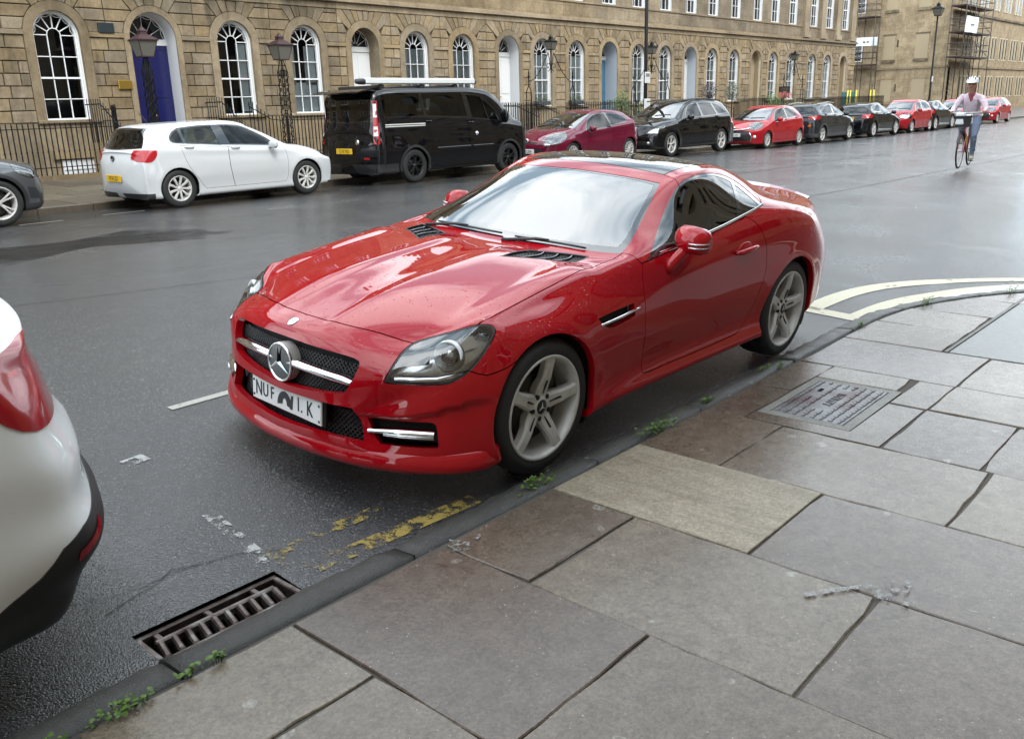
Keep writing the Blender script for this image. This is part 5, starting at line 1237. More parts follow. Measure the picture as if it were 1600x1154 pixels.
    # --- white SUV beside the near kerb, only its rear corner in view
    def dfm(A):
        u, z = A[:, 0], A[:, 2]; v = np.abs(A[:, 1]); sg = np.sign(A[:, 1]); on = sstep(-u, 3.0, 3.4)
        A[:, 0] -= on * (.085 * np.exp(-((z - .50) / .11) ** 2) + .045 * np.exp(-((z - .70) / .09) ** 2)); A[:, 1] += sg * on * sstep(v, .5, .8) * (.03 * np.exp(-((z - .52) / .10) ** 2) + .012 * np.exp(-((z - .76) / .09) ** 2))
        return A
    def ex(root, B, p):
        for sd in (1, -1):
            rows = []
            for z0, z1 in ((.535, .550),):
                for t in np.linspace(0, 1, 7):
                    a = math.radians(42 + 18 * t); d = Vector((-math.cos(a), sd * math.sin(a), 0)); rr = []
                    for z in (z0 - .07 * t, z1 - .05 * t):
                        o = Vector((p['ur'] + .4, sd * (p['W'] - .4), z)); h = B.bvh.ray_cast(o + d * 2, -d); rr.append((h[0] if h[0] is not None else o) + d * .009)
                    rows.append(rr)
            m = MB(); m.grid(rows); m.obj('rear_reflector', M['red_lens'], root, fix=False)
            for z0, z1, a0, a1, mt, lf in ((.95, 1.02, 52, 62, 'lamp_inner', .004),):
                rows = []
                for z in np.linspace(z0, z1, 4):
                    rr = []
                    for a in np.linspace(math.radians(a0), math.radians(a1), 6): d = Vector((-math.cos(a), sd * math.sin(a), 0)); o = Vector((p['ur'] + .4, sd * (p['W'] - .4), z)); h = B.bvh.ray_cast(o + d * 2, -d); rr.append((h[0] if h[0] is not None else o) + d * lf)
                    rows.append(rr)
                m = MB(); m.grid(rows); m.obj('lamp_cluster', M[mt], root, fix=False)
    M['lamp_inner'] = new_mat('bright red lens', (.55, .02, .02), .2, coat=.2)
    p = dict(name='white_suv', solo=True, label='white SUV cut off by the left edge, red tail lamp and dark bumper showing', paint=PT['near_white'], wb=2.7, tyre=.35, rim=.235, W=.92, wr=.66, zs=.26, uf=.86, ur=-3.58, pd=.30, rd=.26, lv=3,
             cowl=(-.30, 1.10), wtop=(-1.15, 1.54), roof=(-1.8, 1.68), rend=(-2.75, 1.58), hatch=(-3.36, 1.13), zf=.95, zr=1.09, zb=(1.05, 1.13), zm=.78, handle_z=1.08, mirror=(-.8, 1.18), style=('plain', 5, .1), deform=dfm, lines=[(.88, .98, .012, .05)],
             win=[dlo((-.78, 1.085, 1), (-1.1, 1.33), (-1.35, 1.48), (-1.7, 1.53, 1), (-1.72, 1.12, 1)), dlo((-1.8, 1.125, 1), (-1.78, 1.53, 1), (-2.4, 1.49), (-2.65, 1.42), (-2.95, 1.19, 1), (-2.9, 1.15))],
             doors=hatch_doors(-.56, -1.75, -2.6, .38, 1.05, 1.12, 2.7, .35), head=dlo((.68, .76, 1), (.50, .90), (.26, .96, 1), (.30, .86), (.50, .76)), tail=dlo((-3.70, 1.06, 1), (-3.40, 1.07), (-3.22, 1.05, 1), (-3.22, .97), (-3.31, .88), (-3.46, .845), (-3.70, .84, 1)),
             clad=[dlo((-3.9, .1, 1), (-2.9, .1, 1), (-2.9, .36, 1), (-3.10, .38), (-3.28, .46), (-3.42, .56), (-3.9, .62, 1)), q_(-2.95, .1, 1.1, .36)], cladmat=M['black_plastic'], archclad=True, extra=ex)
    r, B = build_car(p); place(r, -2.56, 2.42 + .90, -.14, -1)
    r.rotation_euler = (math.radians(-3.5), 0, math.pi)
# ------------------------------------------------------------------ street materials
def wet_mat(name, lo, hi, r0, r1, scale=1.0):
    m = new_mat(name, lo, .4); g = NG(m); return m, g
def asphalt():
    m, g = wet_mat('wet asphalt', (.03,) * 3, 0, 0, 0); P = g.pos()
    big = g.noise(P, .35, 5, .6); mid = g.noise(P, 2.3, 4, .6); st = g.voro(P, 170, rnd=1); st2 = g.voro(P, 95)
    stc = g.n('TexVoronoi'); stc.inputs['Scale'].default_value = 170; g.l(P, stc.inputs['Vector']); sc = g.n('SeparateColor'); g.l(stc.outputs['Color'], sc.inputs[0])
    c = g.ramp(sc.outputs[0], [(0, (.006, .006, .0065)), (.6, (.019, .019, .020)), (.93, (.045, .045, .046)), (1, (.20, .20, .195))])
    c = g.mix(g.ramp(mid, [(.35, 0), (.7, .55)]), c, (.026, .0265, .0275)); c = g.mix(g.math('MULTIPLY', g.ramp(big, [(.4, 0), (.62, 1)]), .5), c, (.040, .041, .042))
    g.base(c)
    wet = g.ramp(g.noise(P, .8, 5, .6, .5), [(.35, .10), (.52, .18), (.7, .30)]); g.rough(wet)
    h = g.math('ADD', g.math('MULTIPLY', st, -1.1), g.math('MULTIPLY', st2, -.6)); h = g.math('ADD', h, g.math('MULTIPLY', g.noise(P, 30, 3), .8))
    g.normal(g.bump(h, .55, .0045)); g.b.inputs['Specular IOR Level'].default_value = .9
    return m
def stone_mat(name, lo, mid, hi, rough=(.28, .5), lichen=True, scale=1.0, bump=.25, spec=.5):
    m = new_mat(name, mid, .4); g = NG(m); P = g.pos(); R = g.objrand()
    a = g.noise(P, 1.7 * scale, 6, .62, .3); b = g.noise(P, 14 * scale, 5, .65)
    c = g.ramp(a, [(.30, lo), (.5, mid), (.72, hi)]); c = g.mix(.55, c, g.ramp(b, [(.35, lo), (.65, hi)])); c = g.mix(.35, c, g.ramp(g.noise(P, 62 * scale, 4, .75), [(.38, tuple(v * .6 for v in lo)), (.62, tuple(v * 1.15 for v in hi))]))
    hsv = g.n('HueSaturation'); g.l(c, hsv.inputs['Color']); g.l(g.math('MULTIPLY_ADD', R, .5, .75), hsv.inputs['Value']); g.l(g.math('MULTIPLY_ADD', R, .03, .485), hsv.inputs['Hue'])
    c = hsv.outputs[0]
    c = g.mix(g.math('MULTIPLY', g.ramp(g.noise(P, 120 * scale, 2), [(.45, 0), (.75, 1)]), .45), c, (.02, .018, .016))
    if lichen:
        wv = g.n('VectorMath', operation='ADD'); g.l(P, wv.inputs[0]); nn = g.n('TexNoise'); nn.inputs['Scale'].default_value = 9; g.l(P, nn.inputs['Vector'])
        sv = g.n('VectorMath', operation='SCALE'); g.l(nn.outputs['Color'], sv.inputs[0]); sv.inputs['Scale'].default_value = .07; g.l(sv.outputs[0], wv.inputs[1])
        v = g.n('TexVoronoi'); v.inputs['Scale'].default_value = 7.5; g.l(wv.outputs[0], v.inputs['Vector']); s = g.n('SeparateColor'); g.l(v.outputs['Color'], s.inputs[0])
        rad = g.math('MULTIPLY', g.math('MAXIMUM', g.math('SUBTRACT', s.outputs[0], .62), 0.0), .55)
        k = g.math('LESS_THAN', v.outputs['Distance'], rad); k = g.math('MULTIPLY', k, g.ramp(g.noise(P, 60, 4, .7), [(.38, 0), (.62, .6)]))
        c = g.mix(k, c, (.30, .29, .26))
        v2 = g.voro(P, 38); k2 = g.math('LESS_THAN', v2, .085); k2 = g.math('MULTIPLY', k2, g.ramp(g.noise(P, 3, 2), [(.45, 0), (.6, .8)])); c = g.mix(k2, c, (.42, .41, .38))
    g.base(c); g.rough(g.ramp(g.math('ADD', g.math('MULTIPLY', g.noise(P, .9, 4, .6), .55), g.math('MULTIPLY', g.noise(P, 19, 4, .7), .45)), [(.36, rough[0]), (.64, rough[1])]))
    g.normal(g.bump(g.math('ADD', g.math('MULTIPLY', g.noise(P, 55 * scale, 5, .7), 1.0), g.math('MULTIPLY', g.noise(P, 220, 2), .35)), bump, .006)); g.b.inputs['Specular IOR Level'].default_value = spec
    return m
ST = {}
ST['asphalt'] = asphalt()
ST['slab'] = stone_mat('brown flagstone', (.064, .046, .031), (.108, .081, .058), (.160, .126, .094), (.18, .34), bump=.13, spec=.42)
ST['slab_pale'] = stone_mat('tan replacement slab', (.165, .130, .085), (.235, .192, .135), (.31, .265, .20), (.4, .6), False, .8, .15, .35)
g = NG(ST['slab_pale']); old_ = g.b.inputs['Base Color'].links[0].from_socket; g.base(g.mix(g.math('MULTIPLY', g.ramp(g.noise(g.pos((9, 1.0, 1)), 3.2, 5, .7), [(.42, 0), (.66, 1)]), .45), old_, (.09, .075, .05)))
ST['concrete'] = stone_mat('cement bedding', (.09, .085, .07), (.13, .125, .105), (.18, .17, .145), (.4, .6), False, 3)
ST['concrete_rough'] = stone_mat('rough concrete', (.14, .14, .135), (.22, .22, .215), (.33, .33, .32), (.25, .4), False, 14, .7)
ST['kerb'] = stone_mat('dark kerbstone', (.013, .012, .0105), (.026, .0245, .021), (.055, .052, .045), (.25, .5), True, 2.2, .8)
ST['far_slab'] = stone_mat('damp far paving', (.06, .047, .033), (.088, .071, .051), (.12, .098, .07), (.3, .5), False, 1)
ST['dirt'] = new_mat('joint dirt', (.05, .043, .034), .85)
ST['cast_iron'] = new_mat('worn cast iron', (.055, .05, .048), .38, metal=.75); g = NG(ST['cast_iron']); P_ = g.pos()
g.base(g.ramp(g.noise(P_, 13, 5, .6), [(.35, (.05, .034, .03)), (.5, (.11, .085, .075)), (.68, (.22, .21, .20))])); g.normal(g.bump(g.noise(P_, 90, 4), .4, .003))
ST['cover_iron'] = new_mat('cover plate', (.10, .10, .10), .38, metal=.5); g = NG(ST['cover_iron']); P_ = g.pos()
g.base(g.ramp(g.noise(P_, 7, 4, .6), [(.38, (.06, .03, .03)), (.5, (.11, .105, .105)), (.7, (.17, .17, .17))])); g.normal(g.bump(g.noise(P_, 120, 3), .3, .002))
ST['pit'] = new_mat('drain pit', (.004, .004, .004), .9)
def worn(name, col, keep=.5, scale=16):            # paint worn through to the surface underneath
    m = new_mat(name, col, .5); g = NG(m); P = g.pos(); n2 = g.noise(P, 90, 4, .7)
    c = g.mix(g.ramp(n2, [(.3, 0), (.75, .75)]), col, tuple(x * .35 for x in col)); g.base(c)
    n = g.math('ADD', g.math('MULTIPLY', g.noise(P, scale, 6, .72), .65), g.math('MULTIPLY', g.noise(P, 3.2, 3), .35)); n = g.math('ADD', n, g.math('MULTIPLY', g.noise(P, 170, 2), .14))
    g.l(g.ramp(n, [(.57 - .28 * (keep - .5) - .02, 0), (.57 - .28 * (keep - .5) + .035, 1)]), g.b.inputs['Alpha']); return m
ST['yellow'] = worn('worn yellow paint', (.34, .25, .065), .46); ST['yellow_faint'] = worn('faint yellow paint', (.32, .24, .065), .33)
ST['cream'] = worn('cream road paint', (.58, .53, .38), .95); ST['white'] = worn('white road paint', (.45, .45, .43), .42); ST['white_solid'] = worn('dull white road paint', (.42, .41, .36), .82)
ST['glare_wedge'] = worn('white painted-on glare', (.66, .65, .60), 1.0); ST['chalk'] = worn('chalky stain', (.25, .24, .22), .44, 34)
ST['puddle'] = new_mat('standing water', (.02, .02, .021), .015, spec=.6)
ST['patch'] = new_mat('wet smooth tarmac', (.022, .020, .019), .3); g = NG(ST['patch']); P_ = g.pos(); g.base(g.ramp(g.noise(P_, 2, 5), [(.35, (.006, .0055, .005)), (.7, (.016, .014, .012))])); g.normal(g.bump(g.noise(P_, 90, 3), .5, .006)); g.rough(g.ramp(g.noise(P_, 1.5, 4), [(.4, .42), (.65, .6)])); g.b.inputs['Specular IOR Level'].default_value = .15; sp_ = g.n('VectorMath', operation='DISTANCE'); g.l(P_, sp_.inputs[0]); sp_.inputs[1].default_value = (4.2, 10.6, .06); g.l(g.ramp(g.math('ADD', g.math('DIVIDE', sp_.outputs['Value'], 4.0), g.math('MULTIPLY', g.noise(P_, 1.1, 6, .7), .9)), [(.62, .85), (.86, 0)]), g.b.inputs['Alpha'])
ST['leaf'] = new_mat('weed leaf', (.09, .17, .025), .5, spec=.3); g = NG(ST['leaf']); g.base(g.ramp(g.noise(g.pos(), 40, 2), [(.3, (.035, .08, .010)), (.7, (.11, .18, .03))]))
ST['moss'] = new_mat('moss', (.045, .055, .018), .9)

def road_z(x, y):
    a = np.interp(y, [-20, 2.30, 2.42, 4.15, 6, 9, 12, 14.05, 15.8], [-.15, -.15, -.142, -.03, .04, .075, .045, 0, -.055])
    return float(a) + gz(x) * float(np.interp(y, [3, 10], [0, 1])) if x > 14 else float(a)
PZ = -.085                                          # top of the near pavement
KERB_LINE = [(-30, 2.19), (-6, 2.19), (0, 2.19), (3, 2.19), (5.4, 2.19), (6.1, 2.19), (6.75, 2.15), (7.4, 1.93), (7.98, 1.58), (8.45, 1.10), (8.75, .5), (8.9, -.3), (8.95, -4), (8.95, -14)]
def kerb_path(): return KERB_LINE[:5] + smooth_poly(KERB_LINE[5:12], False, 4) + KERB_LINE[12:]
def off_path(path, d):                              # shifted sideways, d > 0 to the street
    out = []
    for i, p in enumerate(path):
        a, b = path[max(0, i - 1)], path[min(len(path) - 1, i + 1)]; v = Vector((b[0] - a[0], b[1] - a[1])).normalized(); out.append((p[0] - v.y * d, p[1] + v.x * d))
    return out
def clipx(poly, a, b, c):                            # keep the side a*x + b*y <= c
    out = []
    for i in range(len(poly)):
        p, q = poly[i - 1], poly[i]; dp, dq = a * p[0] + b * p[1] - c, a * q[0] + b * q[1] - c
        if (dp <= 0) != (dq <= 0):
            t = dp / (dp - dq); out.append((p[0] + (q[0] - p[0]) * t, p[1] + (q[1] - p[1]) * t))
        if dq <= 0: out.append(q)
    return out
def slab_mesh(poly, z0, z1, b=.006, seed=0, wob=.006):    # a flagstone with a worn arris and a slightly uneven outline
    rnd = random.Random(seed); pts = []; n = len(poly)
    for i in range(n):
        p, q = Vector(poly[i]), Vector(poly[(i + 1) % n]); k = max(1, int((q - p).length / .12))
        for j in range(k):
            a = p.lerp(q, j / k)
            if 0 < j: a += Vector((rnd.uniform(-wob, wob), rnd.uniform(-wob, wob)))
            pts.append(a)
    if wob > .002:
        for q in poly:
            if rnd.random() < .3:
                q = Vector(q); ch = rnd.uniform(.004, .014); cc = sum((Vector(t) for t in poly), Vector((0, 0))) / n; k_ = min(range(len(pts)), key=lambda j: (pts[j] - q).length); pts[k_] = q + (cc - q).normalized() * ch
    c = sum(pts, Vector((0, 0))) / len(pts); tx, ty = rnd.uniform(-.003, .003), rnd.uniform(-.003, .003)
    def lvl(s, z, chip=0):
        o = []
        for p in pts:
            d = p - c; L = d.length; q = c + d * ((L - s - (rnd.uniform(0, chip) if chip else 0)) / L); o.append((q.x, q.y, z + tx * d.x + ty * d.y))
        return o
    m = MB(); A, B_, C_ = lvl(0, z0), lvl(.001, z1 - b), lvl(b, z1, b * .8); k = len(pts)
    m.grid([A + [A[0]], B_ + [B_[0]]], 0, False); m.grid([B_ + [B_[0]], C_ + [C_[0]]], 0, False); m.add(C_, [tuple(range(k))], 0, False)
    return m.mesh('paving_slab', ST['slab'])
def marking(name, pts, w, mat, z=None, **kw):     # a painted strip 4 mm over the surface
    m = MB(); path = [Vector(p) for p in pts]; rows = []; fine = []
    for a, b in zip(path, path[1:]):
        k = max(1, int((b - a).length / .15)); fine += [a.lerp(b, j / k) for j in range(k)]
    fine.append(path[-1])
    for i, p in enumerate(fine):
        a, b = fine[max(0, i - 1)], fine[min(len(fine) - 1, i + 1)]; d = (b - a).normalized(); n = Vector((-d.y, d.x)) * w / 2
        rows.append([(q.x, q.y, (road_z(q.x, q.y) if z is None else z) + .004) for q in (p + n, p, p - n)])
    m.grid(rows); return m.obj(name, mat, fix=False, kind='structure', **kw)
def build_street():
    # ground far below everything, then the carriageway as one sheet with the drain's pit left out
    m = MB(); m.grid([[(x, y, -.75) for y in (-500, 500)] for x in (-500, 700)]); m.obj('ground', ST['asphalt'], kind='structure')
    xs = sorted(set(list(np.arange(-60, 0, 6)) + list(np.arange(0, 10, .5)) + [1.0, 1.535] + list(np.arange(10, 60, 2)) + list(np.arange(60, 301, 20)))); ys = sorted(set(list(np.arange(-20, 2, 2)) + [2.0, 2.2, 2.395, 2.585] + list(np.arange(2.8, 15.6, .4)) + [15.82]))
    vs = [(x, y, road_z(x, y)) for x in xs for y in ys]; ny = len(ys); fs = []
    for i in range(len(xs) - 1):
        for j in range(ny - 1):
            if 1.0 <= (xs[i] + xs[i + 1]) / 2 <= 1.535 and 2.395 <= (ys[j] + ys[j + 1]) / 2 <= 2.585: continue
            fs.append((i * ny + j, (i + 1) * ny + j, (i + 1) * ny + j + 1, i * ny + j + 1))
    m = MB(); m.add(vs, fs, 0, True); m.obj('road', ST['asphalt'], fix=False, kind='structure')
    # near pavement: bedding, flagstones, kerbstones
    kp = kerb_path(); inner = off_path(kp, .0)
    m = MB(); bed = [(p[0], p[1]) for p in inner]; poly = bed + [(-30, -14)]
    m.prism(poly, -.16, PZ - .008); pav = m.obj('pavement', ST['dirt'], kind='structure')
    J = .005
    cells = []
    def row(x0, x1, ysplit, ytop=2.175):
        y = ytop
        for yb in ysplit: cells.append(([x0, x1, yb, y], None)); y = yb
    rows_ = [(-.62, .02, (1.30, .3, -.8, -2, -3)), (.02, .66, (1.55, .62, -.5, -1.6, -3)), (.66, 1.335, (1.77, .85, -.1, -1.2, -3)), (1.335, 2.0, (1.27, .2, -.9, -2, -3)), (2.0, 2.645, (1.755, .81, -.25, -1.3, -3)), (2.645, 3.295, (1.275, .22, -.9, -2, -3)), (3.295, 3.935, (1.75, .80, -.3, -1.4, -3)),
             (5.08, 5.77, (1.27, .3, -.8, -2, -3)), (5.77, 6.36, (1.55,)), (6.36, 6.9, (1.55,)), (6.9, 7.5, (1.53,)), (7.5, 8.1, (1.2,))]
    for r in rows_: row(*r)
    for q in ((3.935, 4.49, 1.96, 2.175), (4.49, 5.08, 1.96, 2.175), (4.82, 5.08, 1.50, 1.96), (4.60, 5.08, .72, 1.27), (3.935, 4.59, .85, 1.275), (3.935, 4.59, -.2, .85), (4.60, 5.08, -.4, .72), (3.935, 4.59, -1.4, -.2), (4.60, 5.08, -1.4, -.4), (3.935, 5.08, -3, -1.4), (4.60, 5.08, 1.275, 1.465)): cells.append((list(q), None))
    x = -.62
    for k in range(14):
        w = random.uniform(.58, .72); y = 2.175; x -= w
        while y > -3: h = random.uniform(.7, 1.15); cells.append(([x, x + w, max(-3, y - h), y], None)); y -= h
    for i, ((x0, x1, y0, y1), _) in enumerate(cells):
        poly = [(x0 + J / 2, y0 + J / 2), (x1 - J / 2, y0 + J / 2), (x1 - J / 2, y1 - J / 2), (x0 + J / 2, y1 - J / 2)]
        if x1 > 6.0 and y1 > 1.5:                   # follow the bend of the kerb
            q = []; top = [p for p in smooth_poly(KERB_LINE[4:12], False, 6) if x0 < p[0] < x1]
            f = lambda xx: float(np.interp(xx, [p[0] for p in smooth_poly(KERB_LINE[4:12], False, 6)], [p[1] for p in smooth_poly(KERB_LINE[4:12], False, 6)]))
            ta, tb = f(x0) - .012, f(x1) - .012
            poly = [(x0 + J / 2, y0 + J / 2), (x1 - J / 2, min(y0 + J / 2, tb - .02)), (x1 - J / 2, tb), ((x0 + x1) / 2, f((x0 + x1) / 2) - .012), (x0 + J / 2, ta)]
        tan = abs(x0 - 2.645) < .01 and y1 > 2.1
        me = slab_mesh(poly, PZ - .06, PZ + random.uniform(-.002, .002) + (.003 if tan else 0), .003 if tan else .004, i, .001 if tan else .006)
        if tan: me.materials[0] = ST['slab_pale']
        o = mobj('paving_slab', me, pav)
    # rough concrete bay beyond the edging strip
    m = MB(); m.prism([(5.80, 1.515), (8.2, 1.50), (8.3, 1.2), (8.62, .6), (8.77, -.3), (8.82, -6), (5.79, -6)], PZ - .05, PZ - .003); mobj('concrete_bay', m.mesh('concrete_bay', ST['concrete_rough']), pav)
    m = MB(); m.prism([(5.785, 1.522), (8.0, 1.51), (8.0, 1.535), (5.785, 1.543)], PZ - .05, PZ + .001); mobj('edging_strip', m.mesh('edging_strip', ST['concrete']), pav)
    # kerbstones, cut to follow the bend
    L = [0]; 
    for a, b in zip(kp, kp[1:]): L.append(L[-1] + math.hypot(b[0] - a[0], b[1] - a[1]))
    def at(s, d):
        p = (float(np.interp(s, L, [q[0] for q in kp])), float(np.interp(s, L, [q[1] for q in kp]))); p2 = (float(np.interp(s + .02, L, [q[0] for q in kp])), float(np.interp(s + .02, L, [q[1] for q in kp])))
        v = Vector((p2[0] - p[0], p2[1] - p[1])); v = v.normalized() if v.length > 1e-6 else Vector((0, -1)); return (p[0] - v.y * d, p[1] + v.x * d)
    s = 22.0; kn = 0
    while s < L[-1] - .6 and kn < 60:
        w = random.uniform(.75, 1.15); n = 14; rows = []
        for k in range(n + 1):
            ss = s + .004 + (w - .008) * k / n; jit = random.uniform(-.005, .005); j2 = random.uniform(-.007, .007)
            rows.append([(*at(ss, .002), PZ - .02 + jit * .3), (*at(ss, .012), PZ + .004 + jit * .5), (*at(ss, .12 + j2), PZ - .004 + jit), (*at(ss, .148 + j2), PZ - .016 + jit * 1.5), (*at(ss, .165 + j2), PZ - .036 + jit), (*at(ss, .172 + jit), -.16), (*at(ss, .172), -.2), (*at(ss, .002), -.2)])
        m = MB(); m.grid(rows, 0, True); m.add(rows[0], [tuple(range(8))]); m.add(rows[-1], [tuple(range(8))]); mobj('kerb_stone', m.mesh('kerb_stone', ST['kerb']), pav); s += w; kn += 1
    # gutter grime along the foot of the kerb
    # access cover in its cement frame
    cv = empty('access_cover', (4.435, 1.715, PZ), math.radians(.5), label='rectangular cast access cover with raised studs set in the pavement', cat='access cover')
    m = MB()
    for a in ((-.375, .375, -.245, -.195), (-.375, .375, .19, .235), (-.375, -.325, -.195, .19), (.325, .372, -.195, .19)): m.box(*a, -.05, -.001)
    m.obj('cement_frame', ST['concrete'], cv)
    m = MB(); m.bbox(-.322, .322, -.192, .187, -.04, .001, .004); m.obj('plate', ST['cover_iron'], cv)
    m = MB()
    for i in range(17):
        for j in range(8):
            xx, yy = -.295 + i * .0369, -.165 + j * .0468
            if j in (3, 4) and 3 < i < 15: continue
            if j == 6 and 8 < i < 16: continue
            if (i + j) % 2: m.bbox(xx - .012, xx + .012, yy - .012, yy + .012, .0, .006, .003)
            else: m.bbox(xx - .016, xx + .016, yy - .008, yy + .008, .0, .006, .003)
    m.obj('stud', ST['cover_iron'], cv, kind='stuff')
    mobj('lettering', text_mesh('UTILITY', .066, ST['cover_iron'], .002), cv, (.03, -.005, .003), (0, 0, math.pi))
    mobj('maker_mark', text_mesh('KEYSTONE' if 0 else 'IIIIIII', .03, ST['pit'], .001), cv, (.15, .116, .003), (0, 0, math.pi))
    # the cement bed beside it and the brown infill
    m = MB(); m.prism([(3.945, 1.285), (4.58, 1.285), (4.58, 1.462), (4.06, 1.462), (4.055, 1.95), (3.945, 1.95)], PZ - .05, PZ - .002); mobj('infill_slab', m.mesh('infill_slab', ST['slab']), pav)
    # drain
    d = empty('drain_grate', (1.2675, 2.49, -.148), 0, label='rusty cast iron drain grate with slanting bars in the gutter', cat='drain grate')
    m = MB()
    for a in ((-.268, .268, .075, .096), (-.268, .268, -.096, -.085), (-.268, -.246, -.085, .075), (.246, .268, -.085, .075)): m.bbox(*a, -.05, .004, .004)
    m.obj('frame', ST['cast_iron'], d)
    m = MB(); m.bbox(-.225, .225, .018, .040, -.03, .002, .005); m.bbox(-.225, .225, -.085, -.074, -.03, .0, .003)
    for xx in (-.2, -.02, .16): m.bbox(xx - .012, xx + .012, .034, .075, -.03, 0, .004)
    m.obj('rail', ST['cast_iron'], d)
    for k in range(10):
        xx = -.215 + k * .0475; mm = MB(); mm.bbox(-.0115, .0115, -.076, .024, -.04, .003, .006); o = mm.obj('grate_bar', ST['cast_iron'], d, (xx, 0, 0), (0, 0, math.radians(-12)))
    m = MB(); m.box(-.266, .266, -.094, .094, -.42, -.40); 
    for a in ((-.27, -.266, -.096, .096), (.266, .27, -.096, .096), (-.27, .27, .094, .098), (-.27, .27, -.098, -.094)): m.box(*a, -.42, -.02)
    m.obj('pit', ST['pit'], d)
    # paint and painted-on glare on the road, stains on the flags
    marking('yellow_line', [(1.62, 2.69), (2.25, 2.665)], .07, ST['yellow_faint']); marking('yellow_line', [(1.64, 2.50), (2.45, 2.445)], .085, ST['yellow']); marking('yellow_line', [(1.60, 2.72), (1.62, 2.42)], .07, ST['yellow_faint'])
    marking('white_line_or_glare', [(1.60, 3.14), (1.545, 2.62)], .06, ST['white']); marking('white_line_or_glare', [(1.58, 3.83), (1.69, 3.84)], .08, ST['white']); marking('white_line_or_glare', [(2.07, 4.33), (3.3, 4.33)], .06, ST['white_solid'])
    out = smooth_poly([(6.58, 2.775), (7.34, 2.745), (7.95, 2.58), (8.54, 2.20), (9.0, 1.55), (9.3, .6), (9.4, -1)], False, 5); inn = smooth_poly([(6.63, 2.40), (7.2, 2.36), (7.74, 2.22), (8.3, 1.93), (8.7, 1.5), (9.0, .6), (9.1, -1)], False, 5)
    marking('yellow_line', out, .16, ST['cream']); marking('yellow_line', inn, .16, ST['cream']); marking('white_line_or_glare', [(6.57, 2.33), (6.57, 2.84)], .17, ST['cream'])
    marking('white_line_or_glare', [(4.85, 14.02), (5.5, 14.06)], .05, ST['white_solid']); marking('white_line_or_glare', [(6.2, 14.28), (6.9, 14.28)], .05, ST['white_solid'])
    for k in range(9): marking('white_line_or_glare', [(18.5 + k * 5.6, 13.85), (21.6 + k * 5.6, 13.85)], .06, ST['white_solid'])
    marking('chalk_mark', [(2.50, 1.0), (2.58, .945), (2.66, .88), (2.735, .80)], .024, ST['chalk'], PZ + .002)
    for cx, cy, r, sd in ((2.66, .80, .045, 1), (2.74, .775, .06, 2), (2.65, .72, .035, 3), (2.03, 2.13, .06, 4), (2.12, 2.12, .03, 5)):
        rnd = random.Random(sd); m = MB(); q = [(cx + r * rnd.uniform(.45, 1.1) * math.cos(t), cy + r * rnd.uniform(.45, 1.1) * math.sin(t), PZ + .006) for t in np.linspace(0, 2 * math.pi, 15)[:-1]]; m.add(q, [tuple(range(14))]); m.obj('chalk_mark', ST['chalk'], fix=False, kind='structure')
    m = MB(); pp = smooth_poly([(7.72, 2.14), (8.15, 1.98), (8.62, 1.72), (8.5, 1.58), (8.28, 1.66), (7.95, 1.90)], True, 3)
    m.add([(a, b, -.145) for a, b in pp], [tuple(range(len(pp)))]); m.obj('white_line_or_glare', ST['glare_wedge'], fix=False, kind='structure')  # wet glare by the kerb bend, put into the colour of a flat white wedge
    m = MB(); pp = smooth_poly([(1.2, 10.4), (2.2, 8.6), (4.2, 7.8), (6.6, 8.8), (7.4, 10.6), (6.6, 12.2), (4.7, 13.2), (2.4, 12.8)], True, 4); c = (4.3, 10.6)
    m.add([(*c, road_z(*c) + .003)] + [(a, b, road_z(a, b) + .003) for a, b in pp], [(0, i + 1, (i + 1) % len(pp) + 1) for i in range(len(pp))]); m.obj('wet_patch', ST['patch'], fix=False, kind='structure')
    def crack(pts, w, seed):
        rnd = random.Random(seed); m = MB(); P = []
        for a, b in zip(pts, pts[1:]):
            k = max(2, int(math.hypot(b[0] - a[0], b[1] - a[1]) / .08))
            for j in range(k): t = j / k; P.append((a[0] + (b[0] - a[0]) * t + rnd.uniform(-.012, .012), a[1] + (b[1] - a[1]) * t + rnd.uniform(-.012, .012)))
        rows = [[(p[0], p[1] - w * rnd.uniform(.3, .6), road_z(*p) + .004), (p[0], p[1] + w * rnd.uniform(.3, .6), road_z(*p) + .004)] for p in P]
        m.grid(rows, 0, False); m.obj('road_crack', ST['pit'], fix=False, kind='structure')
    crack([(-2, 7.7), (2.4, 7.55), (4.4, 7.0), (7, 6.9)], .010, 1); crack([(12, 5.75), (15, 5.6), (24, 5.4), (40, 5.5)], .014, 2); crack([(1.0, 2.75), (1.3, 2.85), (1.5, 2.78), (1.75, 2.62)], .004, 3); crack([(.7, 2.95), (1.1, 2.84), (1.5, 2.80)], .003, 4); crack([(9, 9), (14, 8.6), (30, 8.4)], .02, 5)
    # far pavement: kerbstones, slabs near enough to tell apart, then one sheet
    m = MB(); xs2 = list(np.arange(-30, 30, 3)) + list(np.arange(30, 200, 10)); m.grid([[(x, 15.83, -.2 + gz(x)), (x, 15.83, .055 + gz(x)), (x, 19, .09 + gz(x) * .6), (x, 21.95, .12)] for x in xs2], 0, False); far = m.obj('far_pavement', ST['far_slab'], fix=False, kind='structure')
    x = 2.0
    while x < 34:
        w = random.uniform(.8, 1.2); m = MB(); m.bbox(x, x + w - .008, 15.70, 15.85, -.2 + gz(x), .07 + gz(x), .012); mobj('kerb_stone', m.mesh('kerb_stone', ST['far_slab']), far); x += w
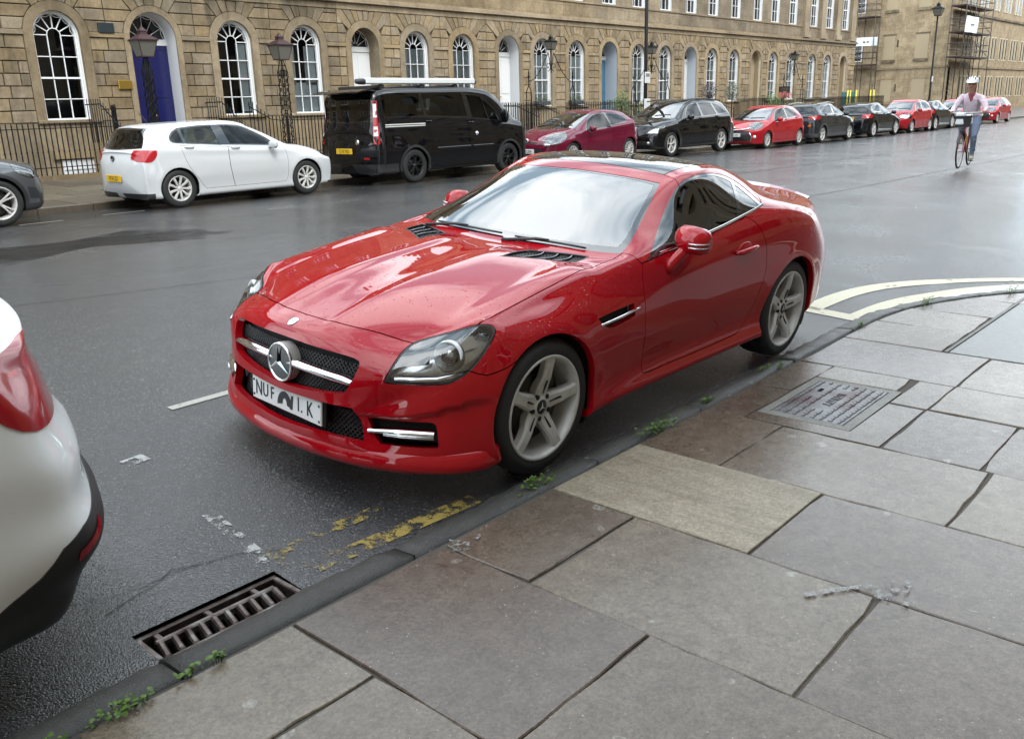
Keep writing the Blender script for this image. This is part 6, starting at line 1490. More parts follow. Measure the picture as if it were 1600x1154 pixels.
    for k in range(5):
        x = 2.5 + random.uniform(0, .6); y0 = 15.86 + k * 1.2
        while x < 22:
            w = random.uniform(.8, 1.5); yb = y0 + 1.19; za = float(np.interp(y0, [15.83, 19, 21.95], [.055, .09, .12])); zb = float(np.interp(yb, [15.83, 19, 21.95], [.055, .09, .12])); e = .012; h = random.uniform(.006, .016)
            m = MB(); m.add([(x, y0, za - .02), (x + w - e, y0, za - .02), (x + w - e, yb - e, zb - .02), (x, yb - e, zb - .02), (x + .01, y0 + .01, za + h), (x + w - e - .01, y0 + .01, za + h), (x + w - e - .01, yb - e - .01, zb + h), (x + .01, yb - e - .01, zb + h)], [(4, 5, 6, 7), (0, 1, 5, 4), (1, 2, 6, 5), (2, 3, 7, 6), (3, 0, 4, 7)])
            mobj('paving_slab', m.mesh('paving_slab', ST['far_slab']), far); x += w
    # weeds in the joint between kerb and flags
    spots = [((3.50, 2.20), .16, 'low green weed in the kerb joint behind the front wheel, longest of the clumps', 60, .45), ((2.62, 2.24), .11, 'small green weed at the kerb beneath the front tyre, beside the tan slab', 40, .3), ((4.02, 2.22), .06, 'tiny green weed in the kerb joint level with the door', 22, .2), ((4.72, 2.25), .06, 'thin sprig of weed at the kerb between the door and rear wheel', 14, .2), ((4.86, 2.20), .05, 'very thin sprig on the flag edge near the access cover', 10, .2), ((6.12, 2.20), .09, 'spindly green weed at the kerb behind the rear wheel', 22, .2), ((.78, 2.17), .10, 'green weed in the kerb joint below the drain grate', 42, .5), ((.56, 2.17), .07, 'green weed at the bottom edge, lowest along the kerb', 34, .5), ((.97, 2.175), .04, 'tiny weed in the kerb joint beside the drain corner', 12, .4), ((1.07, 2.175), .03, 'tiny tuft of weed right under the drain grate end', 10, .4), ((7.1, 2.06), .12, 'mossy green weed on the kerb bend, spread flat', 34, .3), ((7.9, 1.66), .12, 'mossy weed at the far end of the kerb bend', 30, .3)]
    for (x, y), r, lab, n, el in spots:
        m = MB(); rnd = random.Random(int(x * 100)); 
        for k in range(int(n * 1.7)):
            t = rnd.gauss(0, .5); px, py = t * r * 1.0, rnd.gauss(0, .3) * r * .45; h = rnd.uniform(.006, .035) * (1.3 if r > .1 else 1); s = rnd.uniform(.0035, .011); a = rnd.uniform(0, 6.28); tl = rnd.uniform(-.5, .5)
            e1 = Vector((math.cos(a), math.sin(a), tl * .6)); e2 = Vector((-math.sin(a), math.cos(a), rnd.uniform(-.3, .3))); c = Vector((px, py, h))
            m.add([c - e1 * s, c - e1 * s * .3 + e2 * s * .8 + Vector((0, 0, .002)), c + e1 * s * .6 + e2 * s * .7, c + e1 * s * 1.1, c + e1 * s * .6 - e2 * s * .7, c - e1 * s * .3 - e2 * s * .8], [(0, 1, 2, 3, 4, 5)])
            if k % 4 == 0: m.tube([(px * .6, py * .5, -.012), (px, py, h)], .0012, 4, cap=False)
        o = m.obj('weed', ST['leaf'], None, (x, y, PZ + .002), (0, 0, math.radians(-1)), fix=False); tag(o, lab, 'weed', 'weeds along the near kerb')
# ------------------------------------------------------------------ the far terrace in honey stone
def bath_stone(name, tint=1.0, dirt=.5, big=1.0, top=False):
    lo = tuple(c * tint for c in (.105, .070, .031)); mid = tuple(c * tint for c in (.19, .134, .066)); hi = tuple(c * tint for c in (.27, .203, .112))
    m = new_mat(name, mid, .75, spec=.25); g = NG(m); P = g.pos(); R = g.objrand()
    c = g.ramp(g.noise(P, 1.1 * big, 6, .62, .4), [(.3, lo), (.5, mid), (.7, hi)])
    c = g.mix(.4, c, g.ramp(g.noise(P, 9, 5, .65), [(.3, lo), (.7, hi)]))
    h = g.n('HueSaturation'); g.l(c, h.inputs['Color']); g.l(g.math('MULTIPLY_ADD', R, .42, .80), h.inputs['Value']); g.l(g.math('MULTIPLY_ADD', g.math('FRACT', g.math('MULTIPLY', R, 7.3)), .22, .72), h.inputs['Saturation']); c = h.outputs[0]
    # soot streaks that run down the wall
    sv = g.pos((1.3, 1.3, .16)); s = g.ramp(g.noise(sv, 2.2, 6, .7), [(.50, 0), (.68, 1)]); s = g.math('MULTIPLY', s, dirt)
    c = g.mix(s, c, (.030, .025, .018))
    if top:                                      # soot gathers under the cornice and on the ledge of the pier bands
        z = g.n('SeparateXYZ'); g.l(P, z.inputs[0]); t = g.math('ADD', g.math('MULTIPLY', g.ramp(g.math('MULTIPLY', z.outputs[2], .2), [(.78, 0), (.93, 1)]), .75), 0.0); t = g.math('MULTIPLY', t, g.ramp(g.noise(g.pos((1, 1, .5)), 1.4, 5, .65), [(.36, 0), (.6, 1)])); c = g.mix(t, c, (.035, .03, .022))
    g.base(c)
    g.normal(g.bump(g.math('ADD', g.noise(P, 26, 5, .7), g.math('MULTIPLY', g.noise(P, 90, 3), .4)), .35, .015)); return m
ST['stone_dark'] = bath_stone('weathered honey stone', 1.04, .62, 1.0, True); ST['stone'] = bath_stone('honey stone', 1.32, .28); ST['joint'] = new_mat('dark recessed joint', (.085, .060, .033), .9)  # joint: even dark brown of the wall behind the blocks
ST['dress_dark'] = bath_stone('weathered dressed stone', 1.12, .35, .6, True); ST['dress'] = bath_stone('dressed stone', 1.32, .25, .6)
def ashlar(name, tint, dirt):
    m = bath_stone(name, tint, dirt); g = NG(m); b = g.n('TexBrick'); b.offset = .5
    sp = g.n('SeparateXYZ'); g.l(g.pos(), sp.inputs[0]); cb = g.n('CombineXYZ'); g.l(g.math('ADD', sp.outputs[0], sp.outputs[1]), cb.inputs[0]); g.l(sp.outputs[2], cb.inputs[1]); g.l(cb.outputs[0], b.inputs['Vector'])
    b.inputs['Scale'].default_value = 1; b.inputs['Brick Width'].default_value = .85; b.inputs['Row Height'].default_value = .36; b.inputs['Mortar Size'].default_value = .006
    b.inputs['Color1'].default_value = (1, 1, 1, 1); b.inputs['Color2'].default_value = (.80, .80, .80, 1); b.inputs['Mortar'].default_value = (.55, .52, .5, 1)
    old = g.b.inputs['Base Color'].links[0].from_socket; g.base(g.mix(1.0, old, b.outputs['Color'], 'MULTIPLY')); return m
ST['ashlar'] = ashlar('ashlar wall', 1.3, .30); ST['ashlar_dark'] = ashlar('sooty ashlar wall', .82, .55); ST['ashlar_far'] = ashlar('pale ashlar wall', 1.6, .25)
ST['white_wood'] = new_mat('white joinery', (.72, .73, .73), .4); ST['cream_wood'] = new_mat('cream joinery', (.60, .53, .40), .5); ST['beige'] = new_mat('beige render', (.34, .27, .17), .8)
ST['blue_door'] = new_mat('royal blue door', (.005, .007, .075), .3, coat=.4); ST['pale_blue'] = new_mat('pale blue reveal', (.44, .48, .53), .6); ST['sky_door'] = new_mat('sky blue door', (.055, .16, .25), .4)
ST['grey_white'] = new_mat('off white plaster', (.60, .61, .62), .7)
ST['pane'] = new_mat('window pane', (.010, .011, .012), .04, spec=.6); g = NG(ST['pane']); g.normal(g.bump(g.noise(g.pos(), 1.6, 2), .05, .02))
ST['pane_clear'] = glass_mat('old sash glass', (.75, .8, .8), ior=1.5)
ST['net'] = new_mat('net curtain', (.42, .44, .45), .9); ST['blind'] = new_mat('white blind', (.66, .68, .70), .8); ST['room'] = new_mat('dark room', (.02, .018, .016), .9); ST['iron'] = new_mat('black ironwork', (.006, .006, .006), .5, spec=.2)
ST['rust_lamp'] = new_mat('faded lantern metal', (.045, .02, .022), .55, metal=.2); ST['lantern_glass'] = new_mat('dusty lantern glass', (.13, .125, .105), .25, alpha=1)
ST['brass'] = new_mat('brass', (.55, .36, .08), .3, metal=.9); ST['slate_plaque'] = new_mat('dark plaque', (.012, .02, .022), .4); ST['scaffold'] = new_mat('weathered scaffold tube', (.07, .06, .05), .6, metal=.3); ST['roof'] = new_mat('slate roof', (.06, .062, .068), .5)
Y0 = 24.0                                                    # face of the blocks
def arch_pts(cx, z, r, n=18, a0=0.0, a1=math.pi): return [(cx + r * math.cos(a0 + (a1 - a0) * k / n), z + r * math.sin(a0 + (a1 - a0) * k / n)) for k in range(n + 1)]
def stone(poly, parent, mat, y=Y0, proud=.035, b=.014, seed=0):
    c = Vector((sum(p[0] for p in poly) / len(poly), sum(p[1] for p in poly) / len(poly)))
    A = [(p[0] - c.x, p[1] - c.y) for p in poly]; I = offset_poly(A, -b); n = len(A); rnd = random.Random(seed); pr = proud + rnd.uniform(-.008, .012)
    vs = [(p[0], 0, p[1]) for p in A] + [(p[0], -pr + b * .4, p[1]) for p in offset_poly(A, -.003)] + [(p[0], -pr, p[1]) for p in I]
    fs = [(i, (i + 1) % n, n + (i + 1) % n, n + i) for i in range(n)] + [(n + i, n + (i + 1) % n, 2 * n + (i + 1) % n, 2 * n + i) for i in range(n)] + [tuple(range(2 * n, 3 * n))]
    me = bpy.data.meshes.new('stone'); me.from_pydata(vs, [], fs); me.materials.append(mat); o = bpy.data.objects.new('stone', me); o.location = (c.x, y, c.y); COL.objects.link(o); o.parent = parent; return o
def wall_with_holes(x0, x1, z0, z1, holes, y, name, mat, parent, thick=.4):   # holes: (cx, half width, sill, springing, round)
    m = MB(); hs = sorted(holes); edges = [x0]
    for cx, hw, zs, zp, rd in hs:
        m.box(edges[-1], cx - hw, y, y + thick, z0, z1)
        if zs > z0: m.box(cx - hw, cx + hw, y, y + thick, z0, zs)
        if rd:
            a = arch_pts(cx, zp, hw, 16); top = [(p[0], z1) for p in a]
            m.grid([[(p[0], y, p[1]) for p in a], [(p[0], y, z1) for p in a]], 0, False); m.grid([[(p[0], y, p[1]) for p in a], [(p[0], y + thick, p[1]) for p in a]], 0, True)
        else: m.box(cx - hw, cx + hw, y, y + thick, zp, z1)
        edges.append(cx + hw)
    m.box(edges[-1], x1, y, y + thick, z0, z1); return m.obj(name, mat, parent, fix=False)
WIN_CACHE = {}
def arched_window(parent, cx, hw, zs, zp, kind='dark', detail=True, y=Y0 + .16):
    key = (round(hw, 3), round(zp - zs, 3), kind, detail)
    if key not in WIN_CACHE:
        H = zp - zs; fw = .075; gi = hw - fw; m = MB()
        def band(r0, r1, ya, yb):
            A0, A1 = arch_pts(0, H, r0), arch_pts(0, H, r1); path = lambda r, A: [(r, 0)] + A + [(-r, 0)]
            p0, p1 = path(r0, A0), path(r1, A1)
            m.grid([[(a[0], ya, a[1]) for a in p1], [(a[0], ya, a[1]) for a in p0], [(a[0], yb, a[1]) for a in p0]], 0, False); m.grid([[(a[0], yb, a[1]) for a in p1], [(a[0], ya, a[1]) for a in p1]], 0, False)
        band(hw - .045, hw, -.10, .06); band(gi, hw - .045, -.04, .06); m.box(-hw, hw, -.14, .05, -.09, .04)
        frame = m.mesh('window', ST['white_wood'], fix=False); m = MB(); rb = .011 if detail else .010; ty = .02; c3 = gi / 3
        zm = H * .50; q = [zm * .5, zm + (H - zm) * .5]
        for z_ in (zm,): m.box(-gi, gi, -.02, .05, z_ - .022, z_ + .022)
        for z_ in q + [H]:
            if z_ == H: m.box(-gi, -c3, 0, .04, z_ - rb, z_ + rb); m.box(c3, gi, 0, .04, z_ - rb, z_ + rb)
            else: m.box(-gi, gi, 0, .04, z_ - rb, z_ + rb)
        for x in (-c3, c3): m.box(x - rb, x + rb, 0, .04, 0, H)
        def arcbar(r, w): A, B_ = arch_pts(0, H, r - w, 14), arch_pts(0, H, r + w, 14); m.grid([[(a[0], 0, a[1]) for a in B_], [(a[0], 0, a[1]) for a in A]], 0, False)
        arcbar(c3, rb)
        for k in range(1, 6):
            a = math.pi * k / 6; d = (math.cos(a), math.sin(a)); n_ = (-d[1] * rb, d[0] * rb); r0, r1 = c3, gi
            m.prism([(d[0] * r0 + n_[0], H + d[1] * r0 + n_[1]), (d[0] * r1 + n_[0], H + d[1] * r1 + n_[1]), (d[0] * r1 - n_[0], H + d[1] * r1 - n_[1]), (d[0] * r0 - n_[0], H + d[1] * r0 - n_[1])], 0, .04, 'y')
        if detail:
            for k in range(6):                       # scalloped festoons round the fan
                a0 = math.pi * k / 6; pts = [Vector((math.cos(a0 + math.pi / 6 * t) * (gi - .055 * math.sin(math.pi * t)), .01, H + math.sin(a0 + math.pi / 6 * t) * (gi - .055 * math.sin(math.pi * t)))) for t in np.linspace(0, 1, 7)]
                m.tube(pts, .009, 4, cap=False)
        bars = m.mesh('sash_bar', ST['white_wood'], fix=False); panes = []
        if detail:
            xs = (-gi, -c3, c3, gi); zz = [.04, q[0], zm, q[1], H]
            for i in range(3):
                for j in range(4):
                    mm = MB(); rnd = random.Random(i * 7 + j); t1, t2 = rnd.uniform(-.004, .004), rnd.uniform(-.004, .004); x0, x1, z0, z1 = xs[i] + .006, xs[i + 1] - .006, zz[j] + .006, zz[j + 1] - .006
                    if i == 1 and j == 3: pl = [(x0, z0), (x1, z0)] + [(p[0] * .96, p[1]) for p in arch_pts(0, H, c3 - .004, 8)]
                    else: pl = [(x0, z0), (x1, z0), (x1, z1), (x0, z1)]
                    mm.add([(a, .028 + t1 * (a / gi) + t2 * (b / H), b) for a, b in pl], [tuple(range(len(pl)))]); panes.append(mm.mesh('pane', ST['pane_clear'], fix=False))
            for k in range(6):
                a0, a1 = math.pi * k / 6 + .03, math.pi * (k + 1) / 6 - .03; mm = MB(); pl = arch_pts(0, H, gi - .01, 5, a0, a1) + arch_pts(0, H, c3 + .01, 5, a1, a0); mm.add([(a, .029, b) for a, b in pl], [tuple(range(len(pl)))]); panes.append(mm.mesh('pane', ST['pane_clear'], fix=False))
        else:
            mm = MB(); pl = [(-gi, 0.04), (gi, 0.04)] + arch_pts(0, H, gi, 14); mm.add([(a, .03, b) for a, b in pl], [tuple(range(len(pl)))]); panes.append(mm.mesh('pane', ST['pane_clear'], fix=False))
        WIN_CACHE[key] = (frame, bars, panes)
    fr, ba, pa = WIN_CACHE[key]; H = zp - zs
    w = mobj('window', fr, parent, (cx, y, zs)); mobj('sash_bar', ba, w)
    for p in pa: mobj('pane', p, w)
    gi = hw - .075; m = MB(); pl = [(-gi, 0), (gi, 0)] + arch_pts(0, H, gi, 12)
    m.prism(pl, .9, 1.0, 'y'); m.grid([[(a, .06, b) for a, b in pl] + [(pl[0][0], .06, pl[0][1])], [(a * 1.5, .9, b) for a, b in pl] + [(pl[0][0] * 1.5, .9, pl[0][1])]], 0, False); m.obj('room', ST['room'], w, fix=False)
    if kind == 'blind':
        m = MB(); m.box(-gi, gi, .10, .11, 0, H * 1.0); m.obj('blind', ST['blind'], w)
    elif kind == 'shutter':
        m = MB(); m.box(-gi, gi, .10, .11, 0, H * .45); m.box(gi * .2, gi, .10, .115, H * .42, H * .98); m.box(-gi, -gi * .55, .10, .115, H * .42, H * .98); m.obj('shutter', ST['blind'], w)
    elif kind == 'halfblind':
        m = MB(); m.box(gi * .35, gi, .10, .11, .1, H * .98); m.obj('curtain', ST['blind'], w)
    elif kind == 'white':
        m = MB(); m.box(-gi, gi, .06, .07, 0, H * .97); m.obj('blind', ST['blind'], w)
    elif kind == 'grey':
        m = MB(); m.grid([[(x, .075 + .012 * math.sin(x * 60), z) for z in (0, H)] for x in np.linspace(-gi, gi, 30)]); m.obj('net_curtain', ST['net'], w, fix=False)
    return w
def door_bay(parent, cx, hw, zs, zp, style, y=Y0 + .05):
    depth = {'blue': .5, 'white': .45, 'skyopen': .6, 'pale': .45, 'beige': .3}[style]; rm = {'blue': ST['grey_white'], 'white': ST['grey_white'], 'skyopen': ST['pale_blue'], 'pale': ST['pale_blue'], 'beige': ST['beige']}[style]
    if cx < 20.5 and style == 'white': rm = ST['dress_dark']
    h_ = hw - .008; path = [(cx + h_, zs)] + arch_pts(cx, zp, h_, 16) + [(cx - h_, zs)]
    m = MB(); m.grid([[(a, y - .055, b) for a, b in path], [(a, y + depth, b) for a, b in path]], 0, True); e = m.obj('doorway', rm, parent, fix=False)
    yb = y + depth
    if style == 'beige':
        m = MB(); m.add([(a, yb, b) for a, b in path], [tuple(range(len(path)))]); m.obj('blank_panel', ST['beige'], e, fix=False)
        h2 = hw - .016; a0, a1 = [(cx + hw + .09, zs)] + arch_pts(cx, zp, hw + .09, 16) + [(cx - hw - .09, zs)], [(cx + h2, zs)] + arch_pts(cx, zp, h2, 16) + [(cx - h2, zs)]; m = MB(); m.grid([[(a, y - .06, b) for a, b in a0], [(a, y - .06, b) for a, b in a1], [(a, y + .05, b) for a, b in a1]], 0, False); m.obj('cream_surround', ST['cream_wood'], e, fix=False); return e
    dm = {'blue': ST['blue_door'], 'white': ST['white_wood'], 'skyopen': ST['sky_door'], 'pale': ST['grey_white']}[style]
    zt = zp - .14; m = MB(); m.box(cx - hw, cx + hw, yb - .02, yb + .04, zs, zt)
    for sx in (-1, 1):
        for z0, z1 in ((zs + .18, zs + .62), (zs + .78, zs + 1.28), (zs + 1.42, zt - .12)):
            x0, x1 = sorted((cx + sx * .06, cx + sx * (hw - .1))); m.bbox(x0, x1, yb - .035, yb - .018, z0, z1, .012)
    d = m.obj('door', dm, parent)
    m = MB()
    for dx in (-.07, .0, .07): m.ellipsoid((cx + dx, yb - .05, zs + .95), (.018, .02, .03), 8, 6)
    m.ellipsoid((cx, yb - .05, zs + 1.32), (.04, .02, .02), 8, 6); m.obj('door_knob', ST['brass'], d)
    m = MB(); m.box(cx - hw, cx + hw, yb - .05, yb + .03, zt, zp + .02)
    A = lambda r: arch_pts(cx, zp, r, 16)
    m.grid([[(a, yb - .03, b) for a, b in A(hw)], [(a, yb - .03, b) for a, b in A(hw - .05)]], 0, False)
    for k in range(1, 6):
        a = math.pi * k / 6; m.tube([(cx + .12 * math.cos(a), yb - .02, zp + .12 * math.sin(a)), (cx + (hw - .04) * math.cos(a), yb - .02, zp + (hw - .04) * math.sin(a))], .011, 4, cap=False)
    for k in range(6):
        a0 = math.pi * k / 6; m.tube([(cx + math.cos(a0 + math.pi / 6 * t) * (hw - .05 - .06 * math.sin(math.pi * t)), yb - .02, zp + math.sin(a0 + math.pi / 6 * t) * (hw - .05 - .06 * math.sin(math.pi * t))) for t in np.linspace(0, 1, 6)], .01, 4, cap=False)
    m.obj('fanlight', ST['white_wood'], e, fix=False)
    m = MB(); pl = A(hw - .03); m.add([(a, yb, b) for a, b in pl], [tuple(range(len(pl)))]); m.obj('pane', ST['pane'], e, fix=False)
    return e
def house(name, label, x0, x1, bays, mats, detail=1, z_imp=3.5, end_wall=False):
    smat, dmat, wmat = mats; root = empty(name, (0, 0, 0), label=label, cat='house', group='houses of the far terrace'); zp = 3.5; ZT = 4.60; cnt = 0
    holes = []
    for b in bays: holes.append((b[1], .57 if b[0] == 'w' else b[2], 1.46 if b[0] == 'w' else .55, zp, True))
    wall_with_holes(x0, x1, -2.6, ZT, holes, Y0 + .02, 'wall', ST['joint'], root)
    # smooth plinth with its ledge beneath the sills
    # dressed surrounds
    spans = []
    for (cx, hw, zs, zp_, _) in holes:
        ro = max(.80, hw + .16); out = [(cx + ro, 1.44 if zs > 1 else zs)] + arch_pts(cx, zp, ro, 20) + [(cx - ro, 1.44 if zs > 1 else zs)]; inn = [(cx + hw - .004, out[0][1])] + arch_pts(cx, zp, hw - .004, 20) + [(cx - hw + .004, out[0][1])]
        m = MB(); m.grid([[(a, Y0 + .02, b) for a, b in out], [(a, Y0 - .045, b) for a, b in out], [(a, Y0 - .045, b) for a, b in inn], [(a, Y0 + .40, b) for a, b in inn]], 0, False); m.obj('arch_surround', dmat, root, fix=False); spans.append((cx, ro, zs))
    spans.sort(); xb = [x0] + [x for c, r, z in spans for x in (c - r, c + r)] + [x1]
    piers = [(xb[2 * i], xb[2 * i + 1]) for i in range(len(xb) // 2)]
    for a, b in piers:
        m = MB(); m.box(a, b, Y0 - .02, Y0 + .02, -2.5, 1.40); m.obj('plinth', dmat, root, fix=False); m = MB(); m.bbox(a, b, Y0 - .075, Y0 + .02, z_imp - .03, z_imp + .085, .012); m.obj('impost_band', dmat, root, fix=False)
    for c, r, z in spans:
        m = MB()
        if z > 1: m.box(c - r, c + r, Y0 - .02, Y0 + .02, -2.5, 1.38); m.obj('plinth', dmat, root, fix=False); m = MB(); m.bbox(c - r, c + r, Y0 - .09, Y0 + .16, 1.375, 1.46, .012); m.obj('sill', dmat, root, fix=False)
        else: m.box(c - r, c + r, Y0 - .03, Y0 + 1.2, -2.5, z); m.obj('threshold', dmat, root, fix=False)
    # coursed blocks between the openings
    rnd = random.Random(int(x0 * 10)); g_ = .010; seed = int(x0 * 100)
    def put(poly):
        nonlocal cnt, seed
        seed += 1
        if cnt < 298: stone(poly, root, smat, seed=seed); cnt += 1
        else: rest.append(poly)
    rest = []
    courses = [1.40 + k * .2925 for k in range(7)] + [z_imp - .03]
    for a, b in piers:
        for ci in range(len(courses) - 1):
            z0, z1 = courses[ci], courses[ci + 1]
            if z1 - z0 < .08: continue
            x = a; first = True
            while x < b - .02:
                w = rnd.uniform(.30, .58) * (.6 if first and ci % 2 else 1); first = False; xe = x + w
                if b - xe < .22: xe = b
                put([(x + g_, z0 + g_), (xe - g_, z0 + g_), (xe - g_, z1 - g_), (x + g_, z1 - g_)]); x = xe
    # arch zone: voussoirs over each opening, courses between them
    mids = [x0] + [(spans[i][0] + spans[i + 1][0]) / 2 for i in range(len(spans) - 1)] + [x1]; z0 = z_imp + .085
    for i, (c, r, zs) in enumerate(spans):
        L, Rr = mids[i], mids[i + 1]; ro = r + .01; ang = [math.radians(t) for t in (38, 52, 65, 77, 103 if 0 else 90, 103, 115, 128, 142)] if mats[0] is ST['stone'] else [math.radians(t) for t in (52, 67, 81, 99, 113, 128)]
        for a0, a1 in zip(ang, ang[1:]):
            def ray(a): t = (ZT - zp) / math.sin(a); return (c + math.cos(a) * t, ZT)
            e = .012; p0, p1 = ray(a0), ray(a1)
            pl = [(c + ro * math.cos(a0 + e), zp + ro * math.sin(a0 + e)), (p0[0] - .009, ZT - .008), (p1[0] + .009, ZT - .008), (c + ro * math.cos(a1 - e), zp + ro * math.sin(a1 - e))]
            pl = clipx(clipx(pl, -1, 0, -L - .008), 1, 0, Rr - .008)
            if len(pl) >= 3 and abs(sum(pl[k][0] * pl[(k + 1) % len(pl)][1] - pl[(k + 1) % len(pl)][0] * pl[k][1] for k in range(len(pl)))) > .01: put(pl)
        for side_, am, lim in ((1, ang[0], Rr), (-1, ang[-1], L)):
            zc_ = z0
            while zc_ < ZT - .08:
                zn = min(ZT, zc_ + .29)
                if ZT - zn < .12: zn = ZT
                def bx(z):
                    h = max(0, z - zp); xin = math.sqrt(max(0, ro * ro - h * h)) if h < ro * math.sin(am if side_ > 0 else math.pi - am) else None
                    xr = h / math.tan(am if side_ > 0 else math.pi - am); return c + side_ * (xin if xin is not None else xr)
                xa0, xa1 = bx(zc_ + g_), bx(zn - g_)
                if abs(lim - xa0) > .08 and (lim - xa0) * side_ > 0:
                    tot = abs(lim - xa0); nn = 2 if tot > .75 else 1
                    for k in range(nn):
                        f0, f1 = k / nn, (k + 1) / nn; q0 = xa0 + (lim - xa0) * f0; q1 = xa0 + (lim - xa0) * f1; r0 = xa1 if k == 0 else q0
                        r1 = q1 if k < nn - 1 or (lim - xa1) * side_ > 0 else lim
                        pl = [(q0 + side_ * g_, zc_ + g_), (q1 - side_ * g_, zc_ + g_), (r1 - side_ * g_, zn - g_), (r0 + side_ * g_, zn - g_)]
                        if (pl[2][0] - pl[3][0]) * side_ < .03: pl = pl[:3]
                        if side_ < 0: pl = pl[::-1]
                        put(pl)
                zc_ = zn
    if rest:
        m = MB()
        for pl in rest: m.prism([(a, b) for a, b in pl], Y0 - .035, Y0, 'y')
        m.obj('stone', smat, root, kind='stuff')
    # cornice, upper wall with sash windows, parapet
    m = MB(); m.box(x0, x1, Y0 - .06, Y0 + .02, ZT, ZT + .20); m.box(x0, x1, Y0 - .16, Y0 + .02, ZT + .20, ZT + .30); m.box(x0, x1, Y0 - .10, Y0 + .02, ZT + .30, ZT + .36); m.obj('cornice', dmat, root, fix=False)
    hu = [(b[1], .48, 5.62, 8.0, False) for b in bays] + []; wall_with_holes(x0, x1, ZT + .36, 8.6, hu, Y0 + .02, 'upper_wall', wmat, root)
    hu2 = [(b[1], .46, 9.3, 10.9, False) for b in bays]; wall_with_holes(x0, x1, 8.6, 12.3, hu2, Y0 + .02, 'upper_wall', wmat, root)
    m = MB(); m.box(x0, x1, Y0 - .25, Y0 + .1, 11.6, 11.85); m.box(x0, x1, Y0 - .05, Y0 + .3, 12.3, 12.6); m.box(x0, x1, Y0 - .02, Y0 + .03, 5.54, 5.60); m.obj('parapet', dmat, root, fix=False)
    for j, (cx, hw, zs, zt, _) in enumerate(hu + hu2):
        key = ('sash', hw, zt - zs)
        if key not in WIN_CACHE:
            H = zt - zs; m = MB(); fw = .06
            for a in ((-hw, hw, -.03, .06, -.06, .05), (-hw, hw, -.02, .06, H - .06, H), (-hw, -hw + fw, -.02, .06, 0, H), (hw - fw, hw, -.02, .06, 0, H), (-hw, hw, -.01, .06, H / 2 - .03, H / 2 + .03)): m.box(*a)
            for x in (-hw / 3, hw / 3): m.box(x - .012, x + .012, .0, .04, 0, H)
            for z in (H / 4, H * 3 / 4): m.box(-hw, hw, .0, .04, z - .012, z + .012)
            fr = m.mesh('window', ST['white_wood'], fix=False); m = MB(); m.box(-hw, hw, .03, .04, 0, H); pn = m.mesh('pane', ST['pane'], fix=False)
            m = MB(); m.box(-hw, hw, .022, .028, 0, H * .9); WIN_CACHE[key] = (fr, pn)
        fr, pn = WIN_CACHE[key]; w = mobj('window', fr, root, (cx, Y0 + .12, zs)); mobj('pane', pn, w)
        m = MB(); m.box(cx - hw - .0, cx - hw + .01, Y0 + .0, Y0 + .14, zs, zt); m.box(cx + hw - .01, cx + hw, Y0 + .0, Y0 + .14, zs, zt); m.obj('window_reveal', ST['white_wood'], w, fix=False).matrix_parent_inverse = Matrix.Translation((-cx, -Y0 - .12, -zs))
    m = MB(); m.grid([[(x, Y0 + .3, 12.5), (x, Y0 + 5, 15.2), (x, Y0 + 10, 12.5)] for x in (x0, x1)], 0, False); m.box(x0 + .01, x1 - .01, Y0 + 1.4, Y0 + 10, -2.5, 12.4); m.obj('roof', ST['roof'], root, fix=False)
    for k in (0,):
        m = MB(); m.box(x1 - .9, x1 - .1, Y0 + 4, Y0 + 6, 13, 16.2)
        for t in range(4): m.lathe([(.13, 16.2), (.10, 16.8)], 10, c=(x1 - .5, Y0 + 4.3 + t * .48, 0))
        m.obj('chimney', wmat, root, fix=False)
    for b in bays:
        if b[0] == 'w': arched_window(root, b[1], .57, 1.46, zp, b[2] if len(b) > 2 else 'dark', detail)
        else: door_bay(root, b[1], b[2], .55, zp, b[3])
    return root
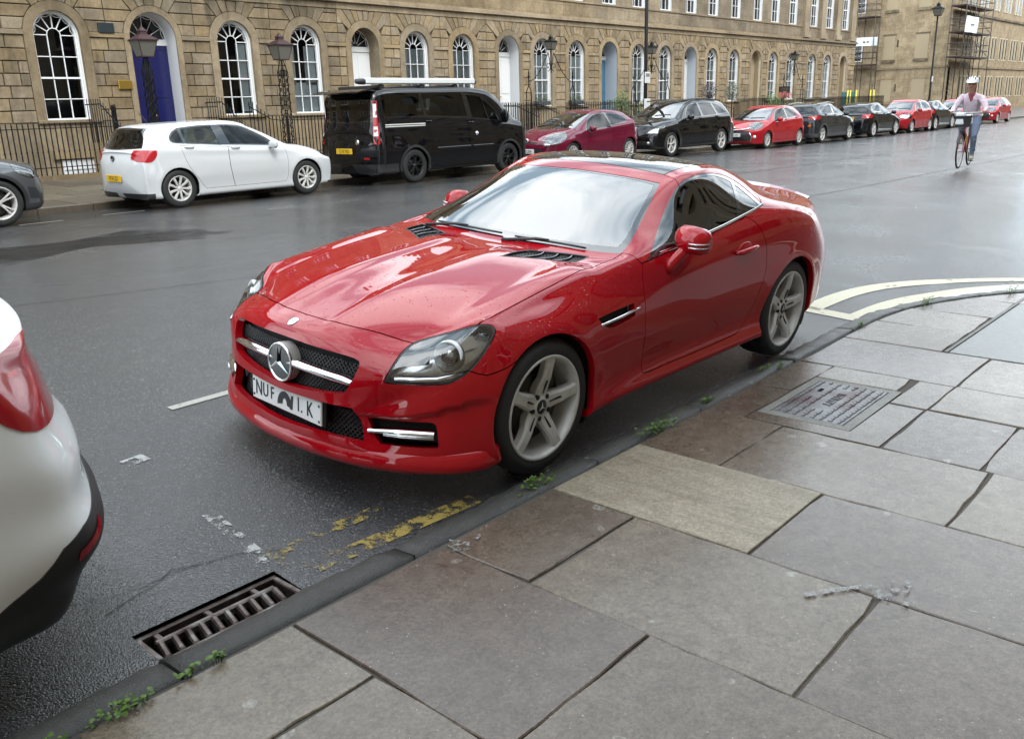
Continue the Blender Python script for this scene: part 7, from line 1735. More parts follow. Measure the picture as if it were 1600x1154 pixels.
def build_terrace():
    D = (ST['stone_dark'], ST['dress_dark'], ST['ashlar_dark']); N = (ST['stone'], ST['dress'], ST['ashlar'])
    h0 = house('terraced_house', 'sooty stone house at the left with a royal blue front door and dark window panes', 6.2, 18.72, [('w', 7.45, 'dark'), ('w', 9.98, 'dark'), ('d', 12.5, .66, 'blue'), ('w', 14.97, 'halfblind'), ('w', 17.45, 'shutter')], D, True)
    hm = house('terraced_house', 'sooty stone house beyond the left edge, mostly out of view', -8, 6.2, [('w', -6.4, 'dark'), ('w', -4, 'dark'), ('w', -1.6, 'dark'), ('w', .8, 'dark'), ('w', 4.9, 'dark')], D, False)
    m = MB(); m.bbox(11.02, 11.43, Y0 - .11, Y0 - .03, 3.58, 3.83, .01); m.obj('wall_plaque', ST['slate_plaque'], h0); m = MB(); m.bbox(11.34, 11.71, Y0 - .09, Y0 - .03, 2.20, 2.42, .006); m.obj('brass_plate', ST['brass'], h0)
    m = MB(); m.box(9.6, 10.72, Y0 - .04, Y0 + .0, -.6, .46)
    for k in range(4): m.box(9.62, 10.70, Y0 - .06, Y0 - .035, -.5 + k * .24, -.46 + k * .24)
    m.obj('basement_window', ST['grey_white'], h0); m = MB(); m.box(9.4, 10.9, Y0 - .10, Y0 - .02, .50, .70); m.obj('basement_lintel', ST['dress_dark'], h0)
    house('terraced_house', 'honey stone house behind the black van, white door under an arched fanlight', 18.72, 25.65, [('d', 19.8, .58, 'white'), ('w', 22.1, 'grey'), ('w', 24.4, 'grey')], N, True)
    house('terraced_house', 'honey stone house with a white door and an iron lamp arch, behind the burgundy hatchback', 25.65, 32.4, [('d', 26.9, .60, 'white'), ('w', 28.95, 'white'), ('w', 31.2, 'white')], N, True)
    house('terraced_house', 'honey stone house whose sky blue door stands in a pale blue arch', 32.4, 39.3, [('d', 33.55, .60, 'skyopen'), ('w', 35.85, 'grey'), ('w', 38.1, 'grey')], N, False)
    house('terraced_house', 'honey stone house with a pale arched doorway behind two potted standard trees', 39.3, 46.2, [('d', 40.4, .58, 'pale'), ('w', 42.55, 'grey'), ('w', 44.9, 'grey')], N, False)
    house('terraced_house', 'honey stone house with a beige blank arched doorway, hanging lamp arch and sign before it', 46.2, 53.2, [('d', 47.4, .58, 'beige'), ('w', 49.5, 'grey'), ('w', 51.8, 'grey')], N, False)
    h = house('terraced_house', 'last house of the honey stone terrace, pilasters above and a blank arch at its corner', 53.2, 61.4, [('w', 54.7, 'white'), ('w', 57.0, 'white'), ('d', 59.5, .55, 'beige')], N, False)
    m = MB()
    for x in (53.5, 55.9, 58.2, 60.6): m.box(x - .32, x + .32, Y0 - .12, Y0 + .02, 5.2, 11.6); m.box(x - .42, x + .42, Y0 - .2, Y0 + .02, 4.96, 5.25)
    m.obj('pilaster', ST['dress'], h, fix=False)
    m = MB(); m.box(61.4, 61.42, Y0 - .02, Y0 + 10, -2.5, 12.6); m.obj('end_wall', ST['ashlar'], h, fix=False)
    # the old house across the side street, with its blocked windows
    YE = 25.5; r = empty('end_house', (0, 0, 0), label='tall stone house across the side street with blocked windows and scaffolding at its corner', cat='house'); X2 = 86.5
    m = MB(); m.box(X2, 125, YE, YE + 16, -2, 16.5); m.obj('wall', ST['ashlar_far'], r)
    def blind(y0, y1, z0, z1):
        m = MB(); m.box(X2 - .03, X2 + .05, y0, y1, z0, z1); o = m.obj('blocked_window', ST['beige'], r); m = MB(); m.box(X2 - .12, X2 - .0, y0 - .1, y1 + .1, z0 - .25, z0 - .05); m.box(X2 - .05, X2 - .0, y0 - .08, y1 + .08, z1, z1 + .12); m.obj('sill', ST['dress_dark'], o)
    for y0, y1 in ((30.2, 31.2), (27.3, 28.4)): blind(y0, y1, 4.65, 6.7); blind(y0, y1, 1.0, 2.9); blind(y0, y1, 8.9, 10.8)
    def sash(y0, y1, z0, z1):
        m = MB(); m.box(X2 - .06, X2 + .05, y0, y1, z0, z1); o = m.obj('window', ST['white_wood'], r); w, h = (y1 - y0 - .12) / 3, (z1 - z0 - .12) / 4
        for i in range(3):
            for j in range(4): m = MB(); m.box(X2 - .075, X2 - .055, y0 + .08 + i * w, y0 + .04 + (i + 1) * w, z0 + .08 + j * h, z0 + .04 + (j + 1) * h); m.obj('pane', ST['pane'], o)
    sash(33.1, 34.2, 8.8, 10.6); sash(33.1, 34.2, 4.6, 6.55)
    m = MB(); m.box(X2 - .1, X2 + .02, YE - .06, YE + 14, 3.78, 3.95); m.box(X2 - .1, 125, YE - .1, YE + .02, 3.78, 3.98); m.box(X2 - .14, 125, YE - .14, YE + .02, 8.3, 8.5); m.box(X2 - .5, 125, YE - .5, YE + 3, 14.6, 15); m.obj('string_course', ST['dress_dark'], r, fix=False)
    for k in range(9):
        for z0, z1 in ((1.1, 3.1), (4.6, 6.7), (9.1, 11.2)):
            for j in range(3):
                x = 90 + k * 4.1 + j * 1.05; m = MB(); m.box(x, x + .62, YE - .05, YE + .05, z0, z1); o = m.obj('window', ST['cream_wood'], r); m = MB(); m.box(x + .12, x + .5, YE - .065, YE - .045, z0 + .1, z1 - .08); m.obj('pane', ST['pane'], o)
    m = MB()
    for k in range(7):
        for z in np.arange(.2, 3.6, .42): m.bbox(X2 - .04, X2 + .6 + .9 * (k % 2), YE - .06, YE, z, z + .38, .02)
    m.obj('quoin', ST['stone'], r)
    m = MB(); m.box(X2 - .06, X2 - .02, 29.9, 29.98, 5.7, 6.3); m.box(X2 - .06, X2 - .02, 29.8, 29.88, 1.9, 2.5); m.obj('vent', ST['pit'], r)
    # pavement wall in the gap
    # scaffolding towers: poles, boards, braces
    def scaffold(x0, x1, y0, y1, zs, ztop, lab):
        e = empty('scaffold', (0, 0, 0), label=lab, cat='scaffold', group='scaffolding on the end house')
        nx = max(2, int(abs(x1 - x0) / 2.2) + 1)
        for x in np.linspace(x0, x1, nx):
            for y in ((y0, y1) if abs(y1 - y0) < 3 else np.linspace(y0, y1, 4)):
                m = MB(); m.tube([(x, y, -.1), (x, y, ztop)], .035, 6); m.obj('pole', ST['scaffold'], e)
        for z in zs:
            m = MB()
            for dz in (0, .55, 1.05):
                for y in (y0, y1): m.tube([(x0, y, z + dz), (x1, y, z + dz)], .03, 5)
                for x in (x0, x1): m.tube([(x, y0, z + dz), (x, y1, z + dz)], .03, 5)
            m.obj('ledger', ST['scaffold'], e)
            m = MB(); m.box(x0 - .2, x1 + .2, y0, y1, z - .1, z - .04); m.obj('board', ST['rust_lamp'], e)
        m = MB(); zz = [0] + list(zs)
        for a, b in zip(zz, zz[1:]): m.tube([(x0, y0, a), (x1, y0, b)], .028, 5); m.tube([(x1, y0, a), (x0, y0, b)], .028, 5)
        m.obj('brace', ST['scaffold'], e); return e
    scaffold(84.9, 93, 24.0, 25.2, (4.6, 6.6, 8.7), 12, 'scaffold tower round the front corner of the end house, white sheet tied to it')
    scaffold(85.0, 86.2, 31.6, 35.6, (4.3, 8.4), 12, 'scaffold on the side wall, just right of the terrace corner')
    for x, y, z, w, lab in ((86.5, 23.9, 7.15, 3.4, 'white hanging sheet with a small dark emblem on the front scaffold'), (84.8, 32.2, 6.25, 1.9, 'small white sheet with a dark emblem on the side wall scaffold')):
        e = empty('banner', (x, y, z), 0 if w > 2 else math.radians(-70), label=lab, cat='banner', group='scaffold banners'); m = MB(); m.grid([[(a * w / 2, .06 * math.sin(a * 4 + b), b * w * .19) for b in (-1, -.3, .3, 1)] for a in np.linspace(-1, 1, 9)]); m.obj('sheet', ST['blind'], e, fix=False)
        m = MB(); 
        for s in (-1, 1): m.prism([(s * .02, -.02), (s * w * .11, .06), (s * w * .13, -.06), (s * w * .08, -.1), (s * .05, -.04)], -.09, -.07, 'y')
        m.obj('emblem', ST['pit'], e, fix=False)
    # terrace behind the camera, on the near pavement: seen only in reflections
    r = empty('terraced_house', (0, 0, 0), label='stone terrace on the near side behind the viewer, seen only mirrored in the red car', cat='house'); yn = -4.2
    hs = [(x, .55, z0, z1, False) for x in np.arange(-24, 6, 2.6) for z0, z1 in ((.9, 3.0),)]
    for z0, z1, s, t in ((-.2, 4.2, 1.0, 3.1), (4.2, 8.2, 5.0, 7.4), (8.2, 11.6, 8.9, 10.7), (11.6, 15, 12.2, 14)):
        hh = [(x, .55, s, t, False) for x in np.arange(-24, 6.0, 2.6)]; wall_with_holes(-26, 7.4, z0, z1, hh, yn - .4, 'wall', ST['ashlar'], r)
        for (x, hw, s_, t_, _) in hh:
            m = MB(); m.box(x - .55, x + .55, yn - .25, yn - .15, s_, t_); o = m.obj('window', ST['white_wood'], r)
            for i in range(2):
                for j in range(2): m = MB(); m.box(x - .47 + i * .5, x - .03 + i * .5, yn - .16, yn - .13, s_ + .08 + j * (t_ - s_) / 2, s_ + (j + 1) * (t_ - s_) / 2 - .05); m.obj('pane', ST['pane'], o)
    r2 = empty('terraced_house', (0, 0, 0), label='stone terrace past the side street on the near side, only mirrored in paintwork', cat='house')
    for z0, z1, s_, t_ in ((-.2, 4.2, 1.0, 3.1), (4.2, 8.2, 5.0, 7.4), (8.2, 11.6, 8.9, 10.7), (11.6, 15, 12.2, 14)):
        hh = [(x, .55, s_, t_, False) for x in np.arange(14.5, 98, 2.6)]; wall_with_holes(13, 300, z0, z1, hh, -4.4, 'wall', ST['ashlar'], r2)
        for (x, hw, a_, b_, _) in hh: m = MB(); m.box(x - .55, x + .55, -4.3, -4.25, a_, b_); m.obj('window', ST['pane'], r2)
    m = MB(); m.box(12.96, 300, -16, -4.5, -.2, 14.9); m.obj('roof', ST['roof'], r2)
    m = MB(); m.box(-26, 7.4, yn - .02, yn + .12, 4.05, 4.25); m.box(-26, 7.4, yn - .02, yn + .3, 14.8, 15.2); m.box(7.36, 7.4, yn - 12, yn, -.2, 15); m.obj('cornice', ST['dress'], r, fix=False)
# ------------------------------------------------------------------ railings, lamps, plants, sign posts
YF = 21.9
def build_railings():
    bar = {}
    def bar_mesh(h):
        k = round(h, 2)
        if k not in bar:
            m = MB(); m.tube([(0, 0, 0), (0, 0, h - .08)], .015, 5, cap=False); m.lathe([(.012, h - .09), (.022, h - .075), (.012, h - .06), (.016, h - .04), (.001, h)], 6); m.lathe([(.0125, h * .45 - .03), (.024, h * .45), (.0125, h * .45 + .03)], 6); bar[k] = m.mesh('railing_bar', ST['iron'])
        return bar[k]
    def run(label, x0, x1, z0, top, sp=.118, y=YF, gap=()):
        e = empty('railing', (x0, y, z0), label=label, cat='railing', group='black area railings'); n = int((x1 - x0) / sp); rest = MB(); c = 0
        for k in range(n + 1):
            x = x0 + k * sp; h = top(x) - z0 if callable(top) else top - z0
            o = mobj('railing_bar', bar_mesh(h), e, (x - x0, 0, 0)); c += 1
        xs = np.linspace(x0, x1, max(2, int((x1 - x0) / .3)))
        for dz in (-.14, -1.02):
            m = MB(); rows = []
            for x in xs:
                z = (top(x) if callable(top) else top) - z0 + dz; z = max(.12, z) if dz < -.5 else z; rows.append([(x - x0, -.012, z - .01), (x - x0, .012, z - .01), (x - x0, .012, z + .01), (x - x0, -.012, z + .01)])
            m.grid(rows, 0, False, True); m.obj('rail', ST['iron'], e)
        m = MB(); m.box(-.1, x1 - x0 + .1, -.13, .13, -.16, .005); m.obj('plinth', ST['stone_dark'], e); return e
    run('black spiked railing left of the blue door, seen behind the grey and white cars', -2, 10.2, .22, 1.42)
    sw = lambda x: 1.81 if x < 14.05 else (1.42 + .39 * (1 - min(1, (x - 14.05) / .75)) ** 2 if x < 14.8 else 1.42)
    run('black railing right of the blue door, sweeping down to the lattice lantern standard', 13.9, 19.2, .22, sw)
    run('black railing behind the van and burgundy hatchback', 20.6, 26.15, .2, 1.62); run('black railing from the white door to the sky blue door', 27.8, 32.8, .18, 1.60); run('black railing behind the black SUV, left of the potted trees', 34.5, 39.7, .16, 1.60)
    run('black railing behind the scarlet hatchback', 41.2, 46.7, .14, 1.58); run('black railing right of the beige doorway, behind the charcoal crossover', 48.3, 61.6, .12, 1.55)
    # step railings that run back to the doors, seen end on
    def steps(label, cx, w, zt, n=4):
        e = empty('door_steps', (cx, YF, .12), label=label, cat='steps', group='stone steps to the front doors'); m = MB()
        for k in range(n): m.box(-w / 2, w / 2, k * .3, 2.1, -.1 if k == 0 else k * (zt / n), (k + 1) * zt / n)
        m.obj('step', ST['dress_dark'], e, fix=False)
        for sx in (-1, 1):
            m = MB(); x = sx * w / 2
            for k in range(16): y = k * .13; h = zt * min(1, y / 1.2); m.tube([(x, y, h), (x, y, h + 1.08)], .011, 4)
            m.tube([(x, 0, .95), (x, 1.2, zt + .95), (x, 2.05, zt + .95)], .016, 5); m.obj('hand_rail', ST['iron'], e)
    steps('stone steps with spiked iron sides rising to the blue door', 12.1, 3.4, .75)
    for cx, lab in ((19.8, 'stone steps hidden behind the van below a white door'), (26.95, 'stone steps under the first iron lamp arch'), (33.6, 'stone steps under the second iron lamp arch'), (40.4, 'stone steps between the potted standard trees'), (47.4, 'stone steps under the last iron lamp arch')): steps(lab, cx, 1.5, .45, 3)
    m = MB()
    e = empty('railing', (10.35, YF + .3, .22), label='short raised spiked railing left of the blue door steps', cat='railing', group='black area railings')
    for k in range(7): mobj('railing_bar', bar_mesh(1.58), e, (k * .085, .22 * k, 0))
    m = MB(); m.tube([(0, 0, 1.44), (.55, 1.4, 1.44)], .014, 5); m.obj('rail', ST['iron'], e)
    # back wall of the basement areas
    e = tag(MBbox(-8, 61.4, 21.75, 22.05, -2.6, .06), 'low stone kerb wall that carries the area railings', 'wall')
def MBbox(x0, x1, y0, y1, z0, z1):
    m = MB(); m.box(x0, x1, y0, y1, z0, z1); m.box(x0, x1, y1, Y0, -2.62, -2.5); return m.obj('area_wall', ST['stone_dark'])
def lantern(parent, c, s=1.0, mat=None):
    x, y, z = c; mat = mat or ST['rust_lamp']; m = MB()
    b, t, h = .17 * s, .27 * s, .42 * s
    for sx in (-1, 1):
        for sy in (-1, 1): m.tube([(x + sx * b, y + sy * b, z), (x + sx * t, y + sy * t, z + h)], .014 * s, 4)
    sq = lambda r, zz: [(x - r, y - r, zz), (x + r, y - r, zz), (x + r, y + r, zz), (x - r, y + r, zz)]
    m.grid([sq(t + .03 * s, z + h - .01), sq(t + .035 * s, z + h + .02), sq(t * .75, z + h + .10 * s), sq(t * .36, z + h + .17 * s), sq(t * .34, z + h + .24 * s), sq(t * .42, z + h + .25 * s), sq(t * .2, z + h + .31 * s), sq(.01, z + h + .38 * s)], 0, False, True); m.grid([sq(.03, z - .02), sq(b + .01, z - .015), sq(b + .01, z + .01)], 0, False, True)
    o = m.obj('lantern', mat, parent, fix=False); m = MB(); m.grid([sq(b, z + .005), sq(t, z + h - .005)], 0, False, True); m.obj('lantern_glass', ST['lantern_glass'], o, fix=False)
def build_lamps():
    for x, lab in ((11.2, 'faded lantern on a dark iron standard in front of the blue door'), (15.15, 'faded lantern on an open lattice iron standard between two arched windows')):
        e = empty('lamp_standard', (x, 22.0, .2), label=lab, cat='lamp post', group='lantern standards by the left house'); m = MB(); lat = x > 12
        for sx in (-1, 1):
            for sy in (-1, 1): m.tube([(sx * .115, sy * .115, 0), (sx * .085, sy * .085, 2.1), (sx * .10, sy * .10, 2.35), (sx * .03, sy * .03, 2.68)], .014, 5)
            for k in range(9):
                z = .1 + k * .24
                for a, b in ((1, -1), (-1, 1)): m.tube([(sx * .11, a * .11, z), (sx * .11, b * .11, z + .24)], .008, 4, cap=False); m.tube([(a * .11, sx * .11, z), (b * .11, sx * .11, z + .24)], .008, 4, cap=False)
        for k in range(12):
            a = k / 12 * 2 * math.pi; m.tube([(.02 * math.cos(a), .02 * math.sin(a), 2.45), (.12 * math.cos(a), .12 * math.sin(a), 2.38), (.10 * math.cos(a), .10 * math.sin(a), 2.25)], .007, 4, cap=False)
        if not lat: m.tube([(0, 0, 0), (0, 0, 2.6)], .07, 8)
        m.obj('standard', ST['iron'], e, fix=False); lantern(e, (0, 0, 2.70), .88)
    def overthrow(x0, x1, lab, zb=2.55):
        cx = (x0 + x1) / 2; hw = (x1 - x0) / 2; e = empty('lamp_arch', (cx, YF, .15), label=lab, cat='lamp arch', group='wrought iron lamp arches over the gates'); m = MB()
        for s in (-1, 1):
            for d in (-.14, .14): m.tube([(s * hw + d, 0, 0), (s * hw + d, 0, 1.72), (s * hw + d * .9, 0, 1.85), (s * hw, 0, 2.05), (s * hw, 0, 2.5)], .018, 5)
            m.lathe([(.03, 2.3), (.045, 2.36), (.02, 2.42), (.03, 2.48), (.001, 2.62)], 6, c=(s * hw, 0, 0))
            m.tube([(s * hw * (1 - t) * .98 + s * .17 * t, 0, 2.2 + 1.0 * (t ** 1.3) - .12 * math.sin(t * math.pi)) for t in np.linspace(0, 1, 10)], .016, 5)
            sp = [(s * (.17 + .15 * (1 - k / 26) * math.cos(k / 26 * 9 + 1.57)), 0, 2.72 + .17 * (1 - k / 26) * math.sin(k / 26 * 9 + 1.57) * -1) for k in range(24)]; m.tube(sp, .013, 4)
            m.tube([(s * .17, 0, 3.2), (s * .10, 0, 3.0), (s * .05, 0, 2.75), (0, 0, 2.55)], .014, 4)
        m.tube([(0, 0, 2.5), (0, 0, 3.35)], .02, 6); m.obj('wrought_iron', ST['iron'], e, fix=False); lantern(e, (0, 0, 3.32), .62, ST['iron']); return e
    overthrow(25.62, 28.22, 'wrought iron lamp arch in front of the white door, nearest of the arches'); overthrow(32.4, 35.05, 'wrought iron lamp arch behind the tall dark pole'); overthrow(46.6, 48.9, 'wrought iron lamp arch over a dark hanging signboard, farthest arch')
    e = empty('hanging_sign', (46.5, YF - .1, 1.95), label='black signboard with gold lines beneath the farthest lamp arch', cat='sign'); m = MB(); m.bbox(-.62, .62, -.03, .03, -.17, .17, .01); m.obj('board', ST['pit'], e); m = MB()
    for k in range(3): m.box(-.4 + .08 * k, .4 - .08 * k, -.036, -.03, .06 - k * .08, .075 - k * .08)
    m.obj('gilt_line', ST['brass'], e)
    # tall dark pole with small notices, street lantern farther on
    e = empty('sign_pole', (24.85, 16.35, .05), label='tall dark pole with a small white notice, rising behind the black SUV', cat='pole'); m = MB(); m.tube([(0, 0, 0), (0, 0, 1.2), (0, 0, 8.5)], [.075, .06, .05], 10); m.obj('post', ST['iron'], e); m = MB(); m.bbox(-.15, .15, -.08, -.06, 2.02, 2.36, .008); m.obj('notice', ST['grey_white'], e); m = MB(); m.box(-.11, .11, -.084, -.081, 2.22, 2.32); m.obj('notice_print', M['lamp_grey'], e)
    m = MB(); m.bbox(-.19, .15, -.1, -.075, 1.22, 1.55, .008); m.obj('notice', ST['grey_white'], e)
    e = empty('street_lamp', (55.6, 17.2, -.1), label='slim street lamp post with a lantern head, rising above the small red car', cat='street lamp'); m = MB(); m.tube([(0, 0, 0), (0, 0, 1.0), (0, 0, 1.1), (0, 0, 5.8)], [.10, .09, .06, .045], 10); m.tube([(-.3, 0, 5.5), (.3, 0, 5.5)], .015, 5); m.obj('post', ST['iron'], e); lantern(e, (0, 0, 5.82), .9, ST['iron'])
    m = MB(); m.box(-.1, .1, -.07, -.05, 2.3, 2.6); m.obj('notice', ST['grey_white'], e)
def bush(name, x, y, z, rx, rz, n, mat, label, group=None, stem=0.0, cat='plant'):
    e = empty(name, (x, y, z), label=label, cat=cat, group=group); rnd = random.Random(int(x * 31 + y)); m = MB()
    for k in range(n):
        a, b = rnd.uniform(0, 6.283), math.acos(rnd.uniform(-1, 1)); r = rnd.uniform(.45, 1.0) ** .6; lump = 1 + .25 * math.sin(3 * a + x) * math.sin(2 * b + y)
        c = Vector((rx * r * lump * math.sin(b) * math.cos(a), rx * r * lump * math.sin(b) * math.sin(a), stem + rz + rz * r * lump * math.cos(b))); s = rnd.uniform(.03, .055)
        d1 = Vector((rnd.gauss(0, 1), rnd.gauss(0, 1), rnd.gauss(0, .6))).normalized(); d2 = d1.orthogonal().normalized()
        m.add([c - d1 * s, c + d2 * s * .45, c + d1 * s, c - d2 * s * .45], [(0, 1, 2, 3)])
    m.obj('foliage', mat, e, fix=False); m = MB(); m.tube([(0, 0, 0), (.02, .01, stem + rz * .6), (0, 0, stem + rz)], [.03, .022, .012], 6); 
    for k in range(5): a = k * 1.3; m.tube([(0, 0, stem + rz * .3), (rx * .5 * math.cos(a), rx * .5 * math.sin(a), stem + rz * (1 + .3 * math.sin(k)))], [.014, .006], 5)
    m.obj('stem', M['grey_plastic'] if 0 else ST['bark'], e); return e
def pot(e, r, h, mat): m = MB(); m.lathe([(.01, -h), (r * .75, -h), (r, -.02), (r * 1.06, 0), (r * .9, 0), (r * .88, -.04), (.01, -.05)], 14); m.obj('pot', mat, e, fix=False)
def leafmat(n, lo, hi):
    m = new_mat(n, lo, .5, spec=.3); g = NG(m); g.base(g.ramp(g.noise(g.pos(), 7, 3), [(.3, lo), (.7, hi)])); return m
def build_plants():
    ST['bark'] = new_mat('bark', (.05, .04, .03), .9); L1 = leafmat('dark laurel leaf', (.018, .035, .012), (.05, .085, .025)); L2 = leafmat('bright shrub leaf', (.06, .11, .02), (.14, .22, .05)); L3 = leafmat('dusky purple leaf', (.035, .028, .03), (.08, .06, .06)); L4 = leafmat('red blossom', (.25, .02, .03), (.45, .05, .05)); L5 = leafmat('grey olive leaf', (.07, .08, .05), (.14, .15, .10))
    bush('shrub', 30.7, 21.4, .1, .55, .85, 900, L1, 'dark glossy shrub rising over the railing beside the sky blue door'); bush('shrub', 30.9, 21.5, 1.25, .3, .4, 220, L2, 'bright green sprig standing above the dark shrub at the sky blue door')
    bush('shrub', 32.5, 21.4, .1, .5, .78, 800, L1, 'dark clipped shrub under the iron lamp arch, left of the dark pole'); bush('shrub', 25.2, 22.7, -.6, .9, .75, 900, L1, 'dark ivy bush in the area behind the burgundy hatchback')
    for x, L, lab in ((38.0, L3, 'potted standard tree with a dusky purple round head'), (40.2, L5, 'potted standard tree with a grey green head')):
        e = bush('potted_tree', x, 21.5, .55, .42, .40, 600, L, lab, None, .95); pot(e, .28, .45, M['grey_plastic'])
    bush('shrub', 44.6, 21.3, .1, .7, .75, 800, L1, 'dark bush below the hanging signboard, nearest the beige doorway'); bush('shrub', 45.9, 21.3, .3, .6, .8, 700, L1, 'dark bush right under the hanging signboard'); bush('flowering_plant', 45.2, 21.2, 1.5, .4, .18, 200, L4, 'plant with red blossoms above the dark bush by the signboard'); bush('shrub', 44.0, 21.2, 1.0, .35, .45, 300, L2, 'bright green shrub left of the red blossoms')
    for x, lab in ((28.75, 'planted window box on the first white blind window right of the white door'), (31.0, 'planted window box on the window left of the sky blue door')):
        e = empty('window_box', (x, Y0 - .12, 1.52), label=lab, cat='window box', group='window boxes'); m = MB(); m.bbox(-.42, .42, -.12, .08, -.02, .14, .01); m.obj('box', M['grey_plastic'], e); m = MB(); rnd = random.Random(3)
        for k in range(160):
            c = Vector((rnd.uniform(-.42, .42), rnd.uniform(-.12, .08), .14 + abs(rnd.gauss(0, .07)))); d1 = Vector((rnd.gauss(0, 1), rnd.gauss(0, 1), rnd.gauss(0, 1))).normalized() * .035; d2 = d1.orthogonal().normalized() * .018; m.add([c - d1, c + d2, c + d1, c - d2], [(0, 1, 2, 3)])
        m.obj('foliage', L1, e, fix=False)
    e = empty('hoarding', (57.3, 22.6, -.1), label='teal hoarding panel with yellow poles behind the railing at the terrace corner', cat='hoarding'); m = MB(); m.bbox(-1.0, 1.0, -.03, .03, 0, 1.9, .01); m.obj('panel', new_mat('teal board', (.03, .12, .14), .6), e)
    ym = new_mat('yellow pole', (.62, .52, .03), .5)
    for x, t in ((.0, .0), (.9, .1), (3.4, .0), (4.2, -.25), (-.6, .2)): m = MB(); m.tube([(x, -.12, 0), (x + t, -.12, 2.0)], .05, 6); m.obj('pole', ym, e)
# ------------------------------------------------------------------ cyclist riding towards us (local: +x forward, +y rider's left)
def skin_mesh(name, nodes, edges, root, levels=2):
    bm = bmesh.new(); lay = bm.verts.layers.skin.verify(); V = {}
    for k, (co, r) in nodes.items():
        v = bm.verts.new(co); V[k] = v; v[lay].radius = (r, r) if not isinstance(r, tuple) else r; v[lay].use_root = (k == root)
    for a, b in edges: bm.edges.new((V[a], V[b]))
    me = bpy.data.meshes.new(name); bm.to_mesh(me); bm.free(); o = bpy.data.objects.new(name, me); COL.objects.link(o)
    md = o.modifiers.new('skin', 'SKIN'); md.use_smooth_shade = True; s = o.modifiers.new('sub', 'SUBSURF'); s.levels = levels
    dg = bpy.context.evaluated_depsgraph_get(); out = bpy.data.meshes.new_from_object(o.evaluated_get(dg)); bpy.data.objects.remove(o); bpy.data.meshes.remove(me); return out
def build_cyclist():
    rz = math.pi + .09; base = (20.25, 5.36, .052)
    red = new_mat('bicycle red', (.22, .012, .03), .3, coat=.6); sk = new_mat('skin', (.42, .22, .15), .5); jk = new_mat('pale pink jacket', (.62, .50, .55), .75); jn = new_mat('faded jeans', (.16, .21, .30), .85); g = NG(jk); g.base(g.ramp(g.voro(g.coord('Object'), 22), [(.1, (.60, .33, .42)), (.4, (.66, .55, .61))]))
    inn = new_mat('dark pink top', (.28, .06, .08), .8); shoe = new_mat('pale trainer', (.45, .45, .32), .6); hair = new_mat('brown hair', (.06, .035, .02), .6); helm = new_mat('white helmet', (.68, .72, .74), .3)
    b = empty('bicycle', base, rz, label='red step-through bicycle with a black front basket, ridden towards the viewer', cat='bicycle')
    for cx in (0, 1.05):
        w = empty('wheel', (cx, 0, .34), 0, b); m = MB(); m.tube([(.325 * math.cos(t), 0, .325 * math.sin(t)) for t in np.linspace(0, 2 * math.pi, 33)[:-1]], .0165, 8, closed=True); m.obj('tyre', M['rubber'], w)
        m = MB(); m.tube([(.303 * math.cos(t), 0, .303 * math.sin(t)) for t in np.linspace(0, 2 * math.pi, 33)[:-1]], .010, 6, closed=True)
        for k in range(14): a = k * 2 * math.pi / 14; m.tube([(.02 * math.cos(a + .6), (.02 if k % 2 else -.02), .02 * math.sin(a + .6)), (.30 * math.cos(a), 0, .30 * math.sin(a))], .0014, 3, cap=False)
        m.tube([(0, -.04, 0), (0, .04, 0)], .02, 8); m.obj('rim', M['silver'], w)
        m = MB(); a0, a1 = (.35, 3.0) if cx == 0 else (.5, 2.6); A = np.linspace(a0, a1, 12); m.grid([[(cx + .36 * math.cos(a), y, .34 + .36 * math.sin(a) - (.008 if abs(y) > .02 else 0)) for a in A] for y in (-.026, 0, .026)]); m.obj('mudguard', M['black_plastic'], b, fix=False)
    m = MB(); T = lambda pts, r: m.tube(pts, r, 8)
    T([(.42, 0, .29), (.20, 0, .80)], .017); T([(.42, 0, .29), (.62, 0, .42), (.80, 0, .72)], .022); T([(.46, 0, .36), (.66, 0, .56), (.805, 0, .80)], .016); T([(.785, 0, .70), (.83, 0, .60)], .02); T([(.765, 0, .98), (.80, 0, .70)], .021)
    for s in (-1, 1): T([(.42, s * .03, .29), (0, s * .06, .34)], .010); T([(.22, s * .015, .74), (0, s * .06, .34)], .009); T([(.82, s * .045, .66), (.90, s * .05, .52), (1.05, s * .05, .34)], .012)
    m.obj('frame', red, b, fix=False)
    m = MB(); m.tube([(.765, 0, .98), (.78, 0, 1.05)], .014, 8); m.tube([(.60, -.29, 1.04), (.70, -.27, 1.06), (.80, -.16, 1.06), (.80, .16, 1.06), (.70, .27, 1.06), (.60, .29, 1.04)], .012, 8); m.obj('handlebar', M['silver'], b)
    m = MB()
    for s in (-1, 1): m.tube([(.58, s * .292, 1.036), (.69, s * .272, 1.058)], .017, 8)
    m.obj('grip', M['black_plastic'], b); m = MB(); m.ellipsoid((.15, 0, .885), (.13, .09, .035), 14, 8); m.ellipsoid((.27, 0, .885), (.09, .035, .028), 12, 8); m.tube([(.20, 0, .78), (.18, 0, .88)], .013, 6); m.obj('saddle', M['black_plastic'], b)
    m = MB(); m.lathe([(.08, -.055), (.095, -.055), (.095, -.05), (.08, -.05)], 20, axis='y', c=(.42, 0, .29)); m.tube([(.42, .06, .29), (.44, .065, .125)], .01, 6); m.tube([(.42, -.06, .29), (.40, -.065, .455)], .01, 6)
    m.bbox(.38, .50, .07, .16, .115, .135, .005); m.bbox(.35, .45, -.16, -.07, .445, .465, .005); m.obj('crank', M['alloy_dark'], b, fix=False)
    bk = MB()
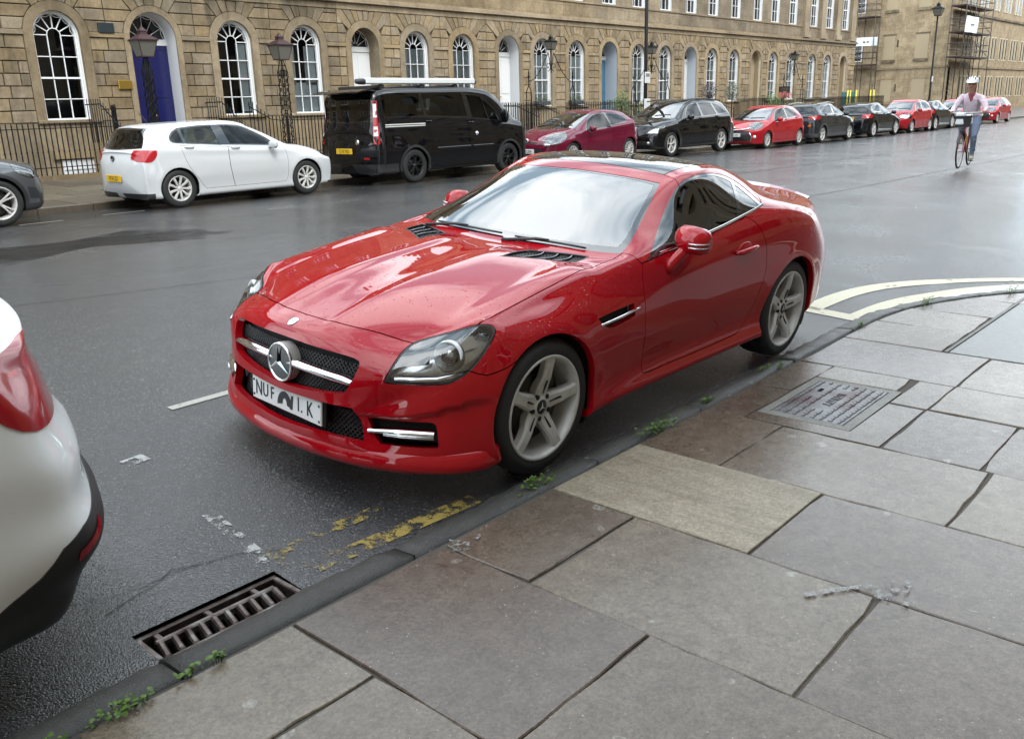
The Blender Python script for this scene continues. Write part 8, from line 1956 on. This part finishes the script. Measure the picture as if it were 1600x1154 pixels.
    P = lambda t, z: [(.86 - .02 * t, -.13 - .02 * t, z), (1.05 + .04 * t, -.13 - .02 * t, z), (1.05 + .04 * t, .13 + .02 * t, z), (.86 - .02 * t, .13 + .02 * t, z)]
    bk.grid([P(0, .80), P(1, 1.0)], 0, False, True); bk.add(P(0, .80), [(0, 1, 2, 3)]); bk.tube(P(1, 1.0), .012, 6, closed=True); bo = bk.obj('basket', M['black_plastic'], b, fix=False)
    m = MB(); m.bbox(.90, 1.08, -.14, .02, .84, 1.07, .02); m.obj('parcel', ST['grey_white'], bo); m = MB(); m.bbox(.90, 1.06, .03, .15, .84, 1.04, .02); m.obj('bag', M['lamp_grey'], bo)
    m = MB(); m.ellipsoid((1.02, 0, .72), (.04, .035, .035), 10, 8); m.obj('front_lamp', M['black_plastic'], b); m = MB(); m.bbox(.56, .60, -.03, .03, .42, .62, .008); m.obj('lock_holder', M['plate_yellow'], b)
    # ---- rider: one skinned figure
    p = empty('person', base, rz, label='cyclist in a white helmet, pale pink jacket and blue jeans, hands on the handlebar', cat='person')
    N = dict(pelvis=((.17, 0, .96), (.135, .15)), waist=((.22, 0, 1.10), (.135, .165)), chest=((.31, 0, 1.27), (.155, .20)), neckb=((.385, 0, 1.415), (.085, .10)), neck=((.415, 0, 1.475), .046), headb=((.445, 0, 1.535), (.07, .06)), head=((.455, 0, 1.595), (.10, .083)), headt=((.45, 0, 1.675), (.075, .065)))
    E = [('pelvis', 'waist'), ('waist', 'chest'), ('chest', 'neckb'), ('neckb', 'neck'), ('neck', 'headb'), ('headb', 'head'), ('head', 'headt')]
    for s, n in ((1, 'l'), (-1, 'r')):
        kn = (.52, s * .13, .62) if s > 0 else (.60, s * .12, .86); an = (.40, s * .115, .24) if s > 0 else (.36, s * .115, .56); to = (.54, s * .125, .165) if s > 0 else (.50, s * .125, .50)
        N.update({n + 'hip': ((.20, s * .095, .93), .105), n + 'th': (tuple((Vector((.20, s * .10, .93)) + Vector(kn)) / 2), .085), n + 'kn': (kn, .062), n + 'sh': (tuple(Vector(kn).lerp(Vector(an), .4)), .056), n + 'an': (an, .043), n + 'he': ((an[0] - .02, an[1], an[2] - .05), .042), n + 'to': (to, (.042, .03)),
                  n + 'shl': ((.36, s * .175, 1.37), .078), n + 'ua': ((.44, s * .25, 1.23), .064), n + 'el': ((.50, s * .30, 1.12), .056), n + 'fa': ((.585, s * .293, 1.09), .046), n + 'wr': ((.655, s * .283, 1.075), .030), n + 'pa': ((.695, s * .275, 1.082), (.028, .018))})
        E += [('pelvis', n + 'hip'), (n + 'hip', n + 'th'), (n + 'th', n + 'kn'), (n + 'kn', n + 'sh'), (n + 'sh', n + 'an'), (n + 'an', n + 'he'), (n + 'he', n + 'to'), ('chest', n + 'shl'), (n + 'shl', n + 'ua'), (n + 'ua', n + 'el'), (n + 'el', n + 'fa'), (n + 'fa', n + 'wr'), (n + 'wr', n + 'pa')]
    ln = lambda q: (q[0] + max(0, q[2] - 1.05) * .20, q[1], q[2] - max(0, q[2] - 1.05) * .05)
    for k in list(N):
        if k[1:] not in ('fa', 'wr', 'pa', 'el'): N[k] = (ln(N[k][0]), N[k][1])
    me = skin_mesh('body', N, E, 'pelvis', 3)
    for mt in (jk, jn, sk, shoe, inn): me.materials.append(mt)
    for f in me.polygons:
        c = f.center; i = 0
        if c.z > 1.43: i = 2
        elif abs(c.y) > .2 and c.x > .665: i = 2
        elif c.z < 1.0 and c.z < 1.02 - .1 * (c.x > .5) and abs(c.y) < .24: i = 1
        if i == 1 and ((c.y > 0 and c.z < .235) or (c.y < 0 and c.z < .56 and c.x > .33 and c.z < .555 and c.x + 0 > .3)): i = 3
        if i == 0 and c.z > 1.27 and abs(c.y) < (c.z - 1.22) * .33 and c.x > .40: i = 4
        f.material_index = i; f.use_smooth = True
    from mathutils import noise as nz
    for v in me.vertices:                            # cloth folds
        if v.co.z < 1.42 and not (abs(v.co.y) > .2 and v.co.x > .63): v.co += v.normal * (.010 * nz.noise(v.co * 17) + .006 * nz.noise(v.co * 41))
    body = mobj('body', me, p)
    for s in (1, -1):                                  # fingers curled round the grips, thumb from the palm's side
        m = MB()
        for k in range(4):
            x = .705 - k * .019; L = (.9, 1, .96, .8)[k]; y0 = s * (.27 + k * .005); m.tube([(x, y0, 1.094), (x + .004, y0 + s * .006, 1.094), (x + .026 * 0, y0 + s * .028 * L, 1.083), (x, y0 + s * .030 * L, 1.060), (x, y0 + s * .012, 1.036)], [.010, .010, .0095, .0085, .0075], 6)
        m.tube([(.69, s * .258, 1.075), (.70, s * .244, 1.062), (.712, s * .246, 1.042)], [.011, .010, .008], 6); m.obj('fingers', sk, body)
    def HS(m): m.v = [(a + .112, b_, c - .030) for a, b_, c in m.v]
    m = MB()
    m.ellipsoid((.548, 0, 1.60), (.018, .013, .022), 8, 6); m.ellipsoid((.452, .083, 1.605), (.02, .012, .03), 8, 6); m.ellipsoid((.452, -.083, 1.605), (.02, .012, .03), 8, 6); HS(m); m.obj('nose_and_ears', sk, body)
    m = MB(); m.ellipsoid((.535, .032, 1.627), (.012, .016, .009), 8, 6); m.ellipsoid((.535, -.032, 1.627), (.012, .016, .009), 8, 6); HS(m); m.obj('eyes', hair, body); m = MB(); m.ellipsoid((.532, 0, 1.562), (.010, .024, .006), 8, 6); HS(m); m.obj('mouth', inn, body)
    m = MB(); m.ellipsoid((.415, 0, 1.60), (.085, .088, .11), 14, 10); m.ellipsoid((.37, 0, 1.50), (.05, .07, .08), 12, 8); HS(m); m.obj('hair', hair, body)
    m = MB(); rows = []
    for t in np.linspace(0, 1, 8):
        r = math.cos(t * 1.45); rows.append([(.455 + .148 * r * math.cos(a) + (.02 if t < .1 and math.cos(a) > .5 else 0), .112 * r * math.sin(a), 1.665 + .115 * math.sin(t * 1.57) - .02 * (1 - t) * math.cos(a) * 0 + (.012 * (1 - t)) * (-math.cos(a))) for a in np.linspace(0, 2 * math.pi, 25)[:-1]])
    m.grid(rows, 0, True, True); m.add(rows[-1], [tuple(range(24))]); HS(m); h = m.obj('helmet', helm, p)
    m = MB()
    for y in (-.062, -.022, .022, .062):
        for x0, x1 in ((.49, .565), (.38, .46)):
            pts = []
            for t in np.linspace(0, 1, 4):
                x = x0 + (x1 - x0) * t; q = max(0, 1 - ((x - .455) / .148) ** 2 - (y / .112) ** 2); pts.append((x, y, 1.668 + .113 * math.sqrt(q) ** .9 + .002))
            m.tube(pts, [.005, .011, .011, .005], 6)
    HS(m); m.obj('helmet_vent', M['black_plastic'], h)
build_street()
build_terrace()
build_railings(); build_lamps(); build_plants()
build_hero()
build_vehicles()
build_cyclist()
